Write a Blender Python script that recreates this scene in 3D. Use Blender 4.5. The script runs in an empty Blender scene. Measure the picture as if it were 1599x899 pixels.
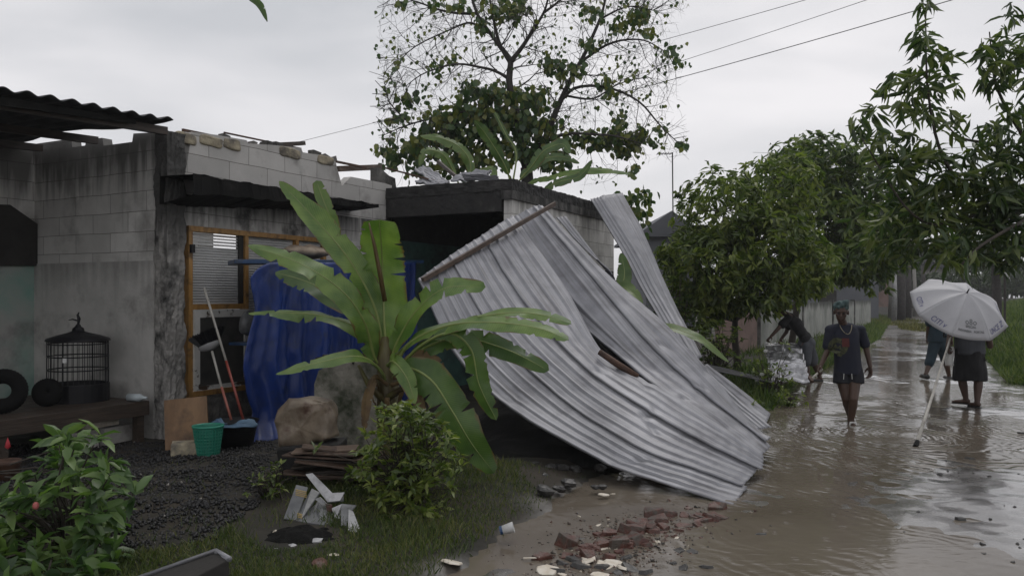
import bpy, bmesh, math, random
import numpy as np
from mathutils import Vector, Matrix, noise, Quaternion
from mathutils.bvhtree import BVHTree
R = math.radians
rng = np.random.default_rng(7)
random.seed(7)
SC = bpy.context.scene
COL = SC.collection
# ------------------------------------------------------------------ camera
F, CXP, HY, H = 1250.0, 799.5, 462.0, 1.65      # focal length, image centre and horizon in photograph pixels, eye height in metres
cam_d = bpy.data.cameras.new('camera'); cam = bpy.data.objects.new('camera', cam_d); COL.objects.link(cam)
cam.location = (0, 0, H); cam.rotation_euler = (R(90), 0, 0)
cam_d.sensor_width = 36; cam_d.lens = 36*F/1599; cam_d.shift_y = (HY-449.5)/1599; cam_d.clip_end = 2000; cam_d.clip_start = .1
SC.camera = cam
# ------------------------------------------------------------------ sky and sun
SUN_EL, SUN_AZ = R(58), R(25)
w = bpy.data.worlds.new('World'); SC.world = w; w.use_nodes = True
nt = w.node_tree; nt.nodes.clear(); N = nt.nodes.new; L = nt.links.new
out = N('ShaderNodeOutputWorld'); bg = N('ShaderNodeBackground'); L(bg.outputs[0], out.inputs[0]); bg.inputs[1].default_value = .1
sky = N('ShaderNodeTexSky'); sky.sky_type = 'NISHITA'; sky.sun_disc = False; sky.sun_elevation = SUN_EL; sky.sun_rotation = SUN_AZ; sky.dust_density = 4
tc = N('ShaderNodeTexCoord'); mp = N('ShaderNodeMapping'); mp.inputs['Scale'].default_value = (1.5, 1.5, 5.5); mp.inputs['Location'].default_value = (.3, .1, .6)
L(tc.outputs['Generated'], mp.inputs[0])
nz = N('ShaderNodeTexNoise'); nz.inputs['Scale'].default_value = 1.5; nz.inputs['Detail'].default_value = 4; nz.inputs['Roughness'].default_value = .45; nz.inputs['Distortion'].default_value = .4
L(mp.outputs[0], nz.inputs[0])
cr = N('ShaderNodeValToRGB'); cr.color_ramp.elements[0].position = .32; cr.color_ramp.elements[1].position = .66
cr.color_ramp.elements[0].color = (5.0, 5.1, 5.35, 1); cr.color_ramp.elements[1].color = (7.5, 7.35, 7.5, 1)
L(nz.outputs[0], cr.inputs[0])
sp = N('ShaderNodeSeparateXYZ'); L(tc.outputs['Generated'], sp.inputs[0])
mr = N('ShaderNodeMapRange'); mr.inputs[1].default_value = 0; mr.inputs[2].default_value = .55; mr.inputs[3].default_value = 1.08; mr.inputs[4].default_value = .93
L(sp.outputs[2], mr.inputs[0])
vm = N('ShaderNodeVectorMath'); vm.operation = 'SCALE'; L(cr.outputs[0], vm.inputs[0]); L(mr.outputs[0], vm.inputs['Scale'])
mx = N('ShaderNodeMix'); mx.data_type = 'RGBA'; mx.inputs[0].default_value = .95; L(sky.outputs[0], mx.inputs[6]); L(vm.outputs[0], mx.inputs[7]); L(mx.outputs[2], bg.inputs[0])
sd = bpy.data.lights.new('sun', 'SUN'); sd.energy = .5; sd.angle = R(25); sd.color = (1, .97, .93)
so = bpy.data.objects.new('sun', sd); COL.objects.link(so)
dv = Vector((math.sin(SUN_AZ)*math.cos(SUN_EL), math.cos(SUN_AZ)*math.cos(SUN_EL), math.sin(SUN_EL)))
so.rotation_euler = dv.to_track_quat('Z', 'Y').to_euler()
SC.view_settings.view_transform = 'Standard'; SC.view_settings.look = 'None'; SC.view_settings.gamma = 1; SC.view_settings.exposure = .28
SC.render.resolution_x = 1024; SC.render.resolution_y = 575
try:
    SC.cycles.max_bounces = 6; SC.cycles.diffuse_bounces = 3; SC.cycles.transparent_max_bounces = 8; SC.cycles.use_denoising = True
except Exception: pass

# ------------------------------------------------------------------ coordinates
def P(px, py, Y):  return Vector(((px-CXP)/F*Y, Y, H-(py-HY)/F*Y))
def G(px, py, z=0):
    Y = (H-z)*F/(py-HY); return Vector(((px-CXP)/F*Y, Y, z))
UX, UY = .4613, .8872                       # the facade's direction on the ground
H0 = Vector((-3.686, 8.5, 0)); HANG = math.atan2(UY, UX)
HM = Matrix.Translation(H0) @ Matrix.Rotation(HANG, 4, 'Z'); HMI = HM.inverted()
def fac(px, py, yo=0.0):                    # photograph pixel -> (x, z) on the house plane y = yo
    c = HMI @ Vector((0, 0, H)); d = (HMI.to_3x3() @ Vector(((px-CXP)/F, 1, -(py-HY)/F)))
    t = (yo-c.y)/d.y; q = c+d*t; return q.x, q.z
def side(px, py, xo=0.0):
    c = HMI @ Vector((0, 0, H)); d = (HMI.to_3x3() @ Vector(((px-CXP)/F, 1, -(py-HY)/F)))
    t = (xo-c.x)/d.x; q = c+d*t; return q.y, q.z

# ------------------------------------------------------------------ materials
def newmat(name):
    m = bpy.data.materials.new(name); m.use_nodes = True; return m, m.node_tree, m.node_tree.nodes['Principled BSDF']
def ramp(nt, cols):
    r = nt.nodes.new('ShaderNodeValToRGB'); e = r.color_ramp.elements
    while len(e) < len(cols): e.new(.5)
    for i, (p, c) in enumerate(cols): e[i].position = p; e[i].color = (*c, 1)
    return r
def M(name, cols, scale=4, rough=.7, bump=.3, bscale=30, metal=0, detail=6, dirt=None, stretch=(1,1,1), rv=.12, spec=.5, bdist=.01, brick=None, streak=None, trans=0, coat=0, uv=False):
    m, nt, b = newmat(name); N = nt.nodes.new; L = nt.links.new
    tc = N('ShaderNodeTexCoord'); mp = N('ShaderNodeMapping'); mp.inputs['Scale'].default_value = stretch; L(tc.outputs['UV' if uv else 'Object'], mp.inputs[0])
    n = N('ShaderNodeTexNoise'); n.inputs['Scale'].default_value = scale; n.inputs['Detail'].default_value = detail; n.inputs['Roughness'].default_value = .6
    L(mp.outputs[0], n.inputs[0])
    if len(cols) == 1: cols = [(.3, tuple(c*.75 for c in cols[0])), (.7, tuple(min(1, c*1.2) for c in cols[0]))]
    elif not isinstance(cols[0][0], (int, float)) or isinstance(cols[0][1], (int, float)):
        k = len(cols); cols = [(.3+.4*i/(k-1), c) for i, c in enumerate(cols)]
    r = ramp(nt, cols); L(n.outputs[0], r.inputs[0]); c = r.outputs[0]
    if brick:
        bw, bh, mort, mcol = brick
        bt = N('ShaderNodeTexBrick'); bt.inputs['Scale'].default_value = 1; bt.inputs['Brick Width'].default_value = bw; bt.inputs['Row Height'].default_value = bh
        bt.inputs['Mortar Size'].default_value = mort; bt.inputs['Mortar Smooth'].default_value = .3; bt.inputs['Color1'].default_value = (1,1,1,1); bt.inputs['Color2'].default_value = (.8,.8,.8,1); bt.inputs['Mortar'].default_value = (*mcol, 1)
        nd = N('ShaderNodeTexNoise'); nd.inputs['Scale'].default_value = 1.3; va = N('ShaderNodeVectorMath'); va.operation = 'MULTIPLY_ADD'; va.inputs[1].default_value = (.03, .03, 0)
        L(tc.outputs['UV'], nd.inputs[0]); L(nd.outputs[1], va.inputs[0]); L(tc.outputs['UV'], va.inputs[2]); L(va.outputs[0], bt.inputs[0])
        mm = N('ShaderNodeMix'); mm.data_type = 'RGBA'; mm.blend_type = 'MULTIPLY'; mm.inputs[0].default_value = 1; L(c, mm.inputs[6]); L(bt.outputs[0], mm.inputs[7]); c = mm.outputs[2]
    if dirt:
        dc, ds, lo, hi = dirt[:4]
        n2 = N('ShaderNodeTexNoise'); n2.inputs['Scale'].default_value = ds; n2.inputs['Detail'].default_value = 8; n2.inputs['Roughness'].default_value = .65
        mp2 = N('ShaderNodeMapping'); mp2.inputs['Scale'].default_value = dirt[4] if len(dirt) > 4 else (1,1,1); mp2.inputs['Location'].default_value = (3.1, 1.7, 5.2); L(tc.outputs['Object'], mp2.inputs[0]); L(mp2.outputs[0], n2.inputs[0])
        mr = N('ShaderNodeMapRange'); mr.inputs[1].default_value = lo; mr.inputs[2].default_value = hi; L(n2.outputs[0], mr.inputs[0])
        mm = N('ShaderNodeMix'); mm.data_type = 'RGBA'; L(mr.outputs[0], mm.inputs[0]); L(c, mm.inputs[6]); mm.inputs[7].default_value = (*dc, 1); c = mm.outputs[2]
    if streak:                              # algae running down from a height z1, fading at z0
        sc_, z0, z1, amt = streak
        s = N('ShaderNodeSeparateXYZ'); L(tc.outputs['Object'], s.inputs[0])
        mr = N('ShaderNodeMapRange'); mr.inputs[1].default_value = z0; mr.inputs[2].default_value = z1; L(s.outputs[2], mr.inputs[0])
        mp3 = N('ShaderNodeMapping'); mp3.inputs['Scale'].default_value = (6, 6, .7); L(tc.outputs['Object'], mp3.inputs[0])
        n3 = N('ShaderNodeTexNoise'); n3.inputs['Scale'].default_value = 1.6; n3.inputs['Detail'].default_value = 5; L(mp3.outputs[0], n3.inputs[0])
        ad = N('ShaderNodeMath'); ad.operation = 'MULTIPLY_ADD'; L(mr.outputs[0], ad.inputs[0]); ad.inputs[1].default_value = .75; L(n3.outputs[0], ad.inputs[2])
        m4 = N('ShaderNodeMapRange'); m4.inputs[1].default_value = .62; m4.inputs[2].default_value = .95; m4.inputs[4].default_value = amt; L(ad.outputs[0], m4.inputs[0])
        mm = N('ShaderNodeMix'); mm.data_type = 'RGBA'; L(m4.outputs[0], mm.inputs[0]); L(c, mm.inputs[6]); mm.inputs[7].default_value = (*sc_, 1); c = mm.outputs[2]
    L(c, b.inputs['Base Color'])
    nb = N('ShaderNodeTexNoise'); nb.inputs['Scale'].default_value = bscale; nb.inputs['Detail'].default_value = 6; L(mp.outputs[0], nb.inputs[0])
    bp = N('ShaderNodeBump'); bp.inputs['Strength'].default_value = bump; bp.inputs['Distance'].default_value = bdist; L(nb.outputs[0], bp.inputs['Height'])
    if brick:
        b2 = N('ShaderNodeBump'); b2.inputs['Strength'].default_value = .6; b2.inputs['Distance'].default_value = .006; b2.invert = True; L(bt.outputs[1], b2.inputs['Height']); L(bp.outputs[0], b2.inputs['Normal']); L(b2.outputs[0], b.inputs['Normal'])
    else: L(bp.outputs[0], b.inputs['Normal'])
    mrr = N('ShaderNodeMapRange'); mrr.inputs[3].default_value = max(.03, rough-rv); mrr.inputs[4].default_value = min(1, rough+rv); L(nb.outputs[0], mrr.inputs[0]); L(mrr.outputs[0], b.inputs['Roughness'])
    b.inputs['Metallic'].default_value = metal; b.inputs['Specular IOR Level'].default_value = spec
    if coat: b.inputs['Coat Weight'].default_value = coat; b.inputs['Coat Roughness'].default_value = .15
    if trans: b.inputs['Transmission Weight'].default_value = trans
    return m
def leafmat(name, dark, mid, light, trans=.35, rough=.38):
    m, nt, b = newmat(name); N = nt.nodes.new; L = nt.links.new
    at = N('ShaderNodeAttribute'); at.attribute_name = 'rnd'
    tc = N('ShaderNodeTexCoord'); n = N('ShaderNodeTexNoise'); n.inputs['Scale'].default_value = 1.7; n.inputs['Detail'].default_value = 3; L(tc.outputs['Object'], n.inputs[0])
    ad = N('ShaderNodeMath'); ad.operation = 'MULTIPLY_ADD'; L(at.outputs['Fac'], ad.inputs[0]); ad.inputs[1].default_value = .55; L(n.outputs[0], ad.inputs[2])
    r = ramp(nt, [(.42, dark), (.75, mid), (1.0, light)]); L(ad.outputs[0], r.inputs[0])
    L(r.outputs[0], b.inputs['Base Color']); b.inputs['Roughness'].default_value = rough
    tr = N('ShaderNodeBsdfTranslucent'); sc = N('ShaderNodeVectorMath'); sc.operation = 'MULTIPLY'; sc.inputs[1].default_value = (1.3, 1.6, .6); L(r.outputs[0], sc.inputs[0]); L(sc.outputs[0], tr.inputs[0])
    mx = N('ShaderNodeMixShader'); mx.inputs[0].default_value = trans; L(b.outputs[0], mx.inputs[1]); L(tr.outputs[0], mx.inputs[2]); L(mx.outputs[0], nt.nodes['Material Output'].inputs[0])
    return m

mt = {}
mt['block'] = M('block', [(.25,(.42,.41,.39)),(.6,(.52,.505,.48)),(.8,(.6,.585,.56))], scale=2.2, rough=.8, bscale=60, bump=.25, brick=(.6,.215,.004,(.3,.29,.27)), dirt=((.12,.11,.1),1.6,.52,.75))
mt['block_stained'] = M('block_stained', [(.25,(.5,.485,.46)),(.7,(.66,.645,.615))], scale=2.2, rough=.8, bscale=60, bump=.25, brick=(.6,.215,.004,(.3,.29,.27)), dirt=((.16,.15,.14),1.3,.5,.75), streak=((.07,.068,.064),2.6,3.6,.8))
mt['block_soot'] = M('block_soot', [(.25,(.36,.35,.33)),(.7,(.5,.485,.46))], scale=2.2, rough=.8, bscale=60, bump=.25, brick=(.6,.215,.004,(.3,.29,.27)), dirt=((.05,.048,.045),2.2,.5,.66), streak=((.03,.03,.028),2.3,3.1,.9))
mt['column'] = M('column', [(.25,(.16,.152,.14)),(.5,(.26,.25,.235)),(.75,(.36,.345,.32))], scale=6, rough=.8, bscale=18, bump=.9, bdist=.03, dirt=((.03,.03,.028),2.6,.48,.62), streak=((.05,.049,.046),1.8,2.9,.9))
mt['plaster'] = M('plaster', [(.3,(.38,.37,.35)),(.7,(.5,.485,.46))], scale=3, rough=.75, bscale=25, bump=.3, dirt=((.14,.13,.12),1.5,.52,.75), streak=((.08,.078,.074),1.6,2.4,.4))
mt['plaster_green'] = M('plaster_green', [(.35,(.2,.34,.29)),(.6,(.36,.36,.34))], scale=1.2, rough=.75, bscale=25, bump=.2, dirt=((.07,.065,.06),1.5,.5,.8))
mt['old_concrete'] = M('old_concrete', [(.3,(.05,.048,.045)),(.55,(.14,.135,.125)),(.75,(.3,.28,.26))], scale=5, rough=.8, bscale=18, bump=.8, bdist=.03, dirt=((.02,.02,.018),2.2,.45,.65))
mt['soot_concrete'] = M('soot_concrete', [(.3,(.01,.01,.01)),(.6,(.022,.021,.02)),(.8,(.06,.057,.053))], scale=5, rough=.8, bscale=18, bump=.6, bdist=.02)
mt['fascia'] = M('fascia', [(.3,(.04,.038,.036)),(.7,(.12,.115,.108))], scale=5, rough=.8, bscale=18, bump=.6, bdist=.02, dirt=((.012,.012,.011),3,.42,.6,(2,2,.6)))
mt['stub'] = M('stub', [(.3,(.17,.16,.135)),(.7,(.32,.3,.26))], scale=4, rough=.85, bscale=14, bump=.7, bdist=.03, dirt=((.03,.04,.018),2.6,.44,.6))
mt['limestone'] = M('limestone', [(.3,(.22,.19,.14)),(.7,(.42,.37,.26))], scale=9, rough=.9, bscale=25, bump=.8, bdist=.02, dirt=((.08,.075,.07),5,.5,.7))
mt['teal_wall'] = M('teal_wall', [(.3,(.04,.1,.09)),(.7,(.07,.16,.14))], scale=3, rough=.7, dirt=((.02,.02,.02),2,.45,.7))
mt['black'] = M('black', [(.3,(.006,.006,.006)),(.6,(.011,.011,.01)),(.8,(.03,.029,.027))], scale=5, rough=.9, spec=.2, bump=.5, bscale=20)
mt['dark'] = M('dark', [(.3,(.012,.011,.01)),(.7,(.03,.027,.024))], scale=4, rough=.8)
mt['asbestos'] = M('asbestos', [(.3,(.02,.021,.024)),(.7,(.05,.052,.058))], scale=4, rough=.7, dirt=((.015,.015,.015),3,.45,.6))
mt['wood_orange'] = M('wood_orange', [(.3,(.24,.125,.03)),(.7,(.42,.23,.07))], scale=6, stretch=(3,3,.3), rough=.5, bscale=30, bump=.2, dirt=((.05,.03,.015),6,.5,.7))
mt['wood_dark'] = M('wood_dark', [(.3,(.02,.014,.01)),(.7,(.06,.042,.03))], scale=8, stretch=(.4,4,4), rough=.55, bump=.4, bscale=20)
mt['wood_rotten'] = M('wood_rotten', [(.25,(.03,.018,.012)),(.55,(.08,.05,.035)),(.8,(.15,.105,.075))], scale=9, rough=.6, bump=.5, bscale=25, coat=.2)
mt['plywood_wet'] = M('plywood_wet', [(.3,(.08,.05,.035)),(.7,(.18,.13,.095))], scale=7, stretch=(.4,2,2), rough=.5)
mt['plywood'] = M('plywood', [(.3,(.14,.075,.035)),(.7,(.27,.16,.08))], scale=5, stretch=(1,1,.3), rough=.6, dirt=((.05,.03,.02),4,.5,.75))
mt['white_peel'] = M('white_peel', [(.42,(.06,.04,.025)),(.46,(.5,.49,.46)),(.8,(.62,.61,.58))], scale=7, rough=.6, bscale=18, bump=.5)
mt['mesh_dark'] = M('mesh_dark', [(.3,(.03,.03,.028)),(.7,(.075,.072,.065))], scale=6, rough=.4, bscale=40)
mt['tarp'] = M('tarp', [(.3,(.004,.018,.1)),(.7,(.009,.04,.22))], scale=3, rough=.38, bscale=12, bump=.5, bdist=.015, stretch=(1,1,.5), dirt=((.02,.03,.07),5,.52,.75))
mt['blue_paint'] = M('blue_paint', [(.3,(.012,.04,.1)),(.7,(.025,.07,.17))], scale=7, rough=.4, dirt=((.03,.03,.03),6,.5,.7))
mt['sack'] = M('sack', [(.3,(.2,.155,.115)),(.7,(.4,.33,.25))], scale=6, rough=.75, bscale=50, bump=.4, dirt=((.08,.05,.03),4,.5,.75))
mt['sack_wet'] = M('sack_wet', [(.3,(.11,.085,.06)),(.7,(.25,.2,.145))], scale=5, rough=.5, bscale=12, bump=.5, bdist=.02, dirt=((.06,.025,.015),5,.52,.68))
mt['zinc'] = None
mt['rust'] = M('rust', [(.3,(.035,.018,.012)),(.7,(.1,.05,.03))], scale=12, rough=.7, bump=.6)
mt['black_plastic'] = M('black_plastic', [(.007,.007,.009)], rough=.45, spec=.3)
mt['rubber'] = M('rubber', [(.006,.006,.006)], rough=.85, bump=.5, spec=.15)
mt['teal_plastic'] = M('teal_plastic', [(.3,(.02,.19,.13)),(.7,(.03,.26,.18))], rough=.35, bscale=8, bump=.1)
mt['white_plastic'] = M('white_plastic', [(.3,(.5,.5,.5)),(.7,(.68,.68,.66))], rough=.35, dirt=((.2,.19,.17),8,.55,.8))
mt['clear_plastic'] = M('clear_plastic', [(.45,.5,.52)], rough=.15)
mt['grey_plastic'] = M('grey_plastic', [(.2,.2,.2)], rough=.4)
mt['pink_handle'] = M('pink_handle', [(.35,.12,.09)], rough=.45)
mt['red_handle'] = M('red_handle', [(.24,.05,.035)], rough=.45)
mt['white_handle'] = M('white_handle', [(.42,.4,.36)], rough=.45, dirt=((.14,.12,.1),9,.5,.8))
mt['cloth_blue'] = M('cloth_blue', [(.3,(.04,.09,.16)),(.7,(.12,.2,.28))], scale=9, rough=.7)
mt['brick_red'] = M('brick_red', [(.3,(.06,.022,.016)),(.7,(.125,.045,.03))], scale=14, rough=.55, bump=1, bscale=40, coat=.1, dirt=((.07,.058,.046),12,.45,.62))
mt['stone_dark'] = M('stone_dark', [(.3,(.02,.02,.02)),(.7,(.055,.052,.048))], scale=12, rough=.4, bump=.8)
mt['chip_white'] = M('chip_white', [(.3,(.5,.43,.33)),(.7,(.7,.66,.58))], scale=16, rough=.5, dirt=((.12,.1,.08),10,.55,.75))
mt['tile_white'] = M('tile_white', [(.3,(.32,.32,.33)),(.7,(.52,.52,.53))], scale=6, rough=.35, dirt=((.1,.1,.1),8,.5,.75))
mt['tile_grey'] = M('tile_grey', [(.3,(.08,.085,.09)),(.7,(.17,.175,.18))], scale=6, rough=.4, dirt=((.05,.05,.05),8,.5,.75))
mt['yellow'] = M('yellow', [(.42,.3,.1)], rough=.5)
mt['ash'] = M('ash', [(.3,(.004,.004,.004)),(.7,(.015,.015,.014))], scale=25, rough=.95, bump=1, bscale=60, spec=.1)
mt['bark'] = M('bark', [(.3,(.025,.02,.016)),(.7,(.07,.058,.046))], scale=10, stretch=(1,1,.3), rough=.85, bump=.8, bscale=25)
mt['bark_far'] = M('bark_far', [(.3,(.03,.026,.024)),(.7,(.06,.054,.05))], scale=6, rough=.9)
mt['skin'] = M('skin', [(.3,(.052,.027,.017)),(.7,(.075,.04,.026))], scale=6, rough=.5, bump=.1)
mt['hair'] = M('hair', [(.008,.007,.006)], rough=.6)
mt['navy'] = M('navy', [(.3,(.007,.009,.02)),(.7,(.012,.015,.03))], scale=6, rough=.85, bump=.3, bscale=12)
mt['shorts_dark'] = M('shorts_dark', [(.3,(.006,.007,.012)),(.7,(.011,.012,.018))], scale=6, rough=.85)
mt['black_cloth'] = M('black_cloth', [(.3,(.005,.005,.006)),(.7,(.01,.01,.011))], scale=6, rough=.9)
mt['grey_cloth'] = M('grey_cloth', [(.3,(.045,.05,.06)),(.7,(.075,.08,.09))], scale=6, rough=.9)
mt['teal_cloth'] = M('teal_cloth', [(.3,(.008,.02,.03)),(.7,(.014,.032,.044))], scale=6, rough=.9)
mt['green_wrap'] = M('green_wrap', [(.3,(.035,.065,.064)),(.7,(.075,.12,.118))], scale=30, rough=.9, bump=.8, bscale=60)
mt['olive_print'] = M('olive_print', [(.4,(.025,.028,.012)),(.6,(.075,.08,.035))], scale=30, rough=.8)
mt['red_print'] = M('red_print', [(.09,.018,.016)], rough=.8)
mt['chain'] = M('chain', [(.45,.4,.3)], rough=.3, metal=.8)
mt['sandal_white'] = M('sandal_white', [(.6,.6,.58)], rough=.5)
mt['sandal_black'] = M('sandal_black', [(.01,.01,.01)], rough=.5)
mt['navy_ink'] = M('navy_ink', [(.13,.13,.24)], rough=.6)
mt['grey_ink'] = M('grey_ink', [(.17,.175,.18)], rough=.6)
mt['mossy_white'] = M('mossy_white', [(.3,(.26,.27,.25)),(.7,(.42,.42,.39))], scale=1.5, rough=.8, dirt=((.1,.12,.09),.9,.48,.7,(1,1,.5)), streak=((.03,.035,.025),1.05,1.6,.9))
mt['pink_wall'] = M('pink_wall', [(.3,(.24,.16,.14)),(.7,(.33,.23,.2))], scale=1.5, rough=.8, dirt=((.12,.1,.08),2,.5,.75))
mt['grey_wall'] = M('grey_wall', [(.3,(.09,.095,.105)),(.7,(.13,.135,.15))], scale=.6, rough=.8)
mt['far_grey'] = M('far_grey', [(.3,(.17,.165,.15)),(.7,(.24,.23,.21))], scale=.8, rough=.8)
mt['red_tile'] = M('red_tile', [(.3,(.25,.1,.06)),(.7,(.36,.16,.1))], scale=3, rough=.8)
mt['cable_grey'] = M('cable_grey', [(.12,.12,.125)], rough=.6)
mt['cable'] = M('cable', [(.03,.03,.032)], rough=.6)
mt['galv'] = M('galv', [(.3,(.2,.2,.2)),(.7,(.35,.35,.34))], rough=.5, metal=.5)
mt['leaf_mango'] = leafmat('leaf_mango', (.024,.046,.012), (.06,.1,.022), (.16,.2,.045))
mt['leaf_mango_near'] = leafmat('leaf_mango_near', (.022,.042,.015), (.05,.085,.026), (.14,.17,.05), trans=.3)
mt['leaf_light'] = leafmat('leaf_light', (.034,.058,.012), (.088,.13,.024), (.2,.235,.05))
mt['leaf_broad'] = leafmat('leaf_broad', (.024,.055,.02), (.055,.105,.03), (.17,.18,.04), trans=.25)
mt['leaf_bush'] = leafmat('leaf_bush', (.028,.06,.02), (.075,.14,.04), (.16,.24,.075))
mt['leaf_far'] = leafmat('leaf_far', (.02,.035,.018), (.035,.055,.025), (.06,.085,.035), trans=.2, rough=.7)
mt['flower_pink'] = M('flower_pink', [(.5,.14,.13)], rough=.6)
mt['flower_red'] = M('flower_red', [(.4,.03,.04)], rough=.6)
mt['banana_stem'] = M('banana_stem', [(.3,(.05,.03,.015)),(.55,(.11,.1,.03)),(.8,(.16,.17,.05))], scale=5, stretch=(2,2,.4), rough=.5, bump=.5, bscale=15)
mt['midrib'] = M('midrib', [(.3,(.13,.17,.04)),(.7,(.22,.27,.08))], scale=3, rough=.4)
mt['dead_leaf'] = M('dead_leaf', [(.3,(.06,.035,.018)),(.7,(.17,.11,.04))], scale=6, rough=.7)

def banana_mat(name, a, b_, trans=.27):
    m, nt, b = newmat(name); N = nt.nodes.new; L = nt.links.new
    uv = N('ShaderNodeUVMap'); sp = N('ShaderNodeSeparateXYZ'); L(uv.outputs[0], sp.inputs[0])
    mu = N('ShaderNodeMath'); mu.operation = 'MULTIPLY'; mu.inputs[1].default_value = 380; L(sp.outputs[0], mu.inputs[0])
    ab = N('ShaderNodeMath'); ab.operation = 'ABSOLUTE'; L(sp.outputs[1], ab.inputs[0])
    ad = N('ShaderNodeMath'); ad.operation = 'MULTIPLY_ADD'; ad.inputs[1].default_value = -26; L(ab.outputs[0], ad.inputs[0]); L(mu.outputs[0], ad.inputs[2])
    si = N('ShaderNodeMath'); si.operation = 'SINE'; L(ad.outputs[0], si.inputs[0])
    tc = N('ShaderNodeTexCoord'); n = N('ShaderNodeTexNoise'); n.inputs['Scale'].default_value = 5; n.inputs['Detail'].default_value = 5; L(tc.outputs['Object'], n.inputs[0])
    a2 = N('ShaderNodeMath'); a2.operation = 'MULTIPLY_ADD'; a2.inputs[1].default_value = .06; L(si.outputs[0], a2.inputs[0]); L(n.outputs[0], a2.inputs[2])
    r = ramp(nt, [(.32, a), (.7, b_)]); L(a2.outputs[0], r.inputs[0])
    nb_ = N('ShaderNodeTexNoise'); nb_.inputs['Scale'].default_value = 7; nb_.inputs['Detail'].default_value = 6; L(tc.outputs['Object'], nb_.inputs[0]); eb = N('ShaderNodeMath'); eb.operation = 'MULTIPLY_ADD'; eb.inputs[1].default_value = .9; L(nb_.outputs[0], eb.inputs[0]); L(ab.outputs[0], eb.inputs[2]); em = N('ShaderNodeMapRange'); em.inputs[1].default_value = 1.36; em.inputs[2].default_value = 1.52; L(eb.outputs[0], em.inputs[0]); mxb = N('ShaderNodeMix'); mxb.data_type = 'RGBA'; L(em.outputs[0], mxb.inputs[0]); L(r.outputs[0], mxb.inputs[6]); mxb.inputs[7].default_value = (.13,.085,.035,1); r = mxb
    ro_ = r.outputs[2]; L(ro_, b.inputs['Base Color'])
    bp = N('ShaderNodeBump'); bp.inputs['Strength'].default_value = .13; bp.inputs['Distance'].default_value = .003; L(si.outputs[0], bp.inputs['Height']); L(bp.outputs[0], b.inputs['Normal'])
    b.inputs['Roughness'].default_value = .33
    tr = N('ShaderNodeBsdfTranslucent'); sc = N('ShaderNodeVectorMath'); sc.operation = 'MULTIPLY'; sc.inputs[1].default_value = (1.3, 1.5, .5); L(ro_, sc.inputs[0]); L(sc.outputs[0], tr.inputs[0])
    mx = N('ShaderNodeMixShader'); mx.inputs[0].default_value = trans; L(b.outputs[0], mx.inputs[1]); L(tr.outputs[0], mx.inputs[2]); L(mx.outputs[0], nt.nodes['Material Output'].inputs[0])
    return m
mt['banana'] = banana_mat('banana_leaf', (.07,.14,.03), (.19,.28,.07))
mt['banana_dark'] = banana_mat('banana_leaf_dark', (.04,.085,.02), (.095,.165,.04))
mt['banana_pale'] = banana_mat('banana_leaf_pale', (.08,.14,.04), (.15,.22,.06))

def zinc_mat():
    m, nt, b = newmat('zinc_sheet'); N = nt.nodes.new; L = nt.links.new
    tc = N('ShaderNodeTexCoord')
    n = N('ShaderNodeTexNoise'); n.inputs['Scale'].default_value = 2.2; n.inputs['Detail'].default_value = 8; n.inputs['Roughness'].default_value = .65; L(tc.outputs['Object'], n.inputs[0])
    r = ramp(nt, [(.28, (.18,.18,.195)), (.5, (.275,.278,.298)), (.75, (.35,.353,.378))]); L(n.outputs[0], r.inputs[0])
    mpu = N('ShaderNodeMapping'); mpu.inputs['Scale'].default_value = (5, .8, 1); L(tc.outputs['UV'], mpu.inputs[0])
    n2 = N('ShaderNodeTexNoise'); n2.inputs['Scale'].default_value = 1.5; n2.inputs['Detail'].default_value = 6; L(mpu.outputs[0], n2.inputs[0])
    r2 = ramp(nt, [(.3, (.5,.48,.46)), (.5, (.95,.95,.95)), (.7, (1.15,1.15,1.17))]); L(n2.outputs[0], r2.inputs[0])
    mm = N('ShaderNodeMix'); mm.data_type = 'RGBA'; mm.blend_type = 'MULTIPLY'; mm.inputs[0].default_value = .7; L(r.outputs[0], mm.inputs[6]); L(r2.outputs[0], mm.inputs[7]); L(mm.outputs[2], b.inputs['Base Color'])
    mr = N('ShaderNodeMapRange'); mr.inputs[3].default_value = .42; mr.inputs[4].default_value = .6; L(n2.outputs[0], mr.inputs[0]); L(mr.outputs[0], b.inputs['Roughness'])
    nb = N('ShaderNodeTexNoise'); nb.inputs['Scale'].default_value = 6; nb.inputs['Detail'].default_value = 3; L(tc.outputs['Object'], nb.inputs[0])
    bp = N('ShaderNodeBump'); bp.inputs['Strength'].default_value = .16; bp.inputs['Distance'].default_value = .01; L(nb.outputs[0], bp.inputs['Height']); L(bp.outputs[0], b.inputs['Normal'])
    b.inputs['Metallic'].default_value = .5; return m
mt['zinc'] = zinc_mat()

ORD = ['first','second','third','fourth','fifth','sixth','seventh','eighth','ninth','tenth','eleventh','twelfth','thirteenth','fourteenth','fifteenth','sixteenth','seventeenth','eighteenth','nineteenth','twentieth','twenty-first','twenty-second']
def rowlab(items, cuts, names, what):       # (px, py, size) -> a label that gives size, row and place in the row
    out = {}; rows = {}
    for it in items: rows.setdefault(sum(it[1] >= c for c in cuts), []).append(it)
    mean = sum(i[2] for i in items)/len(items)
    for r, its in rows.items():
        its = sorted(its, key=lambda i: i[0])
        for k, it in enumerate(its): out[it] = '%s %s, %s from the left in %s' % ('larger' if it[2] > mean else 'smaller', what, ORD[k], names[r])
    return out
mt['tin_bright'] = M('tin_bright', [(.3,(.2,.2,.21)),(.7,(.55,.55,.57))], scale=9, rough=.3, metal=.8, bump=.5, bscale=12)
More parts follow.
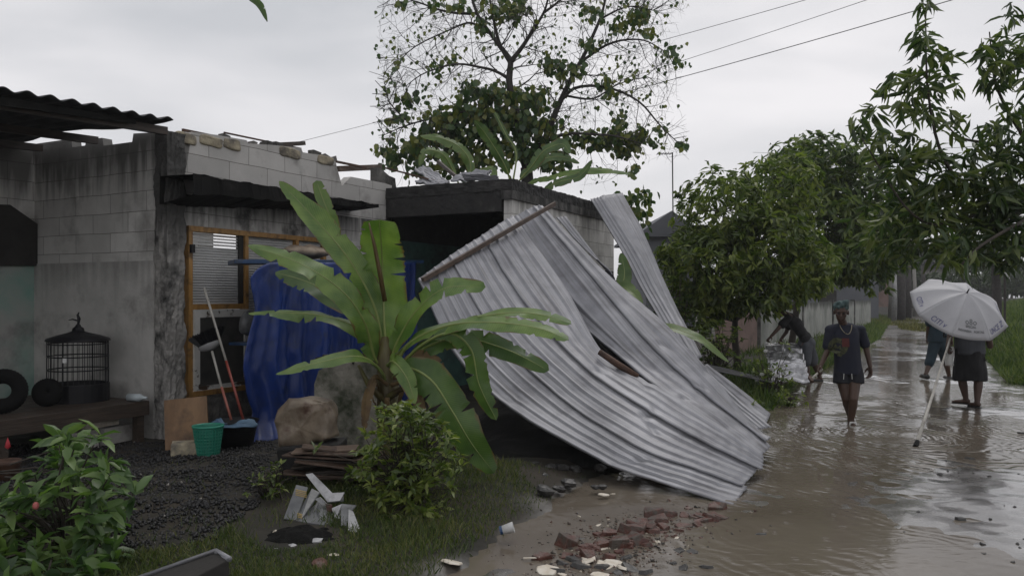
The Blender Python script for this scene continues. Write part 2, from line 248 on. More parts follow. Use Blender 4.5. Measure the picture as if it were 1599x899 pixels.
# ------------------------------------------------------------------ mesh helpers
TXC = bpy.data.textures.new('lumps', 'CLOUDS'); TXC.noise_scale = .12; TXC.noise_depth = 4
def roughen(o, lv, st):
    a = o.modifiers.new('sub', 'SUBSURF'); a.subdivision_type = 'SIMPLE'; a.levels = a.render_levels = lv; b = o.modifiers.new('d', 'DISPLACE'); b.texture = TXC; b.strength = st; b.mid_level = .5; return o

def tag(o, label=None, cat=None, group=None, kind=None):
    if label: o['label'] = label
    if cat: o['category'] = cat
    if group: o['group'] = group
    if kind: o['kind'] = kind
    return o
def put(o, parent=None, local=False):
    COL.objects.link(o)
    if parent is not None:
        o.parent = parent
        if not local and parent.type == 'EMPTY': o.matrix_parent_inverse = Matrix.Translation(-Vector(parent.location))
    return o
def thing(name, label, cat, loc=(0,0,0), group=None):
    o = bpy.data.objects.new(name, None); o.empty_display_size = .1; COL.objects.link(o); o.location = loc
    return tag(o, label, cat, group)
class MB:
    def __init__(s): s.v = []; s.f = []; s.uv = []; s.m = []; s.mi = 0
    def add(s, vs, fs, uvs=None):
        b = len(s.v); s.v += [tuple(v) for v in vs]
        for i, f in enumerate(fs):
            s.f.append([b+k for k in f]); s.m.append(s.mi)
            s.uv.append(uvs[i] if uvs else None)
    def box(s, c, size, M4=None, jit=0):
        c = Vector(c); h = Vector(size)/2
        vs = [Vector((x*h.x, y*h.y, z*h.z)) for z in (-1,1) for y in (-1,1) for x in (-1,1)]
        if jit: vs = [v+Vector((random.uniform(-jit,jit), random.uniform(-jit,jit), random.uniform(-jit,jit))) for v in vs]
        if M4 is not None: vs = [M4.to_3x3() @ v for v in vs]
        s.add([v+c for v in vs], [(0,2,3,1),(4,5,7,6),(0,1,5,4),(2,6,7,3),(0,4,6,2),(1,3,7,5)])
    def bx(s, x0,x1,y0,y1,z0,z1): s.box(((x0+x1)/2,(y0+y1)/2,(z0+z1)/2), (abs(x1-x0),abs(y1-y0),abs(z1-z0)))
    def prism(s, outline, axis, a, b):      # outline = [(h, z)], extruded along 'x' or 'y'
        n = len(outline); mk = (lambda h,z,t: (h,t,z)) if axis == 'y' else (lambda h,z,t: (t,h,z))
        ar = sum(outline[i][0]*outline[(i+1)%n][1]-outline[(i+1)%n][0]*outline[i][1] for i in range(n))
        if (ar > 0) == (axis == 'x'): pass
        vs = [mk(h,z,a) for h,z in outline]+[mk(h,z,b) for h,z in outline]
        fs = [tuple(range(n)), tuple(range(2*n-1, n-1, -1))]+[(i+n, (i+1)%n+n, (i+1)%n, i) for i in range(n)]
        s.add(vs, fs)
    def tube(s, pts, rad, seg=8, cap=True, squash=None):
        pts = [Vector(p) for p in pts]; n = len(pts)
        if not hasattr(rad, '__len__'): rad = [rad]*n
        up = None; rings = []
        for i, p in enumerate(pts):
            t = (pts[min(i+1,n-1)]-pts[max(i-1,0)]); t = t.normalized() if t.length > 1e-9 else Vector((0,0,1))
            if up is None: up = t.orthogonal().normalized()
            up = (up-t*up.dot(t)); up = up.normalized() if up.length > 1e-6 else t.orthogonal().normalized()
            sd = t.cross(up)
            rings.append([p+(up*math.cos(a)+sd*math.sin(a))*rad[i] for a in (2*math.pi*k/seg for k in range(seg))])
        fs = [(i*seg+k, i*seg+(k+1)%seg, (i+1)*seg+(k+1)%seg, (i+1)*seg+k) for i in range(n-1) for k in range(seg)]
        if cap: fs += [tuple(range(seg-1,-1,-1)), tuple((n-1)*seg+k for k in range(seg))]
        s.add([v for r in rings for v in r], fs)
    def lathe(s, prof, c, seg=24, M4=None):
        c = Vector(c); vs = []
        for r, z in prof:
            for k in range(seg):
                a = 2*math.pi*k/seg; v = Vector((r*math.cos(a), r*math.sin(a), z)); vs.append((M4.to_3x3() @ v if M4 is not None else v)+c)
        n = len(prof); s.add(vs, [(i*seg+k, i*seg+(k+1)%seg, (i+1)*seg+(k+1)%seg, (i+1)*seg+k) for i in range(n-1) for k in range(seg)])
    def ell(s, c, r, rot=None, seg=14, rings=9):
        c = Vector(c); vs = []; 
        if not hasattr(r, '__len__'): r = (r,r,r)
        for i in range(rings+1):
            th = math.pi*i/rings
            for k in range(seg):
                a = 2*math.pi*k/seg; v = Vector((r[0]*math.sin(th)*math.cos(a), r[1]*math.sin(th)*math.sin(a), r[2]*math.cos(th)))
                vs.append((rot @ v if rot is not None else v)+c)
        s.add(vs, [(i*seg+k, (i+1)*seg+k, (i+1)*seg+(k+1)%seg, i*seg+(k+1)%seg) for i in range(rings) for k in range(seg)])
    def cap(s, p0, p1, r0, r1):
        p0, p1 = Vector(p0), Vector(p1); s.tube([p0, p1], [r0, r1], 14); s.ell(p0, r0, None, 12, 8); s.ell(p1, r1, None, 12, 8)
    def grid(s, fn, nu, nv, uvfn=None):
        vs = [fn(i/nu, j/nv) for i in range(nu+1) for j in range(nv+1)]; w = nv+1
        fs = [(i*w+j, (i+1)*w+j, (i+1)*w+j+1, i*w+j+1) for i in range(nu) for j in range(nv)]
        uv = [[(i/nu,j/nv),((i+1)/nu,j/nv),((i+1)/nu,(j+1)/nv),(i/nu,(j+1)/nv)] for i in range(nu) for j in range(nv)]
        s.add(vs, fs, uv)
    def build(s, name, mats, parent=None, smooth=False, local=False, bevel=0, solid=0, recalc=False):
        me = bpy.data.meshes.new(name); me.from_pydata(s.v, [], s.f)
        if not isinstance(mats, (list, tuple)): mats = [mats]
        for m in mats: me.materials.append(mt[m] if isinstance(m, str) else m)
        uvl = me.uv_layers.new(name='UVMap'); me.update()
        V = [Vector(v) for v in s.v]
        for p in me.polygons:
            p.material_index = s.m[p.index]; p.use_smooth = smooth
            u = s.uv[p.index]; n = p.normal
            for k, li in enumerate(p.loop_indices):
                if u: uvl.data[li].uv = u[k]
                else:
                    v = V[me.loops[li].vertex_index]
                    uvl.data[li].uv = (v.y, v.z) if abs(n.x) > max(abs(n.y), abs(n.z)) else ((v.x, v.z) if abs(n.y) > abs(n.z) else (v.x, v.y))
        if recalc:
            bm = bmesh.new(); bm.from_mesh(me); bmesh.ops.remove_doubles(bm, verts=bm.verts, dist=1e-5); bmesh.ops.recalc_face_normals(bm, faces=bm.faces); bm.to_mesh(me); bm.free()
        o = put(bpy.data.objects.new(name, me), parent, local)
        if solid: md = o.modifiers.new('s', 'SOLIDIFY'); md.thickness = solid; md.offset = 0
        if bevel: md = o.modifiers.new('b', 'BEVEL'); md.width = bevel; md.segments = 2; md.limit_method = 'ANGLE'
        return o
def cr_pts(ctrl, n):                        # Catmull-Rom through the control points
    c = [Vector(p) for p in ctrl]; c = [c[0]*2-c[1]]+c+[c[-1]*2-c[-2]]; m = len(c)-3; out = []
    for i in range(n):
        t = i/(n-1)*m; k = min(int(t), m-1); t -= k; a, b, d, e = c[k:k+4]
        out.append(.5*((2*b)+(-a+d)*t+(2*a-5*b+4*d-e)*t*t+(-a+3*b-3*d+e)*t**3))
    return out
def nzv(v, s=1.0): return noise.noise(Vector(v)*s)
def fastmesh(name, V, FI, mat, parent=None, rnd=None, k=4, smooth=False):
    me = bpy.data.meshes.new(name); nv, nf = len(V), len(FI)
    me.vertices.add(nv); me.vertices.foreach_set('co', V.astype(np.float32).ravel())
    me.loops.add(nf*k); me.loops.foreach_set('vertex_index', FI.astype(np.int32).ravel())
    me.polygons.add(nf); me.polygons.foreach_set('loop_start', np.arange(0, nf*k, k, dtype=np.int32)); me.polygons.foreach_set('loop_total', np.full(nf, k, dtype=np.int32))
    if rnd is not None:
        at = me.attributes.new('rnd', 'FLOAT', 'POINT'); at.data.foreach_set('value', rnd.astype(np.float32))
    me.update(calc_edges=True); me.validate()
    if smooth: me.polygons.foreach_set('use_smooth', np.ones(nf, dtype=bool))
    me.materials.append(mt[mat])
    return put(bpy.data.objects.new(name, me), parent)
def unit(a): return a/np.maximum(np.linalg.norm(a, axis=-1, keepdims=True), 1e-9)
LEAF_T = {  # (along, across, lift) rows and quads
    'long': (np.array([[0,0,0],[.3,-.5,.05],[.3,0,-.03],[.3,.5,.05],[.68,-.42,-.02],[.68,0,-.09],[.68,.42,-.02],[1,0,-.24]]), [(0,2,1,1),(0,3,2,2),(1,2,5,4),(2,3,6,5),(4,5,7,7),(5,6,7,7)]),
    'kite': (np.array([[0,0,0],[.45,-.5,.06],[.5,0,-.03],[.45,.5,.06],[1,0,-.15]]), [(0,2,1,1),(0,3,2,2),(1,2,4,4),(2,3,4,4)]),
    'heart': (np.array([[0,0,0],[.15,-.42,.02],[.5,-.5,-.03],[.4,0,-.05],[.15,.42,.02],[.5,.5,-.03],[1,0,-.2]]), [(0,3,2,1),(0,4,5,3),(2,3,6,6),(3,5,6,6)])}
def leaves(name, Pn, Dn, Ln, Wn, mat, parent=None, kind='kite', flip=.5, flat=.6):
    n = len(Pn); T, Q = LEAF_T[kind]; D = unit(Dn)
    up = np.array([[0,0,1.]])*flat+rng.normal(size=(n,3))*flip
    S = unit(np.cross(D, up)); U = np.cross(S, D)
    V = Pn[:,None,:]+D[:,None,:]*(T[None,:,0:1]*Ln[:,None,None])+S[:,None,:]*(T[None,:,1:2]*Wn[:,None,None])+U[:,None,:]*(T[None,:,2:3]*Ln[:,None,None])
    k = len(T); tri = []
    for q in Q:
        tri.append(q[:3] if q[2] == q[3] else q[:3])
        if q[2] != q[3]: tri.append((q[0],q[2],q[3]))
    FI = (np.array(tri)[None]+(np.arange(n)*k)[:,None,None]).reshape(-1,3)
    rn = np.repeat(rng.random(n), k)
    return fastmesh(name, V.reshape(-1,3), FI, mat, parent, rn, 3)
def whorls(tips, axes, k, L_, W_, spread=1.0, droop=.5):
    n = len(tips); Pn = np.repeat(tips, k, 0)+rng.normal(size=(n*k,3))*L_*.12; A = np.repeat(unit(axes), k, 0)
    r = unit(rng.normal(size=(n*k,3))); r -= A*(r*A).sum(1, keepdims=True); r = unit(r)
    D = A*rng.uniform(.1,.8,(n*k,1))+r*spread+np.array([0,0,-1.])*droop*rng.uniform(.3,1.4,(n*k,1))
    return Pn, D, L_*rng.uniform(.6,1.15,n*k), W_*rng.uniform(.7,1.15,n*k)
def remeshed(mb, name, mat, parent, voxel=.012, smooth=2, wrinkle=0, wscale=9):
    me = bpy.data.meshes.new('tmp'); me.from_pydata(mb.v, [], mb.f); o = bpy.data.objects.new('tmp', me); COL.objects.link(o)
    md = o.modifiers.new('r', 'REMESH'); md.mode = 'VOXEL'; md.voxel_size = voxel; md.use_smooth_shade = True
    if smooth: m2 = o.modifiers.new('s', 'SMOOTH'); m2.iterations = smooth; m2.factor = .5
    dg = bpy.context.evaluated_depsgraph_get(); dg.update(); nm = bpy.data.meshes.new_from_object(o.evaluated_get(dg))
    bpy.data.objects.remove(o); nm.name = name; nm.materials.clear(); nm.materials.append(mt[mat])
    for p in nm.polygons: p.use_smooth = True
    if wrinkle:
        for v in nm.vertices:
            d = noise.noise(Vector((v.co.x*wscale, v.co.y*wscale, v.co.z*wscale*.5)))*wrinkle; v.co += v.normal*d
    return put(bpy.data.objects.new(name, nm), parent)
# ================================================================== GROUND
YK = [0, 4.8, 6.6, 9, 11.6, 15, 20, 30, 54, 90, 400]
XL = [-1.9, -.38, .42, 2.0, 3.6, 5.2, 8, 13.6, 25.5, 42, 190]
XR = [10.5, 10.2, 10, 9.8, 9.6, 9.4, 12, 15.8, 28.5, 46, 200]
def xl(y): return float(np.interp(y, YK, XL))
def xr(y): return float(np.interp(y, YK, XR))
def gz(x, y):
    wob = .25*nzv((x*.9, y*.9, 3))+.1*nzv((x*3, y*3, 9))
    dl, dr = x-xl(y)+wob, xr(y)-x+wob
    z = .03*nzv((x*.35, y*.35, 0))+.02*nzv((x*1.3, y*1.0, 2))+.012*nzv((x*4.5, y*4.5, 5))+.004*nzv((x*12, y*12, 8))
    z += .03*max(0, min(1, (x-xl(y)-2.3+.9*nzv((x*.4,y*.4,7)))/2.2)) - .014
    if y > 12: z += min(1, (y-12)/14)*(.022+.045*nzv((x*.6, y*.2, 40)))
    if dl < 0: z += .09*min(1, -dl/.7)**1.0+.03
    if dr < 0: z += .25*min(1, -dr/1.2)
    return z
def zone(x, y):
    wob = .3*nzv((x*1.3, y*1.3, 13))
    return max(0, min(1, (min((x-xl(y))*.45, xr(y)-x)+wob+.1)/.3))
gx = np.concatenate([[-400,-150,-60,-30,-18,-12], np.arange(-8, -2, .12), np.arange(-2, 10.5, .06), np.arange(10.5, 16, .25), [17,19,22,26,32,40,50,65,85,120,200,400]])
gy = [0.5]
while gy[-1] < 900: gy.append(gy[-1]+max(.045, gy[-1]*.0075 if gy[-1] < 40 else gy[-1]*.05))
gy = np.array([-60, -10, -2]+gy)
V = np.array([(x, y, gz(x, y)) for y in gy for x in gx]); Wn = len(gx)
FI = np.array([(j*Wn+i, j*Wn+i+1, (j+1)*Wn+i+1, (j+1)*Wn+i) for j in range(len(gy)-1) for i in range(Wn-1)])
zn = np.array([zone(x, y) for y in gy for x in gx])
def ground_mat():
    m, nt, b = newmat('ground_earth'); N = nt.nodes.new; L = nt.links.new
    tc = N('ShaderNodeTexCoord'); at = N('ShaderNodeAttribute'); at.attribute_name = 'rnd'
    def nz_(s, d=8): n = N('ShaderNodeTexNoise'); n.inputs['Scale'].default_value = s; n.inputs['Detail'].default_value = d; n.inputs['Roughness'].default_value = .65; L(tc.outputs['Object'], n.inputs[0]); return n
    a, c = nz_(1.1), nz_(14)
    soil = ramp(nt, [(.3,(.007,.007,.004)),(.5,(.016,.014,.008)),(.7,(.035,.025,.015))]); L(a.outputs[0], soil.inputs[0])
    mud = ramp(nt, [(.3,(.07,.062,.053)),(.52,(.14,.127,.112)),(.7,(.22,.205,.185))]); L(a.outputs[0], mud.inputs[0])
    mu2 = ramp(nt, [(.35,(.5,.5,.5)),(.6,(1,1,1))]); L(c.outputs[0], mu2.inputs[0])
    mm = N('ShaderNodeMix'); mm.data_type = 'RGBA'; mm.blend_type = 'MULTIPLY'; mm.inputs[0].default_value = .8; L(mud.outputs[0], mm.inputs[6]); L(mu2.outputs[0], mm.inputs[7])
    mx = N('ShaderNodeMix'); mx.data_type = 'RGBA'; L(at.outputs['Fac'], mx.inputs[0]); L(soil.outputs[0], mx.inputs[6]); L(mm.outputs[2], mx.inputs[7]); L(mx.outputs[2], b.inputs['Base Color'])
    rr = N('ShaderNodeMapRange'); rr.inputs[1].default_value = .35; rr.inputs[2].default_value = .65; rr.inputs[3].default_value = .07; rr.inputs[4].default_value = .36; L(nz_(2.3).outputs[0], rr.inputs[0])
    r2 = N('ShaderNodeMix'); r2.data_type = 'FLOAT'; L(at.outputs['Fac'], r2.inputs[0]); r2.inputs[2].default_value = .85; L(rr.outputs[0], r2.inputs[3]); L(r2.outputs[0], b.inputs['Roughness'])
    L(at.outputs['Fac'], b.inputs['Coat Weight']); b.inputs['Coat Roughness'].default_value = .12; b.inputs['Coat IOR'].default_value = 1.45
    bp = N('ShaderNodeBump'); bp.inputs['Strength'].default_value = .6; bp.inputs['Distance'].default_value = .016; L(nz_(7, 12).outputs[0], bp.inputs['Height']); L(bp.outputs[0], b.inputs['Normal'])
    return m
mt['ground'] = ground_mat()
g = fastmesh('ground', V, FI, 'ground', None, zn, 4, True); tag(g, kind='structure')
def water_mat():
    m, nt, b = newmat('flood_water'); N = nt.nodes.new; L = nt.links.new
    tc = N('ShaderNodeTexCoord')
    n = N('ShaderNodeTexNoise'); n.inputs['Scale'].default_value = .8; n.inputs['Detail'].default_value = 4; L(tc.outputs['Object'], n.inputs[0])
    r = ramp(nt, [(.3,(.105,.087,.067)),(.7,(.175,.15,.12))]); L(n.outputs[0], r.inputs[0]); L(r.outputs[0], b.inputs['Base Color'])
    b.inputs['Roughness'].default_value = .07; b.inputs['IOR'].default_value = 1.33
    # rings running out from where the pole is dragged, stretched by the current, and small wind and rain ripples
    mp = N('ShaderNodeMapping'); c = G(1440, 690); mp.inputs['Location'].default_value = (-c.x, -c.y*.55-.3, 0); mp.inputs['Scale'].default_value = (1, .55, 1); L(tc.outputs['Object'], mp.inputs[0])
    nd = N('ShaderNodeTexNoise'); nd.inputs['Scale'].default_value = .9; nd.inputs['Detail'].default_value = 3; L(tc.outputs['Object'], nd.inputs[0])
    ln = N('ShaderNodeVectorMath'); ln.operation = 'LENGTH'; L(mp.outputs[0], ln.inputs[0])
    ad = N('ShaderNodeMath'); ad.operation = 'MULTIPLY_ADD'; ad.inputs[1].default_value = .9; L(nd.outputs[0], ad.inputs[0]); L(ln.outputs['Value'], ad.inputs[2])
    k = N('ShaderNodeMath'); k.operation = 'MULTIPLY'; k.inputs[1].default_value = 62; L(ad.outputs[0], k.inputs[0]); si = N('ShaderNodeMath'); si.operation = 'SINE'; L(k.outputs[0], si.inputs[0])
    fade = N('ShaderNodeMapRange'); fade.inputs[1].default_value = .5; fade.inputs[2].default_value = 3.0; fade.inputs[3].default_value = 1; fade.inputs[4].default_value = .15; L(ln.outputs['Value'], fade.inputs[0])
    am = N('ShaderNodeMath'); am.operation = 'MULTIPLY'; L(si.outputs[0], am.inputs[0]); L(fade.outputs[0], am.inputs[1])
    ng = N('ShaderNodeTexNoise'); ng.inputs['Scale'].default_value = 1.6; ng.inputs['Detail'].default_value = 2; L(tc.outputs['Object'], ng.inputs[0])
    gm = N('ShaderNodeMapRange'); gm.inputs[1].default_value = .4; gm.inputs[2].default_value = .62; L(ng.outputs[0], gm.inputs[0])
    am2 = N('ShaderNodeMath'); am2.operation = 'MULTIPLY'; L(am.outputs[0], am2.inputs[0]); L(gm.outputs[0], am2.inputs[1])
    b1 = N('ShaderNodeBump'); b1.inputs['Strength'].default_value = .5; b1.inputs['Distance'].default_value = .008; L(am2.outputs[0], b1.inputs['Height'])
    mpn = N('ShaderNodeMapping'); mpn.inputs['Scale'].default_value = (5, 14, 5); L(tc.outputs['Object'], mpn.inputs[0])
    n3 = N('ShaderNodeTexNoise'); n3.inputs['Scale'].default_value = 1; n3.inputs['Detail'].default_value = 4; n3.inputs['Distortion'].default_value = .6; L(mpn.outputs[0], n3.inputs[0])
    b2 = N('ShaderNodeBump'); b2.inputs['Strength'].default_value = .2; b2.inputs['Distance'].default_value = .008; L(n3.outputs[0], b2.inputs['Height']); L(b1.outputs[0], b2.inputs['Normal'])
    vo = N('ShaderNodeTexVoronoi'); vo.inputs['Scale'].default_value = 5.5; L(tc.outputs['Object'], vo.inputs[0])
    vs = N('ShaderNodeMath'); vs.operation = 'MULTIPLY'; vs.inputs[1].default_value = 60; L(vo.outputs[0], vs.inputs[0]); v2 = N('ShaderNodeMath'); v2.operation = 'SINE'; L(vs.outputs[0], v2.inputs[0])
    vf = N('ShaderNodeMapRange'); vf.inputs[1].default_value = .05; vf.inputs[2].default_value = .3; vf.inputs[3].default_value = 1; vf.inputs[4].default_value = 0; L(vo.outputs[0], vf.inputs[0])
    v3 = N('ShaderNodeMath'); v3.operation = 'MULTIPLY'; L(v2.outputs[0], v3.inputs[0]); L(vf.outputs[0], v3.inputs[1])
    b3 = N('ShaderNodeBump'); b3.inputs['Strength'].default_value = .14; b3.inputs['Distance'].default_value = .004; L(v3.outputs[0], b3.inputs['Height']); L(b2.outputs[0], b3.inputs['Normal']); L(b3.outputs[0], b.inputs['Normal'])
    return m
mt['water'] = water_mat()
ys = np.concatenate([np.arange(1, 20, .25), np.arange(20, 90, 2)])
wv, wf = [], []
for y in ys:
    a, c = xl(y)-.6, xr(y)+.6
    for k in range(21): wv.append((a+(c-a)*k/20, y, .004))
for j in range(len(ys)-1):
    for k in range(20): wf.append((j*21+k, j*21+k+1, (j+1)*21+k+1, (j+1)*21+k))
tag(fastmesh('flood_water', np.array(wv), np.array(wf), 'water', None, None, 4, True), kind='structure')

# charcoal coloured gravel and grass
def inpoly(x, y, poly):
    c = False; j = len(poly)-1
    for i in range(len(poly)):
        if (poly[i][1] > y) != (poly[j][1] > y) and x < (poly[j][0]-poly[i][0])*(y-poly[i][1])/(poly[j][1]-poly[i][1])+poly[i][0]: c = not c
        j = i
    return c
gravel_poly = [(p.x, p.y) for p in (G(-60,700,.1), G(430,690,.1), G(425,760,.1), G(395,800,.1), G(330,850,.1), G(210,865,.1), G(60,895,.1), G(-150,895,.1))]
gv, gf = [], []; gr = []
base = np.array([(1,0,0),(-1,0,0),(0,1,0),(0,-1,0),(0,0,1),(0,0,-1)], float); of = [(0,2,4),(2,1,4),(1,3,4),(3,0,4),(2,0,5),(1,2,5),(3,1,5),(0,3,5)]
cnt = 0
for _ in range(26000):
    x, y = random.uniform(-5.8,-1.2), random.uniform(4.2, 9)
    if not inpoly(x+.1*nzv((x*4,y*4,0)), y, gravel_poly): continue
    s = random.uniform(.006,.021); z = gz(x,y)+s*.4+.02*nzv((x*3,y*3,4))
    q = base*s*rng.uniform(.5,1.3,(6,3)); rt = np.array(Matrix.Rotation(random.random()*6, 3, Vector((random.random(),random.random(),1))))
    q = q@rt.T+np.array((x,y,z)); gv.append(q); gf += [(a+cnt*6, b+cnt*6, c+cnt*6) for a,b,c in of]; gr += [random.random()]*6; cnt += 1
mg, ntg, bg_ = newmat('gravel'); ag = ntg.nodes.new('ShaderNodeAttribute'); ag.attribute_name = 'rnd'; rg = ramp(ntg, [(.0,(.004,.004,.005)),(.9,(.018,.018,.02)),(.985,(.045,.042,.04)),(1,(.3,.28,.25))]); ntg.links.new(ag.outputs['Fac'], rg.inputs[0]); ntg.links.new(rg.outputs[0], bg_.inputs['Base Color']); bg_.inputs['Roughness'].default_value = .55
mt['gravel'] = mg
tag(fastmesh('black_gravel', np.concatenate(gv), np.array(gf), 'gravel', None, np.array(gr), 3), 'wet black charcoal gravel spread before the porch', 'gravel', kind='stuff')

mt['grass_dry'] = leafmat('grass_dry', (.05,.06,.015), (.11,.11,.03), (.2,.18,.06), trans=.2, rough=.7)
def grass(name, label, n, region, hgt, wid, mat, zf=gz, clump=1.0):
    pts = []
    while len(pts) < n:
        x, y = region(); 
        if x is None: continue
        pts.append((x, y, zf(x, y)-.005))
    Pn = np.array(pts); k = len(Pn)
    D = rng.normal(size=(k,3))*[.45,.45,.1]+[0,0,1]
    dn = np.array([.55+.9*max(0, nzv((p[0]*1.2, p[1]*1.2, 21))+.3) for p in pts])
    Ln = hgt*rng.uniform(.4,1.3,k)*dn; T = np.array([[0,-.5,0],[0,.5,0],[.5,-.4,-.02],[.5,.4,-.02],[1,0,-.3]]); 
    D = unit(D); S = unit(np.cross(D, rng.normal(size=(k,3)))); U = np.cross(S, D)
    W_ = wid*rng.uniform(.6,1.3,k)
    V = Pn[:,None,:]+D[:,None,:]*(T[None,:,0:1]*Ln[:,None,None])+S[:,None,:]*(T[None,:,1:2]*W_[:,None,None])+U[:,None,:]*(T[None,:,2:3]*Ln[:,None,None])
    tri = [(0,1,3),(0,3,2),(2,3,4)]; FI = (np.array(tri)[None]+(np.arange(k)*5)[:,None,None]).reshape(-1,3)
    return tag(fastmesh(name, V.reshape(-1,3), FI, mat, None, np.repeat(rng.random(k),5), 3), label, 'grass', kind='stuff')
mt['grass'] = leafmat('grass', (.028,.046,.01), (.065,.1,.02), (.15,.15,.05), trans=.25, rough=.6)
mt['grass_far'] = leafmat('grass_far', (.03,.06,.01), (.07,.115,.022), (.14,.17,.04), trans=.3, rough=.6)
def reg_verge():
    y = 4.0+6.5*random.random()**1.5; x = random.uniform(-3.2, xl(y)+.05)
    if inpoly(x, y, gravel_poly) and random.random() < .97: return None, None
    e = xl(y)-x
    if e < .5 and random.random() > e/.5+.08: return None, None
    if nzv((x*.9,y*.9,31)) < -.28 and random.random() < .85: return None, None
    if y > 7.4 and x < -2.0: return None, None
    if (x+1.39)**2+(y-5.15)**2 < .05+.06*random.random(): return None, None
    if x > -1.0 and y > 7.9-.45*(x+1): return None, None
    return x, y
grass('verge_grass', 'low dark green grass on the near verge left of the road', 42000, reg_verge, .065, .006, 'grass')
def reg_right():
    y = 14.6+45*random.random()**1.6; x = xr(y)+random.random()**1.3*14-.1
    if x/y > .72: return None, None
    return x, y
def zr(x, y): return gz(x,y)+min(1.1, max(0, (x-xr(y))*.16))
grass('bank_grass', 'tall bright green grass on the bank right of the road', 34000, reg_right, .26, .03, 'grass_far', zr)
bank = MB(); 
def bf(u, v):
    y = 14.4+v*v*80; x = xr(y)+u*40; return (x, y, zr(x,y)-.03 if u > 0 else gz(x,y)-.06)
bank.grid(bf, 50, 40); tag(bank.build('field_bank', 'ground', smooth=True), kind='structure')
def reg_left():
    y = 11+50*random.random()**1.5; x = xl(y)-random.random()**1.5*(1.6 if y < 20 else 3)+.15
    if y < 14 and x < 2.6: return None, None
    return x, y
grass('roadside_grass', 'green weeds and grass along the foot of the white wall', 15000, reg_left, .26, .022, 'grass_far')
for (cx0, cy0, rx0, ry0, lb) in ((23.3,50,2.2,6,'short yellowish grass patch by the end of the white wall'),(20.9,41,1.1,4,'small yellow green grass patch in the middle of the far track')):
    def reg_patch():
        a0, q = random.random()*6.283, random.random()**.5; return cx0+rx0*q*math.cos(a0)+(ry0*q*math.sin(a0))*.45, cy0+ry0*q*math.sin(a0)
    grass('patch_grass', lb, 2500, reg_patch, .22, .05, 'grass_dry')
# ================================================================== HOUSE
house = thing('block_house', 'roofless grey block house with dark concrete canopy and orange framed window', 'house', H0); house.rotation_euler = (0,0,HANG)
def hb(mb, name, mats, **k): return mb.build(name, mats, house, local=True, **k)
win_x0, win_x1 = fac(292,400)[0], fac(505,400)[0]; wz0, wz1 = .54, 2.42
top = [fac(262,205), fac(300,206), fac(340,211), fac(385,219), fac(388,224), fac(430,227), fac(470,231), fac(473,238), fac(505,243), fac(524,252), fac(528,268), fac(534,290), fac(548,276), fac(600,286), fac(612,290)]
m_ = MB(); m_.prism([(.22, 2.76)]+[(max(.22,x), z) for x,z in top[1:]]+[(top[-1][0], 2.76)], 'y', 0, .13); hb(m_, 'wall', 'block', recalc=True)
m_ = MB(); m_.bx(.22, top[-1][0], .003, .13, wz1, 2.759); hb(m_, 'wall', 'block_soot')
m_ = MB(); m_.bx(.24, win_x1, 0, .13, -.1, wz0); hb(m_, 'wall', 'old_concrete')
m_ = MB(); m_.bx(win_x1, 3.9, .002, .128, -.1, wz1-.001); hb(m_, 'wall', 'block_stained')
m_ = MB()                                    # rough corner column
def colf(u, v):
    z = -.1+v*3.5; a = u*2*math.pi; cx, cy, hx_, hy_ = .11, .055, .115, .1
    c, s = math.cos(a), math.sin(a); k = 1/max(abs(c), abs(s)); n = .022*nzv((c*3, s*3, z*6))+.012*nzv((c*9,s*9,z*18))
    return (cx+c*k*(hx_+n), cy+s*k*(hy_+n), z)
m_.grid(colf, 40, 90); hb(m_, 'column', 'column', smooth=False)
# side wall of the porch, plaster below, block above
m_ = MB(); m_.prism([(.16,2.03),(.16,3.4),(.5,3.42),(.52,3.33),(1.0,3.33),(1.02,3.42),(1.3,3.43),(1.32,3.36),(1.55,3.36),(1.57,3.46),(2.37,3.46),(2.37,2.03)], 'x', 0, .12); hb(m_, 'wall', 'block_stained', recalc=True)
m_ = MB(); m_.bx(-.012, .12, .16, 2.37, -.1, 2.03); hb(m_, 'wall', 'plaster')
# back wall
m_ = MB(); m_.bx(-5, -.012, 2.25, 2.37, -.1, 2.03); hb(m_, 'wall', 'plaster_green')
m_ = MB(); m_.bx(-5, 0, 2.262, 2.38, 2.031, 3.4); hb(m_, 'wall', 'block_stained')
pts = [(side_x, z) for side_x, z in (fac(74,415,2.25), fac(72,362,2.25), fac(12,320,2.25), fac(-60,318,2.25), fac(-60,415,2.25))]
m_ = MB(); m_.prism(pts, 'y', 2.2, 2.258); hb(m_, 'dark_opening', 'dark', recalc=True)  # dark panel stands in for the unlit inside of an opening
# rooms behind
m_ = MB(); m_.bx(0.125, 3.9, 3.6, 3.72, 0, 3.1); hb(m_, 'wall', 'block_stained')
m_ = MB(); m_.bx(-.6, 3.9, .14, 3.6, -.1, .05); hb(m_, 'floor', 'dark')
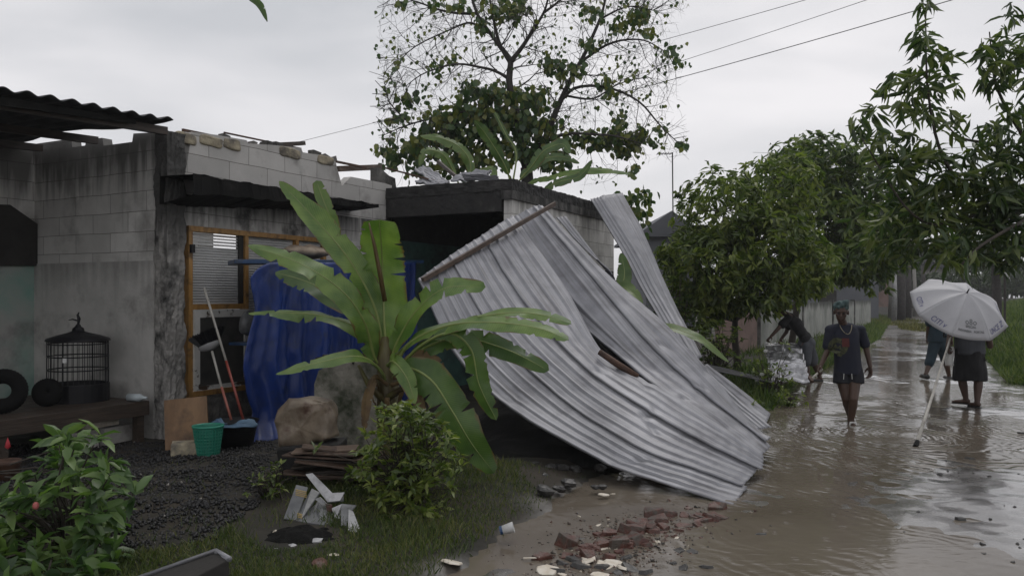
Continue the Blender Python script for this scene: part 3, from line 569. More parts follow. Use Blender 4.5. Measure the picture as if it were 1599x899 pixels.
# limestone course on top of the wall
for i in range(7):
    x = .36+i*.27; z = fac(285+i*16, 207, 0)[1]
    xx, zt = (.3+i*.3), None
lx = .3
for (pa, pb, pya, pyb) in ((276,308,207,221),(312,348,211,226),(350,376,216,231),(437,470,230,244),(497,521,243,254)):
    xa, za = fac(pa, pya, -.01); xb, zb = fac(pb, pyb, -.01)
    mb = MB(); mb.grid(lambda u,v,A=((xa+xb)/2, .03, (za+zb)/2-.015),B=((xb-xa)/2*1.0, .055, .062): tuple(A[q_]+B[q_]*math.copysign(abs(w_)**.35, w_) for q_, w_ in enumerate((math.sin(v*math.pi)*math.cos(u*6.2832), math.sin(v*math.pi)*math.sin(u*6.2832), math.cos(v*math.pi)))), 32, 18)
    mb.v = [tuple(Vector(v)+Vector(((v[0]-(xa+xb)/2)*.0, 0, 0))+.014*noise.noise_vector(Vector(v)*9)) for v in mb.v]
    hb(mb, 'limestone_block', 'limestone', smooth=False)
for i in range(10):
    mb = MB(); x = random.uniform(.3, 3.0); z = np.interp(x, [t[0] for t in top], [t[1] for t in top]); mb.box((x, .06, z+.015), (random.uniform(.05,.16), .1, random.uniform(.03,.07)), Matrix.Rotation(random.uniform(-.3,.3),4,'Y'), .01)
    hb(mb, 'mortar_lump', 'old_concrete')
# canopy
ca, cb = fac(258,300,-.45), fac(588,318,-.45)
mb = MB()
def can(u, v):
    x = -.06+u*(cb[0]+.06); zc = 2.74+(cb[1]-2.74-.05)*u; th = .12*(1-u)+.03; zc += .02*(1-u)
    P4 = [(-.5, zc+th*.95), (-.5, zc-th*.45), (.0, zc-th), (.0, zc+th), (-.2, zc+th), (-.5, zc+th*.95)]
    k = min(int(v*5), 4) if v < 1 else 5; n = .03*nzv((x*5, v*7, 1))+.012*nzv((x*19, v*9, 4)); return (x, P4[k][0]+n, P4[k][1]+n)
mb.grid(can, 60, 5); hb(mb, 'canopy', 'black', recalc=True)
# window
wf_ = MB(); fr = .055
def fbox(mb, xa, xb, za, zb, y0=-.03, y1=.06): mb.bx(xa, xb, y0, y1, za, zb)
mull = [win_x0, fac(383,400)[0], fac(462,400)[0], win_x1]
window = MB(); fbox(window, win_x0, win_x1, wz1-.06, wz1)
for i, x in enumerate(mull): fbox(window, x-(0 if i == 0 else fr/2), x+(fr if i == 0 else fr/2), wz0+.06, wz1-.06)
fbox(window, win_x0, win_x1, wz0, wz0+.06)
fbox(window, mull[0]+fr, mull[1]-fr/2, 1.5, 1.56, -.028, .058)
wobj = hb(window, 'window', 'wood_orange', bevel=.004)
wobj['label'] = 'orange timber window frame of three bays'
def sub(mb, name, mats, par, **k):
    return mb.build(name, mats, par, local=True, **k)
def reeded():
    m, nt, b = newmat('reeded_glass'); N = nt.nodes.new; L = nt.links.new
    uv = N('ShaderNodeUVMap'); s = N('ShaderNodeSeparateXYZ'); L(uv.outputs[0], s.inputs[0]); k = N('ShaderNodeMath'); k.operation = 'MULTIPLY'; k.inputs[1].default_value = 210; L(s.outputs[1], k.inputs[0]); si = N('ShaderNodeMath'); si.operation = 'SINE'; L(k.outputs[0], si.inputs[0])
    bp = N('ShaderNodeBump'); bp.inputs['Strength'].default_value = .8; bp.inputs['Distance'].default_value = .006; L(si.outputs[0], bp.inputs['Height']); L(bp.outputs[0], b.inputs['Normal'])
    tc = N('ShaderNodeTexCoord'); n = N('ShaderNodeTexNoise'); n.inputs['Scale'].default_value = 2; L(tc.outputs['Object'], n.inputs[0]); r = ramp(nt, [(.3,(.4,.4,.39)),(.7,(.55,.55,.54))]); L(n.outputs[0], r.inputs[0]); L(r.outputs[0], b.inputs['Base Color']); b.inputs['Roughness'].default_value = .3
    return m
mt['reeded'] = reeded()
mb = MB(); mb.bx(mull[0]+fr, mull[1]-fr/2-.07, .02, .028, 1.56, 2.2); sub(mb, 'pane', 'reeded', wobj)
mb = MB()
for i in range(4): mb.box(((mull[0]+mull[1])/2, .03, 2.23+i*.035), (mull[1]-mull[0]-.1, .004, .03), Matrix.Rotation(R(-50+random.uniform(-8,8)),4,'X'))
sub(mb, 'louvre', 'white_plastic', wobj)
mb = MB(); mb.bx(mull[1]-fr/2-.07, mull[1]-fr/2, .0, .05, 1.56, 2.36); sub(mb, 'side_strip', 'dark', wobj)
for a, b_ in ((1,2),(2,3)):
    mb = MB(); mb.bx(mull[a]+fr/2, mull[b_]-fr/2, .03, .036, wz0+.06, wz1-.06); sub(mb, 'pane', 'reeded', wobj)
mb = MB(); xa, xb = mull[0]+fr+.005, mull[1]+.02
for q in ((xa,xb,1.41,1.495),(xa,xb,wz0+.065,wz0+.11),(xa,xa+.075,wz0+.11,1.41),(xb-.075,xb,wz0+.11,1.41)): mb.bx(q[0],q[1],-.05,-.028,q[2],q[3])
sub(mb, 'shutter_frame', 'white_peel', wobj)
mb = MB(); mb.bx(xa+.075, xb-.075, -.03, -.02, wz0+.11, 1.41); sub(mb, 'insect_screen', 'mesh_dark', wobj)
mb = MB(); mb.box((win_x0+.03, -.05, fac(293,388)[1]), (.05,.03,.09)); sub(mb, 'latch', 'black_plastic', wobj)
x, z = fac(548,384); mb = MB(); mb.lathe([(0,-.02),(.03,-.02),(.038,0)], (x,-.01,z), 20, Matrix.Rotation(R(90),4,'X')); tag(hb(mb, 'wall_lamp', 'black_plastic'))
# annex: open carport under a flat slab
AX0, AX1, AY = 3.9, 7.95, -2.12
annex = thing('flat_roof_annex', 'flat roofed annex with blackened slab and open dark front behind the fallen sheets', 'annex', H0); annex.rotation_euler = (0,0,HANG)
def ab(mb, name, mats, **k): return mb.build(name, mats, annex, local=True, **k)
mb = MB()
[mb.bx(AX0+(AX1-AX0)*i/4, AX0+(AX1-AX0)*(i+1)/4, AY, 3.0, 3.1, 3.26) for i in range(4)]; roughen(ab(mb, 'roof_slab', 'soot_concrete', recalc=True), 6, .05)
mb = MB(); mb.bx(AX0+.01, AX0+.16, AY+.16, 2.9, 2.82, 3.1); ab(mb, 'beam', 'soot_concrete')
mb = MB(); mb.bx(AX0-.02, AX1+.01, AY-.02, AY+.15, 2.98, 3.1); ab(mb, 'beam', 'fascia')
mb = MB(); mb.bx(AX0+.02, AX1, AY+.01, AY+.13, 2.1, 2.98); ab(mb, 'wall', 'block_stained')
mb = MB(); mb.bx(AX0+.02, AX0+.22, AY+.01, AY+.16, -.1, 2.1); ab(mb, 'column', 'old_concrete')
mb = MB(); mb.bx(AX1-.25, AX1, AY+.01, AY+.16, -.1, 2.1); ab(mb, 'column', 'old_concrete')
mb = MB(); mb.bx(5.9, 6.0, AY+.01, AY+.13, -.1, 2.1); 
for i in range(6): mb.bx(6.1+i*.26, 6.16+i*.26, AY+.04, AY+.08, .9, 2.1)
mb.bx(6.0, AX1-.25, AY+.02, AY+.12, -.1, .9); ab(mb, 'window_bars', 'wood_dark')
mb = MB(); mb.bx(AX0, AX1, 0.0, .12, -.1, 2.5); ab(mb, 'wall', 'teal_wall')
mb = MB(); mb.bx(AX0, AX1, 0.0, .12, 2.5, 3.1); ab(mb, 'wall', 'soot_concrete')
mb = MB(); mb.bx(AX1-.12, AX1, AY+.16, 3.0, -.1, 3.1); ab(mb, 'wall', 'dark')  # dark colour stands in for the shade inside the open carport
mb = MB(); mb.bx(AX0, AX1-.12, AY+.14, 0, -.1, .1); ab(mb, 'floor', 'dark')  # floor coloured dark for the same interior shade
# porch roof of corrugated fibre cement on dark beams
porch = thing('porch_roof', 'dark corrugated porch roof jutting over the alcove on the far left', 'roof', H0); porch.rotation_euler = (0,0,HANG)
mb = MB()
def prf(u, v):
    x = -4.2+u*(4.06+.05*math.sin(v*9)); y = -.3+v*3.2; z = 3.48+.019*math.cos(2*math.pi*x/.205)+.02*v + .02*nzv((x,y,0)) + .05*x; return (x, y, z)
mb.grid(prf, 240, 20); mb.build('roof_sheet', 'asbestos', porch, local=True, smooth=True, solid=.008)
for y in (-.12, 1.0, 2.0):
    mb = MB(); mb.prism([(-4.2,3.14),(-.06,3.34),(-.06,3.42),(-4.2,3.22)], 'y', y, y+.06); mb.build('purlin', 'wood_dark', porch, local=True)
mb = MB(); mb.prism([(-4.2,3.1),(-.5,3.36),(-.5,3.41),(-4.2,3.22)], 'y', -.2, -.17); mb.build('fascia_board', 'black', porch, local=True, recalc=True)
# bare roof timbers left on the wall and debris on the annex roof
def stick(name, label, cat, a, b, w_, h_, mat, group=None, parent=None, taper=1):
    a, b = Vector(a), Vector(b); d = b-a; q = d.to_track_quat('X', 'Z').to_matrix().to_4x4(); mb = MB(); mb.box((a+b)/2, (d.length, w_, h_), q)
    if name in ('roof_batten','timber_plank'): mb.v = [tuple(Vector(v)+.004*noise.noise_vector(Vector(v)*5)) for v in mb.v]
    o = mb.build(name, mat, parent, bevel=.003); tag(o, label, cat, group); return o
def HW(px, py, yo): x, z = fac(px, py, yo); return HM @ Vector((x, yo, z))
stick('roof_batten', 'long thin bare batten lying along the top of the broken wall', 'batten', HW(285,203,.1), HW(572,262,.1), .03,.03,'rust','bare timbers and bars left on the roof')
stick('roof_batten', 'short dark rafter end jutting out between the wall and the annex', 'batten', HW(527,264,.25), HW(594,261,.25), .07,.08,'wood_rotten','bare timbers and bars left on the roof')
stick('roof_batten', 'dark plank lying on the broken wall top above the canopy', 'batten', HW(410,227,.08), HW(474,224,.08), .08,.05,'wood_dark','bare timbers and bars left on the roof')
stick('roof_batten', 'thin bar rising over the middle of the bare wall', 'batten', HW(350,207,.3), HW(470,232,.3), .02,.02,'rust','bare timbers and bars left on the roof')
stick('roof_batten', 'dark timber rising at a slant from the annex roof debris', 'batten', P(684,252,13.5), P(716,279,13.0), .05,.05,'wood_dark','bare timbers and bars left on the roof')
def crumple(name, label, a, b, c, mat='zinc', group='broken roofing pieces on the annex roof', n=14, amp=.03, rib=5):
    jr = Vector((random.uniform(-.06,.06),0,random.uniform(-.04,.04))); a, b, c = Vector(a)+jr, Vector(b)-jr, Vector(c)+jr; u, v = b-a, c-a; nn = u.cross(v).normalized(); mb = MB()
    mb.grid(lambda s, t: a+u*s+v*t+nn*(amp*math.sin(t*rib*6.283)+.05*nzv((s*3,t*3,a.x))+.025*nzv((s*8,t*8,a.x))), n, n*3)
    return tag(mb.build(name, mat, smooth=True, solid=.003), label, 'roofing sheet', group)
crumple('roofing_piece', 'narrow bright torn tin strip left of the annex roof debris', P(645,268,12.6), P(690,290,12.2), P(660,262,13.2))
crumple('roofing_piece', 'flat tin scrap lying lowest in the annex roof debris', P(648,283,12.3), P(690,293,12.0), P(662,277,12.9))
crumple('roofing_piece', 'tin sheet end beside the slanting timber on the annex roof', P(708,282,12.3), P(752,280,11.9), P(722,270,13.0))
crumple('roofing_piece', 'pale tin piece nearest the annex corner', P(726,270,12.0), P(772,276,11.5), P(730,280,11.9))
stick('roof_batten', 'thin batten crossing the torn tin on the annex roof', 'batten', P(600,262,12.4), P(700,288,12.4), .025,.025,'rust','bare timbers and bars left on the roof')
mb = MB(); mb.prism([(0,0),(.5,0),(.46,.2),(.3,.22),(.1,.3),(0,.3)], 'y', 0, .12); o = mb.build('wall_stub', 'old_concrete', recalc=True); o.location = HM @ Vector((3.75,.05,3.25)); o.rotation_euler = (0,0,HANG); tag(o, 'short broken stub of mossy block wall beside the annex roof debris', 'wall stub')

# ------------------------------------------------------------------ porch bench and things on it
def HL(x, y, z): return HM @ Vector((x, y, z))
bench = thing('wooden_bench', 'wide dark timber bench in the porch under the bird cage', 'bench', HL(-1.3,.9,0)); bench.rotation_euler = (0,0,HANG)
bz = .55
def bb(mb, name, mat, **k):
    mb.v = [(v[0]+1.3, v[1]-.9, v[2]) for v in mb.v]; return mb.build(name, mat, bench, local=True, **k)
for i in range(6):
    mb = MB(); mb.bx(-3.2, -.12, .12+i*.26, .12+i*.26+.25, bz-.03, bz); bb(mb, 'board', 'wood_dark', bevel=.004)
mb = MB(); mb.bx(-3.2, -.12, .09, .119, bz-.15, bz-.002); bb(mb, 'apron', 'wood_dark', bevel=.004)
for x in (-.2,-1.6,-3.0):
    for y in (.16,1.55):
        mb = MB(); mb.bx(x-.04,x+.04,y-.04,y+.04,.0,bz-.151); bb(mb, 'leg', 'wood_dark')
zb = bz
# bird cage
cp = HL(*(lambda t: (t[0], .75, 0))(fac(122,600,.75))); cz = bz
cage = thing('bird_cage', 'tall dark round bird cage with finial on the porch bench', 'bird cage', (cp.x, cp.y, cz))
cr_ = .29; mb = MB(); mb.lathe([(0,0),(cr_+.01,0),(cr_+.01,.18),(cr_-.01,.18),(cr_-.01,.01),(0,.01)], (cp.x,cp.y,cz), 28); mb.build('base_tray', 'black_plastic', cage)
mb = MB()
for k in range(36):
    a = 2*math.pi*k/36; x, y = math.cos(a), math.sin(a)
    mb.tube([(cp.x+x*cr_,cp.y+y*cr_,cz+.17),(cp.x+x*cr_*.99,cp.y+y*cr_*.99,cz+.63)], .0035 if k%9 else .008, 5)
mb.build('bars', 'black_plastic', cage)
for z in (.18,.33,.47,.6,.63):
    mb = MB(); mb.tube([(cp.x+cr_*math.cos(a),cp.y+cr_*math.sin(a),cz+z) for a in (2*math.pi*k/30 for k in range(31))], .007, 6, False); mb.build('hoop', 'black_plastic', cage)
mb = MB(); mb.lathe([(cr_+.02,.63),(cr_+.01,.655),(.2,.69),(.1,.715),(.06,.73),(.055,.76),(.03,.78),(.02,.8),(0,.81)], (cp.x,cp.y,cz), 28); mb.build('roof', 'black_plastic', cage, smooth=True)
mb = MB(); mb.tube([(cp.x,cp.y,cz+.8),(cp.x+.01,cp.y,cz+.86),(cp.x-.005,cp.y,cz+.9),(cp.x+.01,cp.y,cz+.93)], [.012,.018,.012,.006], 8); mb.tube([(cp.x,cp.y,cz+.84),(cp.x-.06,cp.y,cz+.855),(cp.x-.1,cp.y,cz+.845)], [.01,.008,.004], 6); mb.build('finial', 'black_plastic', cage)
q = P(101,563,cp.y-.3); mb = MB(); mb.box(q, (.035,.02,.045)); mb.build('feed_cup', 'white_plastic', cage)
def tyre(px, py, r, Yl, label):
    c = HL(*(lambda t: (t[0], Yl, 0))(fac(px,py,Yl))); c.z = bz+r
    mb = MB(); n = 40
    def f(u, v):
        a = u*2*math.pi; b_ = v*2*math.pi; rr = r-.07+.07*math.cos(b_)+.003*math.cos(a*40)*(math.cos(b_)>.3); return Vector((rr*math.cos(a), .06*math.sin(b_), rr*math.sin(a)))
    mb.grid(f, 80, 12); o = mb.build('tyre', 'rubber', smooth=True); o.location = c; o.rotation_euler = (R(-12), 0, R(25)); tag(o, label, 'tyre', 'old tyres on the porch bench')
tyre(4, 606, .21, .5, 'larger old black tyre standing at the left end of the porch bench')
tyre(74, 604, .14, .6, 'smaller old black tyre standing close beside the bird cage')
def bottle(px, py, label, L_=.2, r=.035):
    x, z = fac(px, py, .25); c = HL(x, .25, bz+r)
    mb = MB(); mb.lathe([(0,0),(r,.005),(r,L_*.65),(r*.4,L_*.85),(r*.4,L_),(0,L_)], (0,0,0), 16); o = mb.build('plastic_bottle', 'clear_plastic', smooth=True); o.location = c; o.rotation_euler = (R(90), 0, R(75)); tag(o, label, 'bottle', 'bottles lying on the porch bench')
bottle(200, 607, 'larger clear plastic bottle lying on the bench end', .23, .04)
bottle(236, 604, 'small clear plastic bottle lying nearest the corner column', .14, .028)
for i, (xx, zz, lb) in enumerate(((-.75,0,'pale concrete block at the left foot of the pile beneath the bench'),(-.35,0,'pale concrete block at the right foot of the pile beneath the bench'),(-.5,.19,'pale concrete block on top of the pile beneath the bench'))):
    mb = MB(); mb.box((0,0,.09), (.36,.16,.18), None, .006); o = mb.build('concrete_block', 'chip_white' if i == 2 else 'plaster', bevel=.005); o.location = HL(xx,.35,zz+gz(-3.8,8.4)); o.rotation_euler = (0,0,HANG+.1*i); tag(o, lb, 'block', 'blocks under the porch bench')
# ------------------------------------------------------------------ yard in front of the facade
zg = .1
def yard_Y(py): return (H-zg)*F/(py-HY)
Y = yard_Y(706); a, b_ = P(260,706,Y), P(325,700,Y-.05)
mb = MB(); A = P(258,704,Y); B = P(326,700,Y); C = P(322,618,Y+.12); D = P(256,625,Y+.12); nn = Vector((0,.02,0)); mb.add([A,B,C,D,A+nn,B+nn,C+nn,D+nn], [(0,1,2,3),(7,6,5,4),(0,4,5,1),(1,5,6,2),(2,6,7,3),(3,7,4,0)]); tag(mb.build('plywood_sheet', 'plywood'), 'brown wooden board leaning at the foot of the corner column', 'board')
c = P(290,697,Y-.18); mb = MB(); mb.box((c.x,c.y,zg+.07),(.24,.18,.13),Matrix.Rotation(.3,4,'Z'),.015); tag(mb.build('stone_block', 'limestone', bevel=.012), 'pale stone block beside the green basket', 'stone')
c = G(325,711,zg); bk = thing('green_basket', 'green plastic laundry basket standing on the black gravel', 'basket', c)
mb = MB(); h_ = .285; mb.lathe([(0,0),(.095,0),(.10,.01)], c, 28)
for k in range(28):
    a0 = 2*math.pi*k/28
    mb.tube([c+Vector((math.cos(a0)*.1,math.sin(a0)*.1,.0)), c+Vector((math.cos(a0)*.138,math.sin(a0)*.138,h_))], .0062, 5)
for i in range(9):
    r_ = .1+.038*i/9; mb.tube([c+Vector((r_*math.cos(q),r_*math.sin(q),.015+i*h_/9.2)) for q in (2*math.pi*k/28 for k in range(29))], .0058, 5, False)
mb.lathe([(.093,0),(.13,h_)], c, 28); mb.build('body', 'teal_plastic', bk)
mb = MB(); mb.lathe([(.136,h_-.01),(.15,h_-.005),(.15,h_+.012),(.138,h_+.014),(.134,h_)], c, 28); mb.build('rim', 'teal_plastic', bk, smooth=True)
ct = G(368,697,zg); tub = thing('black_tub', 'black plastic tub with a blue rag over its rim beside the green basket', 'tub', ct)
mb = MB(); mb.lathe([(0,0),(.17,0),(.225,.27),(.235,.275),(.22,.26),(.165,.02),(0,.02)], ct, 32); mb.build('body', 'black_plastic', tub, smooth=True)
mb = MB()
def rag(u, v):
    a0 = -2.8+u*2.5; r_ = .15+v*.12; z = .27+.05*(1-v)*math.sin(u*9)*.6-.09*max(0,v-.6)+.03*nzv((u*5,v*4,0)); return ct+Vector((r_*math.cos(a0), r_*math.sin(a0), z))
mb.grid(rag, 40, 12); tag(mb.build('blue_rag', 'cloth_blue', smooth=True, solid=.006), 'wet blue and white rag hanging over the rim of the black tub', 'rag')
# brooms
def broomhandle(name, label, p_top, p_mid, p_bot, m1, m2, cat, r=.013):
    t = thing(name, label, cat, p_bot); mb = MB(); mb.tube([p_top, p_mid], r, 10); mb.build('handle', m1, t, smooth=True); mb = MB(); mb.tube([p_mid, p_bot], r*1.05, 10); mb.build('handle_grip', m2, t, smooth=True); return t
Yt = ct.y
t1 = broomhandle('mop', 'long mop with white and red handle leaning on the window', P(319,450,Yt+.35), P(353,563,Yt+.12), P(380,655,Yt), 'white_handle', 'red_handle', 'mop')
mb = MB(); e = P(380,655,Yt)
for k in range(40):
    a0 = random.random()*6.3; q = e+Vector((math.cos(a0)*.07, math.sin(a0)*.07, -.16-.05*random.random())); mb.tube([e, (e+q)/2+Vector((math.cos(a0)*.03, math.sin(a0)*.03, 0)), q], .004, 4)
mb.build('mop_strings', 'white_plastic', t1)
t2 = broomhandle('broom', 'upturned broom with black bristles and pink handle leaning on the window', P(331,548,Yt+.2), P(346,604,Yt+.1), P(361,655,Yt), 'white_handle', 'pink_handle', 'broom')
c = P(327,537,Yt+.22); ax = (P(331,548,Yt+.2)-P(361,655,Yt)).normalized(); sdv = ax.cross(Vector((0,1,0))).normalized()
mb = MB()
def dome(u, v):
    a0 = u*math.pi*2; r_ = .13*math.sin(v*math.pi/2); return c-ax*.07*math.cos(v*math.pi/2)+sdv*math.cos(a0)*r_+ax.cross(sdv)*math.sin(a0)*r_*.35
mb.grid(dome, 24, 8); mb.build('head', 'grey_plastic', t2, smooth=True)
mb = MB()
for k in range(700):
    a0 = random.random()*6.283; r_ = random.random()**.5; b0 = c+sdv*math.cos(a0)*r_*.12+ax.cross(sdv)*math.sin(a0)*r_*.045
    tp = b0+ax*(.12+.03*random.random())+sdv*math.cos(a0)*r_*.085+Vector((random.uniform(-.01,.01),random.uniform(-.02,.02),0)); mb.tube([b0, tp], .0028, 3, False)
mb.build('bristles', 'black_plastic', t2)
# white pail behind the tub
c = G(402,688,zg)+Vector((.05,.35,0)); mb = MB(); mb.lathe([(0,0),(.12,0),(.13,.25),(.14,.26),(.14,.3),(.09,.33),(.06,.4),(0,.4)], c, 24); tag(mb.build('plastic_drum', 'white_plastic', smooth=True), 'small white plastic drum between the black tub and the blue tarpaulin', 'drum')
# blue stall frame, shelf and tarpaulin
stall = thing('blue_stall', 'blue painted timber stall top standing against the facade', 'stall', HL(2,-.5,0)); 
xa, za = fac(364,407,-.72); xb, zb2 = fac(660,408,-.72)
q = [HL(xa,-.74,za-.03), HL(xb,-.74,zb2-.03), HL(xb,-.3,zb2-.03), HL(xa+.32,-.3,za-.03)]
up = Vector((0,0,.045)); mb = MB(); mb.add(q+[p+up for p in q], [(3,2,1,0),(4,5,6,7),(0,1,5,4),(1,2,6,5),(2,3,7,6),(3,0,4,7)]); mb.build('top_board', 'blue_paint', stall, bevel=.004)
for x in (xa+1.6, xb-.1):
    mb = MB(); z_ = za+(zb2-za)*(x-xa)/(xb-xa)-.035; c = HL(x,-.3,z_/2); mb.box(c,(.07,.07,z_)); mb.build('post', 'blue_paint', stall)
tar = MB(); txa, _ = fac(393,450,-.8); txb, _ = fac(650,450,-.8)
def tarf(u, v):
    x = txa+(txb-txa)*u; zt = (za+(zb2-za)*(x-xa)/(xb-xa))-.02
    if u < .1: zt -= .16*(1-u/.1)**2
    z = zt*(1-v)+.1*v
    fold = .045*math.sin(x*15+2.5*nzv((x*1.5,z*.5,0)))*(.35+.8*v)+.02*math.sin(x*37+3*nzv((x*2,z*.6,5)))*(.2+v)+.04*nzv((x*2, z*.5, 3))+.006*nzv((x*11-z*4,z*8,4))
    x2 = x+.05*nzv((x*3,z*3,9))+ (.12*v*math.sin(z*5)*(u<.15)) - (.1*v**3 if u < .1 else 0) - .12*max(0, 1-u/.12)*(v>.82)*(v-.82)*6
    return HL(x2, -.8+fold-(.18*max(0,v-.9)*8 if u<.3 else 0), z)
tar.grid(tarf, 130, 70); tag(tar.build('blue_tarpaulin', 'tarp', smooth=True, solid=.003), 'creased blue tarpaulin hanging from the blue stall top', 'tarpaulin')
mb = MB(); mb.box(HL(fac(384,532,-.35)[0],-.35,fac(384,532,-.35)[1]-.03), (.22,.3,.03), Matrix.Rotation(HANG,4,'Z')); mb.build('shelf', 'blue_paint', stall)
c = HL(fac(388,505,-.35)[0],-.35,fac(388,505,-.35)[1]); mb = MB(); mb.ell(c, (.1,.1,.14)); mb.v = [tuple(Vector(v)+.04*noise.noise_vector(Vector(v)*7)) for v in mb.v]; tag(mb.build('plastic_bag', 'tile_grey', smooth=True), 'grey crumpled plastic bag on the small blue shelf by the window', 'bag')
xs, zs = fac(480,396,-.42); c = HL(xs,-.42,zs+.02); sx = MB(); sx.ell((0,0,0), (.37,.2,.075), None, 36, 18)
sx.v = [tuple(Vector((v[0],v[1],v[2]*(1+.5*nzv((v[0]*6,v[1]*6,0)))))+.02*noise.noise_vector(Vector(v)*8)) for v in sx.v]
o = sx.build('flat_sack', 'sack', smooth=True); o.location = c; o.rotation_euler = (0,0,HANG); tag(o, 'flattened beige sack lying on the blue stall top', 'sack')
# concrete stub with debris on top, old sack, boards
Yc = 8.0; A = P(488,700,Yc); mb = MB()
outl = [(P(492,640,Yc).x, -.1),(P(490,600,Yc).x, P(490,600,Yc).z),(P(497,578,Yc).x,P(497,578,Yc).z),(P(520,568,Yc).x,P(520,568,Yc).z),(P(560,563,Yc).x,P(560,563,Yc).z),(P(585,566,Yc).x,P(585,566,Yc).z),(P(602,600,Yc).x,P(602,600,Yc).z),(P(606,700,Yc).x,-.1)]
mb.prism(outl, 'y', Yc, Yc+.55); mb.build('broken_wall_stub', 'stub', recalc=True, bevel=.015); tag(bpy.data.objects['broken_wall_stub'], 'low broken grey wall stub behind the big banana plant', 'wall stub')
mb = MB()
for k in range(26):
    c = P(random.uniform(488,600), 566-random.uniform(0,12), Yc+.2); mb.box((c.x,Yc+random.uniform(0,.5),c.z), (random.uniform(.08,.3),random.uniform(.03,.08),.02), Matrix.Rotation(random.uniform(0,3),4,'Z')@Matrix.Rotation(random.uniform(-.2,.2),4,'Y'))
tag(mb.build('leaf_litter', 'dark'), 'dark rotting debris heaped on the wall stub', 'debris', kind='stuff')
Ys = 6.9; sx = MB(); cx_ = P(480,662,Ys); outl = [(431,655),(436,640),(452,622),(480,620),(518,622),(528,650),(530,680),(500,690),(470,702),(450,706),(440,690)]
pts3 = [P(a0,b0,Ys) for a0,b0 in outl]; cc = sum(pts3, Vector())/len(pts3)
def sk(u, v):
    a0 = u*len(pts3); k = int(a0)%len(pts3); t = a0-int(a0); e = pts3[k].lerp(pts3[(k+1)%len(pts3)], t); th = v*math.pi; r_ = math.sin(th)**.38
    q = cc+(e-cc)*r_+Vector((0,-.17*math.cos(th),0)); return q+.03*noise.noise_vector(q*6)+Vector((0,-1,0))*(.022*math.sin(math.atan2(q.x-cc.x-.2, q.z-cc.z-.2)*13+4*nzv(q*3))+.03*nzv((q.x*14,q.z*8,0)))*math.sin(th)
sx.grid(sk, 66, 24); tag(sx.build('old_sack', 'sack_wet', smooth=True), 'stained beige sack slumped on the board pile beside the wall stub', 'sack')
ORB = ['topmost','second','third','fourth','fifth','sixth','seventh','eighth','ninth','tenth','eleventh','lowest']
for k in range(12):
    px = random.uniform(505,545); py = 700+k*4.4; w_ = random.uniform(48,82); Yb = 6.6-random.uniform(0,.25); tl = random.uniform(-8,9)
    stick('timber_plank', ORB[k]+(' dark wet board' if k in (0,11) else ' dark wet board from the top')+' of the stack under the old sack', 'plank', P(px-w_,py+tl,Yb), P(px+w_*.9,py-tl+random.uniform(-6,6),Yb+random.uniform(-.25,.25)), random.uniform(.1,.22), .015, random.choice(['wood_rotten','wood_dark','wood_rotten','plywood_wet']), 'boards stacked under the old sack')
mb = MB(); mb.box(P(490,728,6.85), (.5,.35,.4), None, .03); tag(mb.build('rubble_plinth', 'soot_concrete', bevel=.02), 'dark blackened block heap carrying the old sack', 'plinth')
def slab(label, quad, Y4, mat, th=.012, name='tile_piece', group='broken tiles and panels below the board stack', cat='tile'):
    q = [P(a0,b0,min(y0*.905,(H-.1)*F/(b0-HY))) for (a0,b0),y0 in zip(quad,Y4)]; n = (q[1]-q[0]).cross(q[-1]-q[0]).normalized()*th
    k = len(q); mb = MB(); mb.add(q+[p+n for p in q], [tuple(range(k)), tuple(range(2*k-1,k-1,-1))]+[(i,i+k,(i+1)%k+k,(i+1)%k) for i in range(k)]); return tag(mb.build(name, mat, recalc=True), label, cat, group)
st1 = slab('long grey tile with yellow stripes leaning at the left of the tile pile', [(443,811),(462,813),(481,762),(463,758)], [6.1,6.1,6.35,6.35], 'tile_grey')
for k in range(4):
    a0 = k*3; mb = MB(); A, B = P(462.5, 763+a0*.9, 5.66), P(479.5, 767+a0*.9, 5.66); mb.tube([A+Vector((0,-.015,0)), B+Vector((0,-.015,0))], .004, 5); mb.build('stripe', 'yellow', st1)
st2 = slab('second grey striped tile just right of the leftmost', [(460,812),(470,814),(500,770),(488,764)], [6.15,6.15,6.4,6.4], 'tile_grey')
for k in range(3):
    mb = MB(); mb.tube([P(464,801+k*2.6,5.5),P(472,803+k*2.6,5.5)], .004, 5); mb.build('stripe', 'yellow', st2)
slab('pale panel at the top left of the tile pile', [(477,740),(488,738),(520,770),(536,773),(536,781),(512,784)], [6.6,6.6,6.45,6.4,6.4,6.4], 'tile_white')
slab('white corner tile in the middle of the pile', [(505,770),(538,768),(531,781),(512,783)], [6.35,6.35,6.3,6.3], 'tile_white')
slab('narrow white tile under the middle corner tile', [(492,779),(500,776),(512,788),(506,790)], [6.28]*4, 'tile_white')
slab('upright white tile with broken top right of the pile', [(518,793),(534,786),(556,788),(548,797),(532,797),(530,813),(524,811)], [6.2]*7, 'tile_white')
slab('tall narrow white tile at the right end of the pile', [(544,831),(556,833),(562,826),(552,800),(545,797)], [6.1]*5, 'tile_white')
slab('small grey tile leaning on the tall narrow white one', [(533,822),(543,823),(547,797),(533,797)], [6.13]*4, 'tile_grey')
slab('wide flat grey panel at the foot of the pile', [(462,815),(505,822),(522,805),(492,790),(480,800)], [6.2,6.15,6.2,6.4,6.4], 'tile_grey')
slab('grey wedge shaped panel behind the narrow white tile', [(488,806),(500,820),(520,818),(516,790),(497,784)], [6.35]*5, 'tile_grey')
slab('red brown fragment between the grey panels and white tiles', [(508,786),(518,788),(520,797),(512,800)], [6.22]*4, 'brick_red')
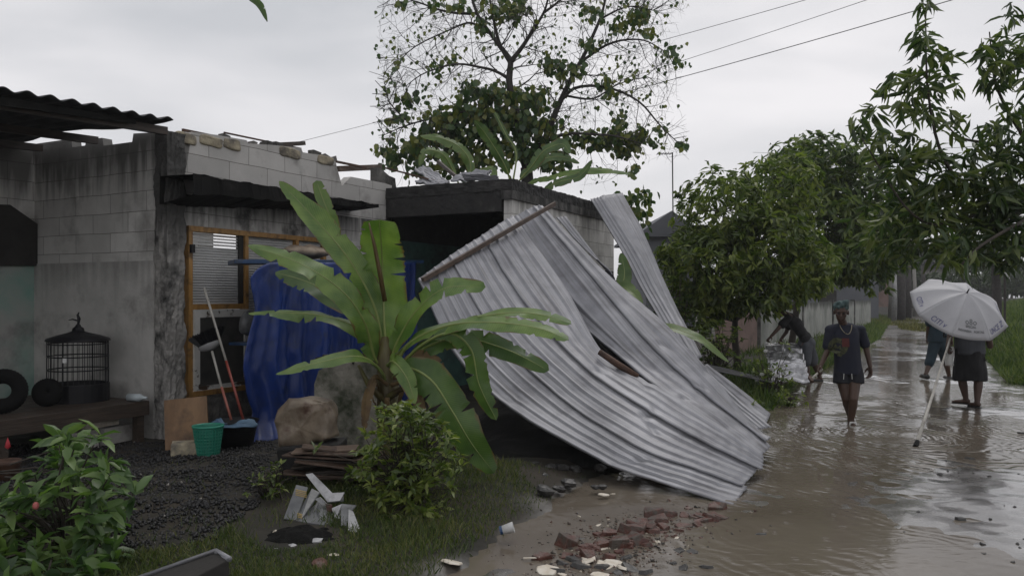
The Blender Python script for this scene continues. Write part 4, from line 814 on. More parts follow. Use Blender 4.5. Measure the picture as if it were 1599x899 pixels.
# burnt rubbish heap
mb = MB(); c0 = G(465,843,.08)
mb.grid(lambda u,v: c0+Vector(((u-.5)*.75,(v-.5)*.6,-.02+.1*math.exp(-((u-.5)**2+(v-.5)**2)*9)+.03*nzv((u*8,v*8,0)))), 40, 40); tag(mb.build('ash_heap', 'ash'), 'black heap of burnt rubbish in front of the tile pile', 'ash heap', kind='stuff')
def scrap(px, py, s, mat, label, name='scrap', group=None, cat='scrap', z=.1, flat=.3, seed=None):
    c = G(px, py, z); mb = MB(); mb.ell((0,0,0), (s, s*random.uniform(.5,.9), s*flat), None, 9, 5)
    mb.v = [tuple(Vector(v)*(1+.5*noise.noise(Vector(v)/s*1.3+Vector((px,py,0))))) for v in mb.v]; o = mb.build(name, mat); o.location = (c.x, c.y, c.z+s*flat*.4); o.rotation_euler = (random.uniform(-.2,.2),random.uniform(-.2,.2),random.random()*6); return tag(o, label, cat, group)
for px, py in ((448,848),(457,852),(489,836),(495,845),(480,839),(430,858)):
    scrap(px, py, random.uniform(.025,.05), 'tile_white', {448:'upper left',457:'lower middle left',489:'upper right',495:'rightmost',480:'middle',430:'lowest, leftmost'}[px]+' white scrap of plastic among the burnt rubbish', 'plastic_scrap', 'white scraps in the burnt rubbish')
scrap(468,834,.07,'brick_red','dull red rag on the burnt rubbish heap','rag',None,'rag')
scrap(430,832,.035,'chip_white','round pale lid left of the burnt rubbish heap','lid',None,'lid')
scrap(498,882,.07,'brick_red','lone brick piece in the grass below the burnt rubbish','brick_fragment',None,'brick')
scrap(521,866,.04,'chip_white','small white chip in the grass right of the burnt rubbish','plaster_chip',None,'chip',flat=.15)
# plastic cup and chips on the verge edge
c = G(792,832,.06); cup = thing('plastic_cup', 'crushed white plastic cup with blue end lying at the verge edge', 'cup', c)
mt4 = Matrix.Rotation(R(75),4,'Y'); mb = MB(); mb.lathe([(0,-.04),(.028,-.04),(.038,.045)], c+Vector((0,0,.03)), 16, mt4); mb.build('body', 'white_plastic', cup, smooth=True); mb = MB(); mb.lathe([(.029,-.05),(.029,-.02)], c+Vector((0,0,.03)), 16, mt4); mb.build('base_band', 'blue_paint', cup)
# dark tin trough at the very bottom left
mb = MB(); A = [(205,899),(300,868),(335,860),(352,864),(360,900)]
p = lambda a0,b0,y0: P(a0,b0,y0)
T1, T2, T3, T4 = p(190,912,4.3), p(338,861,4.3), p(358,872,4.15), p(240,935,4.0)
vs = [T1, T2, T3, T4]; mb.add([v for v in vs]+[v-Vector((0,0,.12)) for v in vs]+[v+Vector((0,.02,-.0)) for v in vs], [(3,2,1,0),(0,1,5,4),(1,2,6,5),(2,3,7,6),(3,0,4,7),(4,5,6,7)]); mb.v = mb.v; mb.build('tin_trough', 'dark', bevel=.006); tr_ = bpy.data.objects['tin_trough']; tag(tr_, 'dark metal trough lying upside down at the bottom left verge', 'trough')
mb = MB(); mb.tube([T1+Vector((0,0,.005)), T2+Vector((0,0,.008)), T3+Vector((0,0,.003))], .012, 8); o = mb.build('rim', 'zinc', smooth=True); o.parent = tr_
mb = MB(); mb.tube([T2, T2+Vector((.03,-.02,-.01)), T3], .016, 8); o = mb.build('end_rim', 'zinc', smooth=True); o.parent = tr_
# ================================================================== FALLEN ZINC SHEETS
def corrugated(name, label, ctrl, ribs, amp=.017, nv=90, per=10, mat='zinc', group='fallen zinc roofing sheets', dent=.013, flip=1, split=None):
    """ctrl: rib curves from one long edge to the other, each a list of (px, py, Y)"""
    curves = [cr_pts([P(*c) for c in cv], nv+1) for cv in ctrl]; nu = ribs*per; K = len(curves)
    S = np.zeros((nu+1, nv+1, 3))
    for j in range(nv+1):
        line = cr_pts([cv[j] for cv in curves], nu+1) if K > 2 else [curves[0][j].lerp(curves[1][j], i/nu) for i in range(nu+1)]
        for i in range(nu+1): S[i,j] = line[i]
    du = np.gradient(S, axis=0); dv_ = np.gradient(S, axis=1); n = unit(np.cross(du, dv_)); n *= np.where(n[...,1:2] > 0, -1, 1)*flip
    ph = (np.arange(nu+1)%per)/per
    if split:
        full = list(split); made = []
        for (lab, i0, i1, j1, lift) in full:
            made.append((lab, i0*per, min(nu, i1*per+int(per*.45)), int(nv*j1), lift))
    else: made = [(label, 0, nu, nv, 0)]
    prof = np.interp(ph, [0,.1,.2,.3,.6,.7,.8,1], [0,1,1,0,0,.1,0,0])
    for lab, ia, ib, jb, lift in made:
      mb = MB(); vs = []; tw = random.uniform(-.012,.012)
      for i in range(ia, ib+1):
        for j in range(jb+1):
            p_ = S[i,j]; jn = j/nv; ii = i/nu; d = lift+tw*j/nv - (.028*math.exp(-((jn-.6-.05*math.sin(ii*5)+.04*nzv((ii*9,0,1)))/.012)**2)*max(0,nzv((ii*7,2,lift*50))+.35) + .02*math.exp(-((jn-.36-.1*ii+.04*nzv((ii*9,0,4)))/.01)**2)*max(0,nzv((ii*6,5,lift*50))+.2))*(1 if split else .3) + amp*prof[i]*(1+.25*nzv((i*.05, j*.08, 1))) + dent*nzv((p_[0]*1.9,p_[1]*1.9,p_[2]*1.9)) + dent*.35*nzv((p_[0]*6,p_[1]*6,p_[2]*6)) + .25*dent*(abs(nzv((i*.03, j*.16, 5)))**2)*4*(-1)
            vs.append(tuple(p_+n[i,j]*d))
      w_ = jb+1; ni = ib-ia; fs = [(i*w_+j,(i+1)*w_+j,(i+1)*w_+j+1,i*w_+j+1) for i in range(ni) for j in range(jb)]
      uv = [[((i+ia)/per+lift*99,j*.05),((i+1+ia)/per+lift*99,j*.05),((i+1+ia)/per+lift*99,(j+1)*.05),((i+ia)/per+lift*99,(j+1)*.05)] for i in range(ni) for j in range(jb)]
      mb.add(vs, fs, uv); o = mb.build(name, mat, smooth=True, solid=.002); tag(o, lab, 'roofing sheet', group)
    return o
# lower broad panel, from its lowest rib to the torn fold
corrugated('zinc_sheet', 'broad lower corrugated zinc panel slumping to the flooded road, wooden batten at its head', [
    [(652,436,8.75),(712,556,8.3),(800,640,7.75),(945,722,7.0),(1050,757,6.65),(1145,788,6.33)],
    [(700,402,9.1),(770,520,8.5),(865,615,7.95),(985,694,7.2),(1085,733,6.9),(1165,762,6.75)],
    [(750,370,9.5),(820,478,8.9),(915,580,8.2),(1020,650,7.6),(1110,700,7.3),(1187,738,7.15)],
    [(800,338,9.95),(876,440,9.35),(940,551,8.7),(1036,613,8.1),(1120,666,7.75),(1190,714,7.45)]], 12, nv=120, amp=.017, split=[('lowest of the broad zinc sheets slumping to the flooded road, its lower edge hanging free',0,4,1.0,0),('middle one of the broad zinc sheets below the torn gap',4,8,.985,.009),('upper one of the broad zinc sheets, bordering the torn gap where the short post lies',8,12,1.0,.018)])
# upper panel, folded back above the tear
corrugated('zinc_sheet', 'upper darker corrugated zinc panel folded behind the torn gap', [
    [(786,348,10.1),(842,452,9.6),(952,545,8.95),(1030,608,8.35),(1112,664,7.95),(1184,716,7.6)],
    [(826,326,10.2),(925,450,9.45),(1010,550,8.9),(1080,610,8.55),(1150,660,8.2),(1200,700,7.95)],
    [(846,322,10.3),(945,425,9.8),(1037,506,9.35),(1128,605,8.85),(1178,668,8.5),(1209,688,8.3)]], 5, amp=.019, nv=110, split=[('zinc sheet folded behind the torn gap, running beside the short post',0,3,1.0,0),('outermost zinc sheet along the top edge of the folded panel',3,5,.97,.012)])
corrugated('zinc_sheet', 'short zinc sheet sliver behind the upper panel below the annex wall', [
    [(868,340,11.0),(905,380,10.8),(955,425,10.5)],[(884,338,11.2),(925,390,10.9),(972,455,10.6)]], 3, nv=30)
corrugated('zinc_sheet', 'narrow steep zinc strip leaning on the far corner of the annex', [
    [(922,311,13.2),(966,385,12.6),(1015,475,11.8),(1075,568,10.9),(1130,628,10.2),(1180,672,9.6)],
    [(942,306,13.3),(995,390,12.6),(1043,480,11.8),(1092,562,10.9),(1150,622,10.3),(1205,668,9.7)]], 4, nv=70)
corrugated('zinc_sheet', 'dark turned side of the narrow strip against the annex corner', [
    [(939,306,13.3),(992,390,12.62),(1040,480,11.82),(1089,562,10.95)],
    [(972,301,13.8),(1010,372,13.1),(1052,470,12.2),(1097,556,11.2)]], 2, nv=50, mat='zinc')
corrugated('zinc_sheet', 'zinc sheet end lying low behind the others at the water edge', [
    [(1092,575,11.0),(1140,622,10.8),(1196,662,10.3)],[(1104,568,11.3),(1150,603,11.1),(1203,646,10.9)]], 3, nv=40)
corrugated('zinc_sheet', 'flat sheet lying dark side up in the weeds behind the narrow strip', [
    [(1080,572,12.6),(1140,584,12.4),(1206,598,12.2)],[(1092,566,13.4),(1150,578,13.2),(1200,592,13.0)]], 3, nv=30, mat='asbestos')
b_ = stick('roof_batten', 'long dark wooden batten nailed along the head of the broad zinc panel', 'batten', P(660,437,8.72), P(866,318,10.15), .05,.05,'wood_rotten','bare timbers and bars left on the roof')
b_['group'] = 'timber on the fallen sheets'
mb = MB(); mb.tube([P(936,549,8.45), P(962,567,8.37), P(996,588,8.3)], [.032,.036,.032], 12); tag(mb.build('timber_stub', 'rust', smooth=True), 'short round rusty brown post lying across the torn gap in the zinc', 'post')
corrugated('zinc_sheet', 'added dark sheet standing for the shade deep in the torn gap behind the short post', [
    [(835,440,9.9),(905,530,9.5),(985,615,9.1)],[(885,430,10.1),(970,510,9.6),(1050,600,9.2)]], 4, nv=30, mat='asbestos')  # sheet added behind the gap, its shade put into the dark colour
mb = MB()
mb.grid(lambda u,v: Vector((-.9+u*2.6+.35*v, 7.75+v*2.0-u*.55, .04+.55*math.sin(min(1,v*1.1)*1.57)*math.sin(u*2.9+.15)+.09*nzv((u*5,v*5,2))+.04*nzv((u*14,v*12,2)))), 60, 50); tag(mb.build('shade_mound', 'black'), 'black mound added to deepen the shade under the zinc', 'debris', kind='stuff')  # added mound, coloured black to darken the void under the sheets
# rubble lumps under the sheet
sl_ = [(random.uniform(790,960), random.uniform(700,772), random.uniform(.03,.09)) for _ in range(18)]; lb_ = rowlab(sl_, (724, 748), ('the deepest row under the fallen zinc','the middle row under the fallen zinc','the front row under the fallen zinc'), 'broken lump')
for px, py, s in sl_:
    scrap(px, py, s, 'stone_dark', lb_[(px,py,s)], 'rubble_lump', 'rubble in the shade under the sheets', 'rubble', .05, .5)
for px, py, s in ((943,773,.045),(957,771,.02),(905,806,.015),(858,770,.025),(800,745,.02),(886,722,.03),(823,727,.03)):
    scrap(px, py, s, 'chip_white', {943:'white chip right below the corner of the lowest zinc sheet',957:'white chip farthest right under the zinc edge',905:'white chip nearest the camera on the mud edge',858:'white chip at the grass end near the sheet',800:'white chip farthest left by the hanging banana leaf',886:'right one of two white chips deep under the zinc',823:'left one of two white chips deep under the zinc'}[px], 'plaster_chip', 'white chips near the sheet edge', 'chip', .03, .25)
# ================================================================== BRICK RUBBLE ON THE ROAD
def frag(px, py, s, mat, label, name, group, cat, flat=.35, z=0):
    if mat == 'brick_red': px += random.gauss(0,9); py += random.gauss(0,5); s *= random.uniform(.85,1.5)
    z += .012 if mat == 'chip_white' else 0; c = G(px, py, z); mb = MB(); n = random.randint(5,7); a0 = sorted(random.uniform(0,6.28)+0 for _ in range(n)); a0 = [2*math.pi*k/n+random.uniform(-.35,.35) for k in range(n)]
    r_ = [s*random.uniform(.65,1.15) for _ in range(n)]; el = random.uniform(.6,.95); h_ = s*flat
    bo = [(r_[k]*math.cos(a0[k]), el*r_[k]*math.sin(a0[k]), 0) for k in range(n)]; tp = [(x*.85+random.uniform(-.1,.1)*s, y*.85, h_*random.uniform(.7,1.2)) for x, y, _ in bo]
    mb.add(bo+tp, [tuple(range(n-1,-1,-1)), tuple(range(n,2*n))]+[(k,(k+1)%n,(k+1)%n+n,k+n) for k in range(n)])
    o = mb.build(name, mat, recalc=True, bevel=s*.06); o.location = (c.x, c.y, gz(c.x,c.y)+z-s*.12); o.rotation_euler = (random.uniform(-.3,.3), random.uniform(-.3,.3), random.random()*6.28); tag(o, label, cat, group)
red = [(1022,803,.09),(1048,806,.08),(1003,818,.07),(1030,822,.06),(1062,818,.07),(1088,806,.06),(1098,812,.05),(985,815,.06),(1042,832,.06),(1015,832,.07),(990,842,.1),(965,850,.07),(1000,850,.07),(950,845,.06),(905,852,.08),(925,846,.05),(958,864,.05),(940,872,.06),(1055,826,.05),(1075,801,.05),(880,873,.07),(900,862,.06),(1020,846,.05),(1070,836,.04),(970,838,.05),(1010,808,.05),(1103,805,.04)]+[(1105-215*u+rs_.gauss(0,14), 802+62*u+rs_.gauss(0,7), rs_.uniform(.03,.085)) for rs_ in [random.Random(5)] for u in [rs_.random() for _ in range(36)]]
lb_ = rowlab(red, (808, 820, 835, 850), ('the farthest row of bricks','the second row of bricks','the middle row of bricks','the fourth row of bricks','the nearest row of bricks'), 'red brick piece')
for px, py, s in red: frag(px, py, s, 'brick_red', lb_[(px,py,s)], 'brick_fragment', 'brick rubble on the muddy road', 'brick', .75)
dk = [(895,872,.09),(880,880,.08),(910,884,.1),(940,885,.07),(985,890,.08),(1010,893,.07),(925,860,.06),(1066,888,.06),(1098,885,.045),(1035,862,.05),(975,872,.06),(1060,860,.07),(1080,862,.06),(1090,824,.07),(955,820,.05),(905,842,.06),(1050,880,.05),(870,892,.07),(965,895,.06)]
lb_ = rowlab(dk, (868, 881), ('the far row of road rubble','the middle row of road rubble','the near row of road rubble'), 'dark wet stone')
for px, py, s in dk: frag(px, py, s, 'stone_dark', lb_[(px,py,s)], 'stone_piece', 'dark stones in the road rubble', 'stone', .4)
wh = [(938,818,.04),(944,850,.06),(920,868,.05),(943,880,.05),(962,878,.06),(912,882,.045),(922,870,.045),(855,890,.055),(937,896,.05),(975,884,.045),(930,841,.025),(918,838,.02),(915,875,.05),(1027,844,.02),(706,886,.05),(962,829,.03),(878,895,.02),(1060,806,.02),(1056,837,.03)]
lb_ = rowlab(wh, (845, 877), ('the far row of road rubble','the middle row of road rubble','the near row of road rubble'), 'cream tile chip')
for px, py, s in wh: frag(px, py, s*1.55, 'chip_white', lb_[(px,py,s)], 'plaster_chip', 'cream chips in the road rubble', 'chip', .18)
mb = MB(); mb.tube([G(817,876)+Vector((0,0,.02)), G(843,875)+Vector((0,0,.02))], .006, 6); tag(mb.build('white_stick', 'chip_white'), 'thin white stick lying on the mud left of the rubble', 'stick')
for px, py, s, lb in ((1243,661,.09,'black clod in the water in front of the walking man'),(1186,834,.07,'dark stone poking out of the brown water'),(1498,811,.06,'dark leaf shaped clod on the wet right side of the road'),(1466,743,.04,'small dark clod below the pole tip'),(1513,716,.07,'dark clod in the reflection of the person with the umbrella'),(1595,677,.06,'dark clod at the right edge of the road'),(1561,704,.05,'small clod on the pale mud right of the reflection'),(1104,886,.05,'dark stone right of the brick rubble'),(1560,655,.03,'small dark pebble on the mud near the right edge')):
    frag(px, py, s, 'stone_dark', lb, 'mud_clod', 'clods on the flooded road', 'clod', .4)
pb = [(random.uniform(1400,1599), random.uniform(640,890), random.uniform(.008,.022)) for _ in range(36)]; lb_ = rowlab(pb, (715, 800), ('the far road band','the middle road band','the near road band'), 'dark pebble')
for px, py, s in pb: frag(px, py, s, 'stone_dark', lb_[(px,py,s)], 'pebble', 'pebbles on the wet road', 'pebble', .6)

gv, gf, gr, cnt = [], [], [], 0
for _ in range(2600):
    u = random.random(); px = 1045-150*u+random.gauss(0,55); py = 805+85*u+random.gauss(0,14)
    if py > 930 or py < 780: continue
    c = G(px, py); s = random.uniform(.004,.02)*random.random()**.5; q = base*s*rng.uniform(.5,1.4,(6,3)); q[:,2] *= .5
    rt = np.array(Matrix.Rotation(random.random()*6, 3, Vector((random.random(),random.random(),1)))); q = q@rt.T+np.array((c.x, c.y, max(gz(c.x,c.y),.0)+s*.2)); gv.append(q); gf += [(a+cnt*6, b+cnt*6, c_+cnt*6) for a,b,c_ in of]; gr += [random.random()]*6; cnt += 1
m2_, n2_, b2_ = newmat('grit'); a2_ = n2_.nodes.new('ShaderNodeAttribute'); a2_.attribute_name = 'rnd'; r2_ = ramp(n2_, [(.0,(.02,.018,.016)),(.4,(.06,.05,.04)),(.7,(.1,.04,.028)),(.93,(.14,.11,.08)),(1,(.5,.45,.36))]); n2_.links.new(a2_.outputs['Fac'], r2_.inputs[0]); n2_.links.new(r2_.outputs[0], b2_.inputs['Base Color']); b2_.inputs['Roughness'].default_value = .5
mt['grit'] = m2_; tag(fastmesh('rubble_grit', np.concatenate(gv), np.array(gf), 'grit', None, np.array(gr), 3), 'fine muddy grit between the brick pieces on the road', 'grit', kind='stuff')
# ================================================================== BANANA PLANTS
def bleaf(parent, ctrl, width, nh, mat='banana', stalk=.16, fold=.25, tears=3, rib='midrib', droop=0, label=None, shape=(.35,.5), thick=.013, seed=0):
    """ctrl: world points along the midrib; width: full blade width in metres; nh: the way the upper face looks"""
    n = 64; pts = cr_pts(ctrl, n); rs = random.Random(seed+len(ctrl)*7+int(width*1000)); nh = Vector(nh)
    tear = {(rs.randint(int(n*.28), n-5), rs.choice((-1,1))): rs.uniform(.2,.85) for _ in range(int(tears*2.2)+2)}; width *= (.9 if abs(width-.5) < .01 else .78)
    J = 6; vs, uvs = [], []; ph = rs.random()*9; arc = 0
    for i, p_ in enumerate(pts):
        s = i/(n-1); t = (pts[min(i+1,n-1)]-pts[max(i-1,0)]).normalized(); arc += (pts[i]-pts[i-1]).length if i else 0
        sd = t.cross(nh).normalized(); nn = sd.cross(t).normalized()
        if s < stalk: wd = .006+.01*s/stalk
        else:
            q = (s-stalk)/(1-stalk); wd = .5*width*min(1, (q/.28)**shape[0] if q > 0 else 0)*min(1, ((1-q)/.35)**shape[1])
            wd = max(wd, .003)
        for sg in (-1, 1):
            pass
        row = []
        for j in range(-J, J+1):
            a0 = j/J; sg = 1 if a0 >= 0 else -1; k = 1
            for (ti, ts), dp in tear.items():
                if abs(a0) > .99 and ts == sg and 1 < abs(i-ti) < 4: k = .94
                if ts == sg and abs(i-ti) <= 1 and abs(a0) > 1-dp: k = (1-dp)/abs(a0) if abs(i-ti) == 0 else 1
            a1 = a0*k; f = fold*(1-.5*s)+droop*s
            lift = abs(a1)*wd*math.sin(f) - droop*.35*wd*a1*a1*4*s
            rip = .045*wd*math.sin(arc*21+ph+a0*2+3*nzv((arc*2,ph,0)))*abs(a0)+.2*wd*abs(a0)*nzv((arc*3.2+ph, sg*3, 1))*2
            v = p_+sd*(a1*wd*math.cos(f))+nn*(lift+rip)
            row.append(v); 
        vs += row; uvs.append([(arc, (j/J)) for j in range(-J, J+1)])
    W_ = 2*J+1; fs, fu = [], []
    for i in range(n-1):
        for j in range(2*J):
            sg = -1 if j < J else 1; cut = any(ts == sg and ti == i and (J-j if sg < 0 else j-J+1)/J > 1-dp+.05 for (ti, ts), dp in tear.items())
            fs.append((i*W_+j, i*W_+j+1, (i+1)*W_+j+1, (i+1)*W_+j)); fu.append([uvs[i][j], uvs[i][j+1], uvs[i+1][j+1], uvs[i+1][j]])
    mb = MB(); mb.add(vs, fs, fu); o = mb.build('leaf', mat, parent, smooth=True)
    if label: o['label'] = label
    mb = MB(); mb.tube([p_-nh.normalized()*.004 for p_ in pts], [thick*(1.5-1.35*(i/(n-1))**.6)+.002 for i in range(n)], 7); mb.build('midrib', rib, o, smooth=True)
    return o
def PL(*a): return [P(*q) for q in a]
yb = 7.3; base = Vector((P(612,700,yb).x, yb, .05))
ban = thing('banana_plant', 'big banana plant with broad fresh leaves in front of the blue tarpaulin', 'banana plant', base)
mb = MB(); mb.tube([base+Vector((0,0,-.1)), P(612,690,yb), P(608,640,yb), P(605,590,yb), P(602,555,yb), P(601,525,yb)], [.15,.13,.115,.1,.075,.04], 16)
mb.v = [tuple(Vector(v)+.012*noise.noise_vector(Vector(v)*11)) for v in mb.v]; mb.build('stem', 'banana_stem', ban, smooth=True)
for k in range(9):                          # dry sheaths round the stem
    a0 = k*.75; z0 = random.uniform(.15,.75); c = Vector((base.x, base.y, 0)); r_ = .13
    mb = MB(); q = [c+Vector((math.cos(a0+.25*s)*(r_+.02*i), math.sin(a0+.25*s)*(r_+.02*i), z0+.13*i*(1 if i < 2 else .6))) for i in range(4) for s in (0,1)]
    mb.add(q, [(2*i,2*i+1,2*i+3,2*i+2) for i in range(3)]); mb.build('dry_sheath', random.choice(['dead_leaf','banana_stem']), ban, smooth=True, solid=.006)
Z = (0,-.35,.9); V_ = (0,-1,.15)
bleaf(ban, PL((600,560,7.3),(585,480,7.25),(545,405,7.15),(490,340,7.1),(436,283,7.05)), .34, (.35,-.8,.45), stalk=.12, tears=3, fold=.18, label='tall leaf reaching to the upper left', seed=1)
bleaf(ban, PL((604,560,7.3),(600,500,7.28),(598,440,7.3),(596,390,7.25),(592,343,7.1)), .5, (-.1,-1,.1), stalk=.03, fold=.12, shape=(.3,.16), tears=3, label='upright leaf facing the road', seed=2)
bleaf(ban, PL((604,570,7.28),(586,560,7.25),(570,505,7.1),(535,455,6.95),(470,412,6.8),(387,383,6.7)), .36, (.25,-.75,.65), stalk=.2, tears=2, fold=-.1, label='long leaf arching to the left', seed=3)
bleaf(ban, PL((602,585,7.28),(590,545,7.3),(555,510,7.35),(500,492,7.4),(440,488,7.4),(388,489,7.4)), .26, (.1,-.45,.9), stalk=.2, tears=4, fold=-.35, label='level leaf pointing left', seed=4)
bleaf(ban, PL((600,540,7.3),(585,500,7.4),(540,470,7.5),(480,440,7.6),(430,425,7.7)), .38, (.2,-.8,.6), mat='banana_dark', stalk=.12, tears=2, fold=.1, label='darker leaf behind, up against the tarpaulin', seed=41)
bleaf(ban, PL((604,600,7.25),(592,575,7.1),(560,556,6.9),(500,565,6.75),(431,584,6.6)), .25, (0,-.5,.85), stalk=.15, tears=1, fold=-.1, label='short low leaf on the left', seed=5)
bleaf(ban, PL((610,565,7.28),(622,530,7.2),(650,485,7.1),(695,450,7.0),(758,448,6.9)), .34, (-.3,-.75,.6), stalk=.12, tears=2, fold=.2, shape=(.35,.35), label='arching leaf rising to the right', seed=6)
bleaf(ban, PL((614,580,7.27),(640,535,7.1),(700,508,6.9),(770,503,6.7),(840,512,6.55),(888,530,6.45)), .26, (0,-.62,.8), stalk=.15, tears=5, fold=-.15, shape=(.35,.35), label='longest leaf stretched out to the right', seed=7)
bleaf(ban, PL((614,560,7.3),(660,520,7.3),(730,498,7.3),(800,488,7.25),(850,492,7.2),(892,505,7.1)), .2, (0,-.6,.8), stalk=.4, tears=4, fold=-.1, shape=(.5,.3), label='upper leaf on the right with a long bare stalk', seed=8)
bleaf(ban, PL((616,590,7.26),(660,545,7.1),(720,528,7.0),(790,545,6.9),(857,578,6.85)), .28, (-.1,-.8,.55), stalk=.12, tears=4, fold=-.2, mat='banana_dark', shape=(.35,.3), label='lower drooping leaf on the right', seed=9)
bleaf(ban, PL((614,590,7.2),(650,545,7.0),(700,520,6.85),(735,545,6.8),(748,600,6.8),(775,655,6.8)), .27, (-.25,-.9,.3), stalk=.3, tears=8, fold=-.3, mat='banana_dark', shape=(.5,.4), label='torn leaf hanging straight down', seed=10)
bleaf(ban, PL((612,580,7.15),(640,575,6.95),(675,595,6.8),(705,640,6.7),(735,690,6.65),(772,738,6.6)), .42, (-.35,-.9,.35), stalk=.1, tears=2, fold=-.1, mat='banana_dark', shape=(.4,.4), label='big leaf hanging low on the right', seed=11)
bleaf(ban, PL((612,575,7.2),(635,560,7.1),(660,560,7.05),(680,572,7.0),(690,600,7.0)), .22, (-.2,-.8,.5), mat='dead_leaf', rib='dead_leaf', stalk=.2, tears=3, fold=-.3, label='withered yellow brown leaf', seed=12)
bleaf(ban, PL((606,570,7.1),(615,565,6.9),(635,590,6.8),(648,630,6.75)), .2, (-.2,-.9,.3), mat='banana', stalk=.1, tears=1, fold=.1, label='short leaf in front of the stem', seed=13)
bleaf(ban, PL((590,460,7.4),(560,430,7.45),(530,370,7.5),(508,320,7.5),(494,282,7.5)), .17, (.2,-.9,.3), mat='banana_pale', stalk=.5, tears=1, fold=.2, shape=(.4,.2), label='small pale leaf behind the tall one', seed=14)
for (q_, w_, sd_) in ((((604,600,7.2),(585,590,7.05),(572,625,6.95),(568,680,6.9)),.13,51),(((612,600,7.15),(640,598,6.95),(655,640,6.85),(658,700,6.8)),.15,52),(((615,590,7.15),(665,585,6.9),(690,620,6.8),(694,668,6.75)),.12,53)):
    bleaf(ban, PL(*q_), w_, (-.2,-.95,.2), mat='dead_leaf', rib='dead_leaf', stalk=.2, tears=5, fold=-.6, label='dead brown hanging leaf', seed=sd_)
mb = MB(); mb.tube(PL((601,470,7.2),(592,420,7.15),(584,380,7.1),(576,348,7.05)), [.022,.02,.016,.006], 8); mb.build('rolled_leaf', 'banana_dark', ban, smooth=True)
for q in (((606,620),(640,600),(655,575)),((604,630),(575,600),(560,570)),((610,650),(640,625),(662,612))):
    mb = MB(); mb.tube([P(a0,b0,7.2-.06*i) for i,(a0,b0) in enumerate(q)], [.035,.024,.014], 9); mb.build('leaf_stalk', 'banana_stem', ban, smooth=True)
# banana plants behind the annex
bx_ = P(800,470,15.5); ban2 = thing('banana_plant', 'banana plant behind the annex roof with one upright and several drooping leaves', 'banana plant', (bx_.x, 15.5, 0))
mb = MB(); mb.tube([(bx_.x,15.5,0),(bx_.x,15.5,2),(bx_.x+.05,15.5,3.9)], [.14,.12,.07], 12); mb.build('stem', 'banana_stem', ban2, smooth=True)
for a0, w_, nh, m0, lb, sd_ in (
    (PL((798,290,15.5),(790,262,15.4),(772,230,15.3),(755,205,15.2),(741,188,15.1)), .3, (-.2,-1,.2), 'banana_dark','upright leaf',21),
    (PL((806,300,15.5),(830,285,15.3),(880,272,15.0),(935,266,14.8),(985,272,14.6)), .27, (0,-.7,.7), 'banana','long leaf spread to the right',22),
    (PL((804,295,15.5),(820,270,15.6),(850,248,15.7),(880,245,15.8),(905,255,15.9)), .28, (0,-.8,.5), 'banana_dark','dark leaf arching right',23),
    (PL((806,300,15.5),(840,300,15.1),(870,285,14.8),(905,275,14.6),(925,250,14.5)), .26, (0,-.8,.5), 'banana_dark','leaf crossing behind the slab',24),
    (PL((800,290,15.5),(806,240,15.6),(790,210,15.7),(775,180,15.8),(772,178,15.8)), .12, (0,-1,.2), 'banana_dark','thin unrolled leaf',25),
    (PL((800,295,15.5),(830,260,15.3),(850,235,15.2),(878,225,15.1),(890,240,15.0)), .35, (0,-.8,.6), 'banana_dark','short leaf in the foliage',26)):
    bleaf(ban2, a0, w_, nh, mat=m0, tears=4, fold=-.1, label=lb, seed=sd_)
bx_ = P(690,300,15.0); ban3 = thing('banana_plant', 'yellowing tattered banana plant behind the torn roof tin', 'banana plant', (bx_.x+.4, 15.0, 0))
mb = MB(); mb.tube([(bx_.x+.4,15,0),(bx_.x+.4,15,2),(bx_.x+.35,15,3.6)], [.13,.11,.06], 12); mb.build('stem', 'banana_stem', ban3, smooth=True)
for a0, w_, nh, lb, sd_ in ((PL((725,300,15),(735,260,15),(720,232,15),(690,216,15),(656,212,15)), .34, (0,-.8,.6),'tattered leaf arching left',31),(PL((725,300,15),(745,270,14.8),(765,262,14.6),(775,285,14.5)), .26, (0,-.8,.5),'tattered leaf drooping right',32),(PL((722,300,15),(705,262,14.9),(690,240,14.8),(665,235,14.7),(655,258,14.7)), .3, (0,-.8,.5),'low tattered leaf',33)):
    bleaf(ban3, a0, w_, nh, mat='banana_pale', tears=12, fold=-.5, label=lb, seed=sd_)
bx_ = P(960,560,11.4); ban4 = thing('banana_plant', 'small banana plant half buried behind the zinc sheets', 'banana plant', (bx_.x, 11.4, 0))
mb = MB(); mb.tube([(bx_.x,11.4,0),(bx_.x+.02,11.4,1.0)], [.1,.06], 12); mb.build('stem', 'banana_stem', ban4, smooth=True)
bleaf(ban4, PL((962,540,11.4),(985,510,11.0),(1030,508,10.2),(1085,525,9.9),(1138,565,9.7)), .22, (-.1,-.5,.85), mat='banana_pale', tears=2, fold=.1, label='pale leaf lying over the narrow zinc strip', seed=41)
bleaf(ban4, PL((962,540,11.4),(955,480,11.6),(965,450,11.7),(985,455,11.5),(1003,475,11.3)), .3, (0,-.8,.5), mat='banana_pale', tears=2, label='leaf in the gap between the sheets', seed=42)
bleaf(ban4, PL((962,540,11.4),(965,470,11.9),(975,430,12.1),(970,395,12.2)), .3, (.1,-.9,.3), mat='banana_dark', tears=2, seed=43)

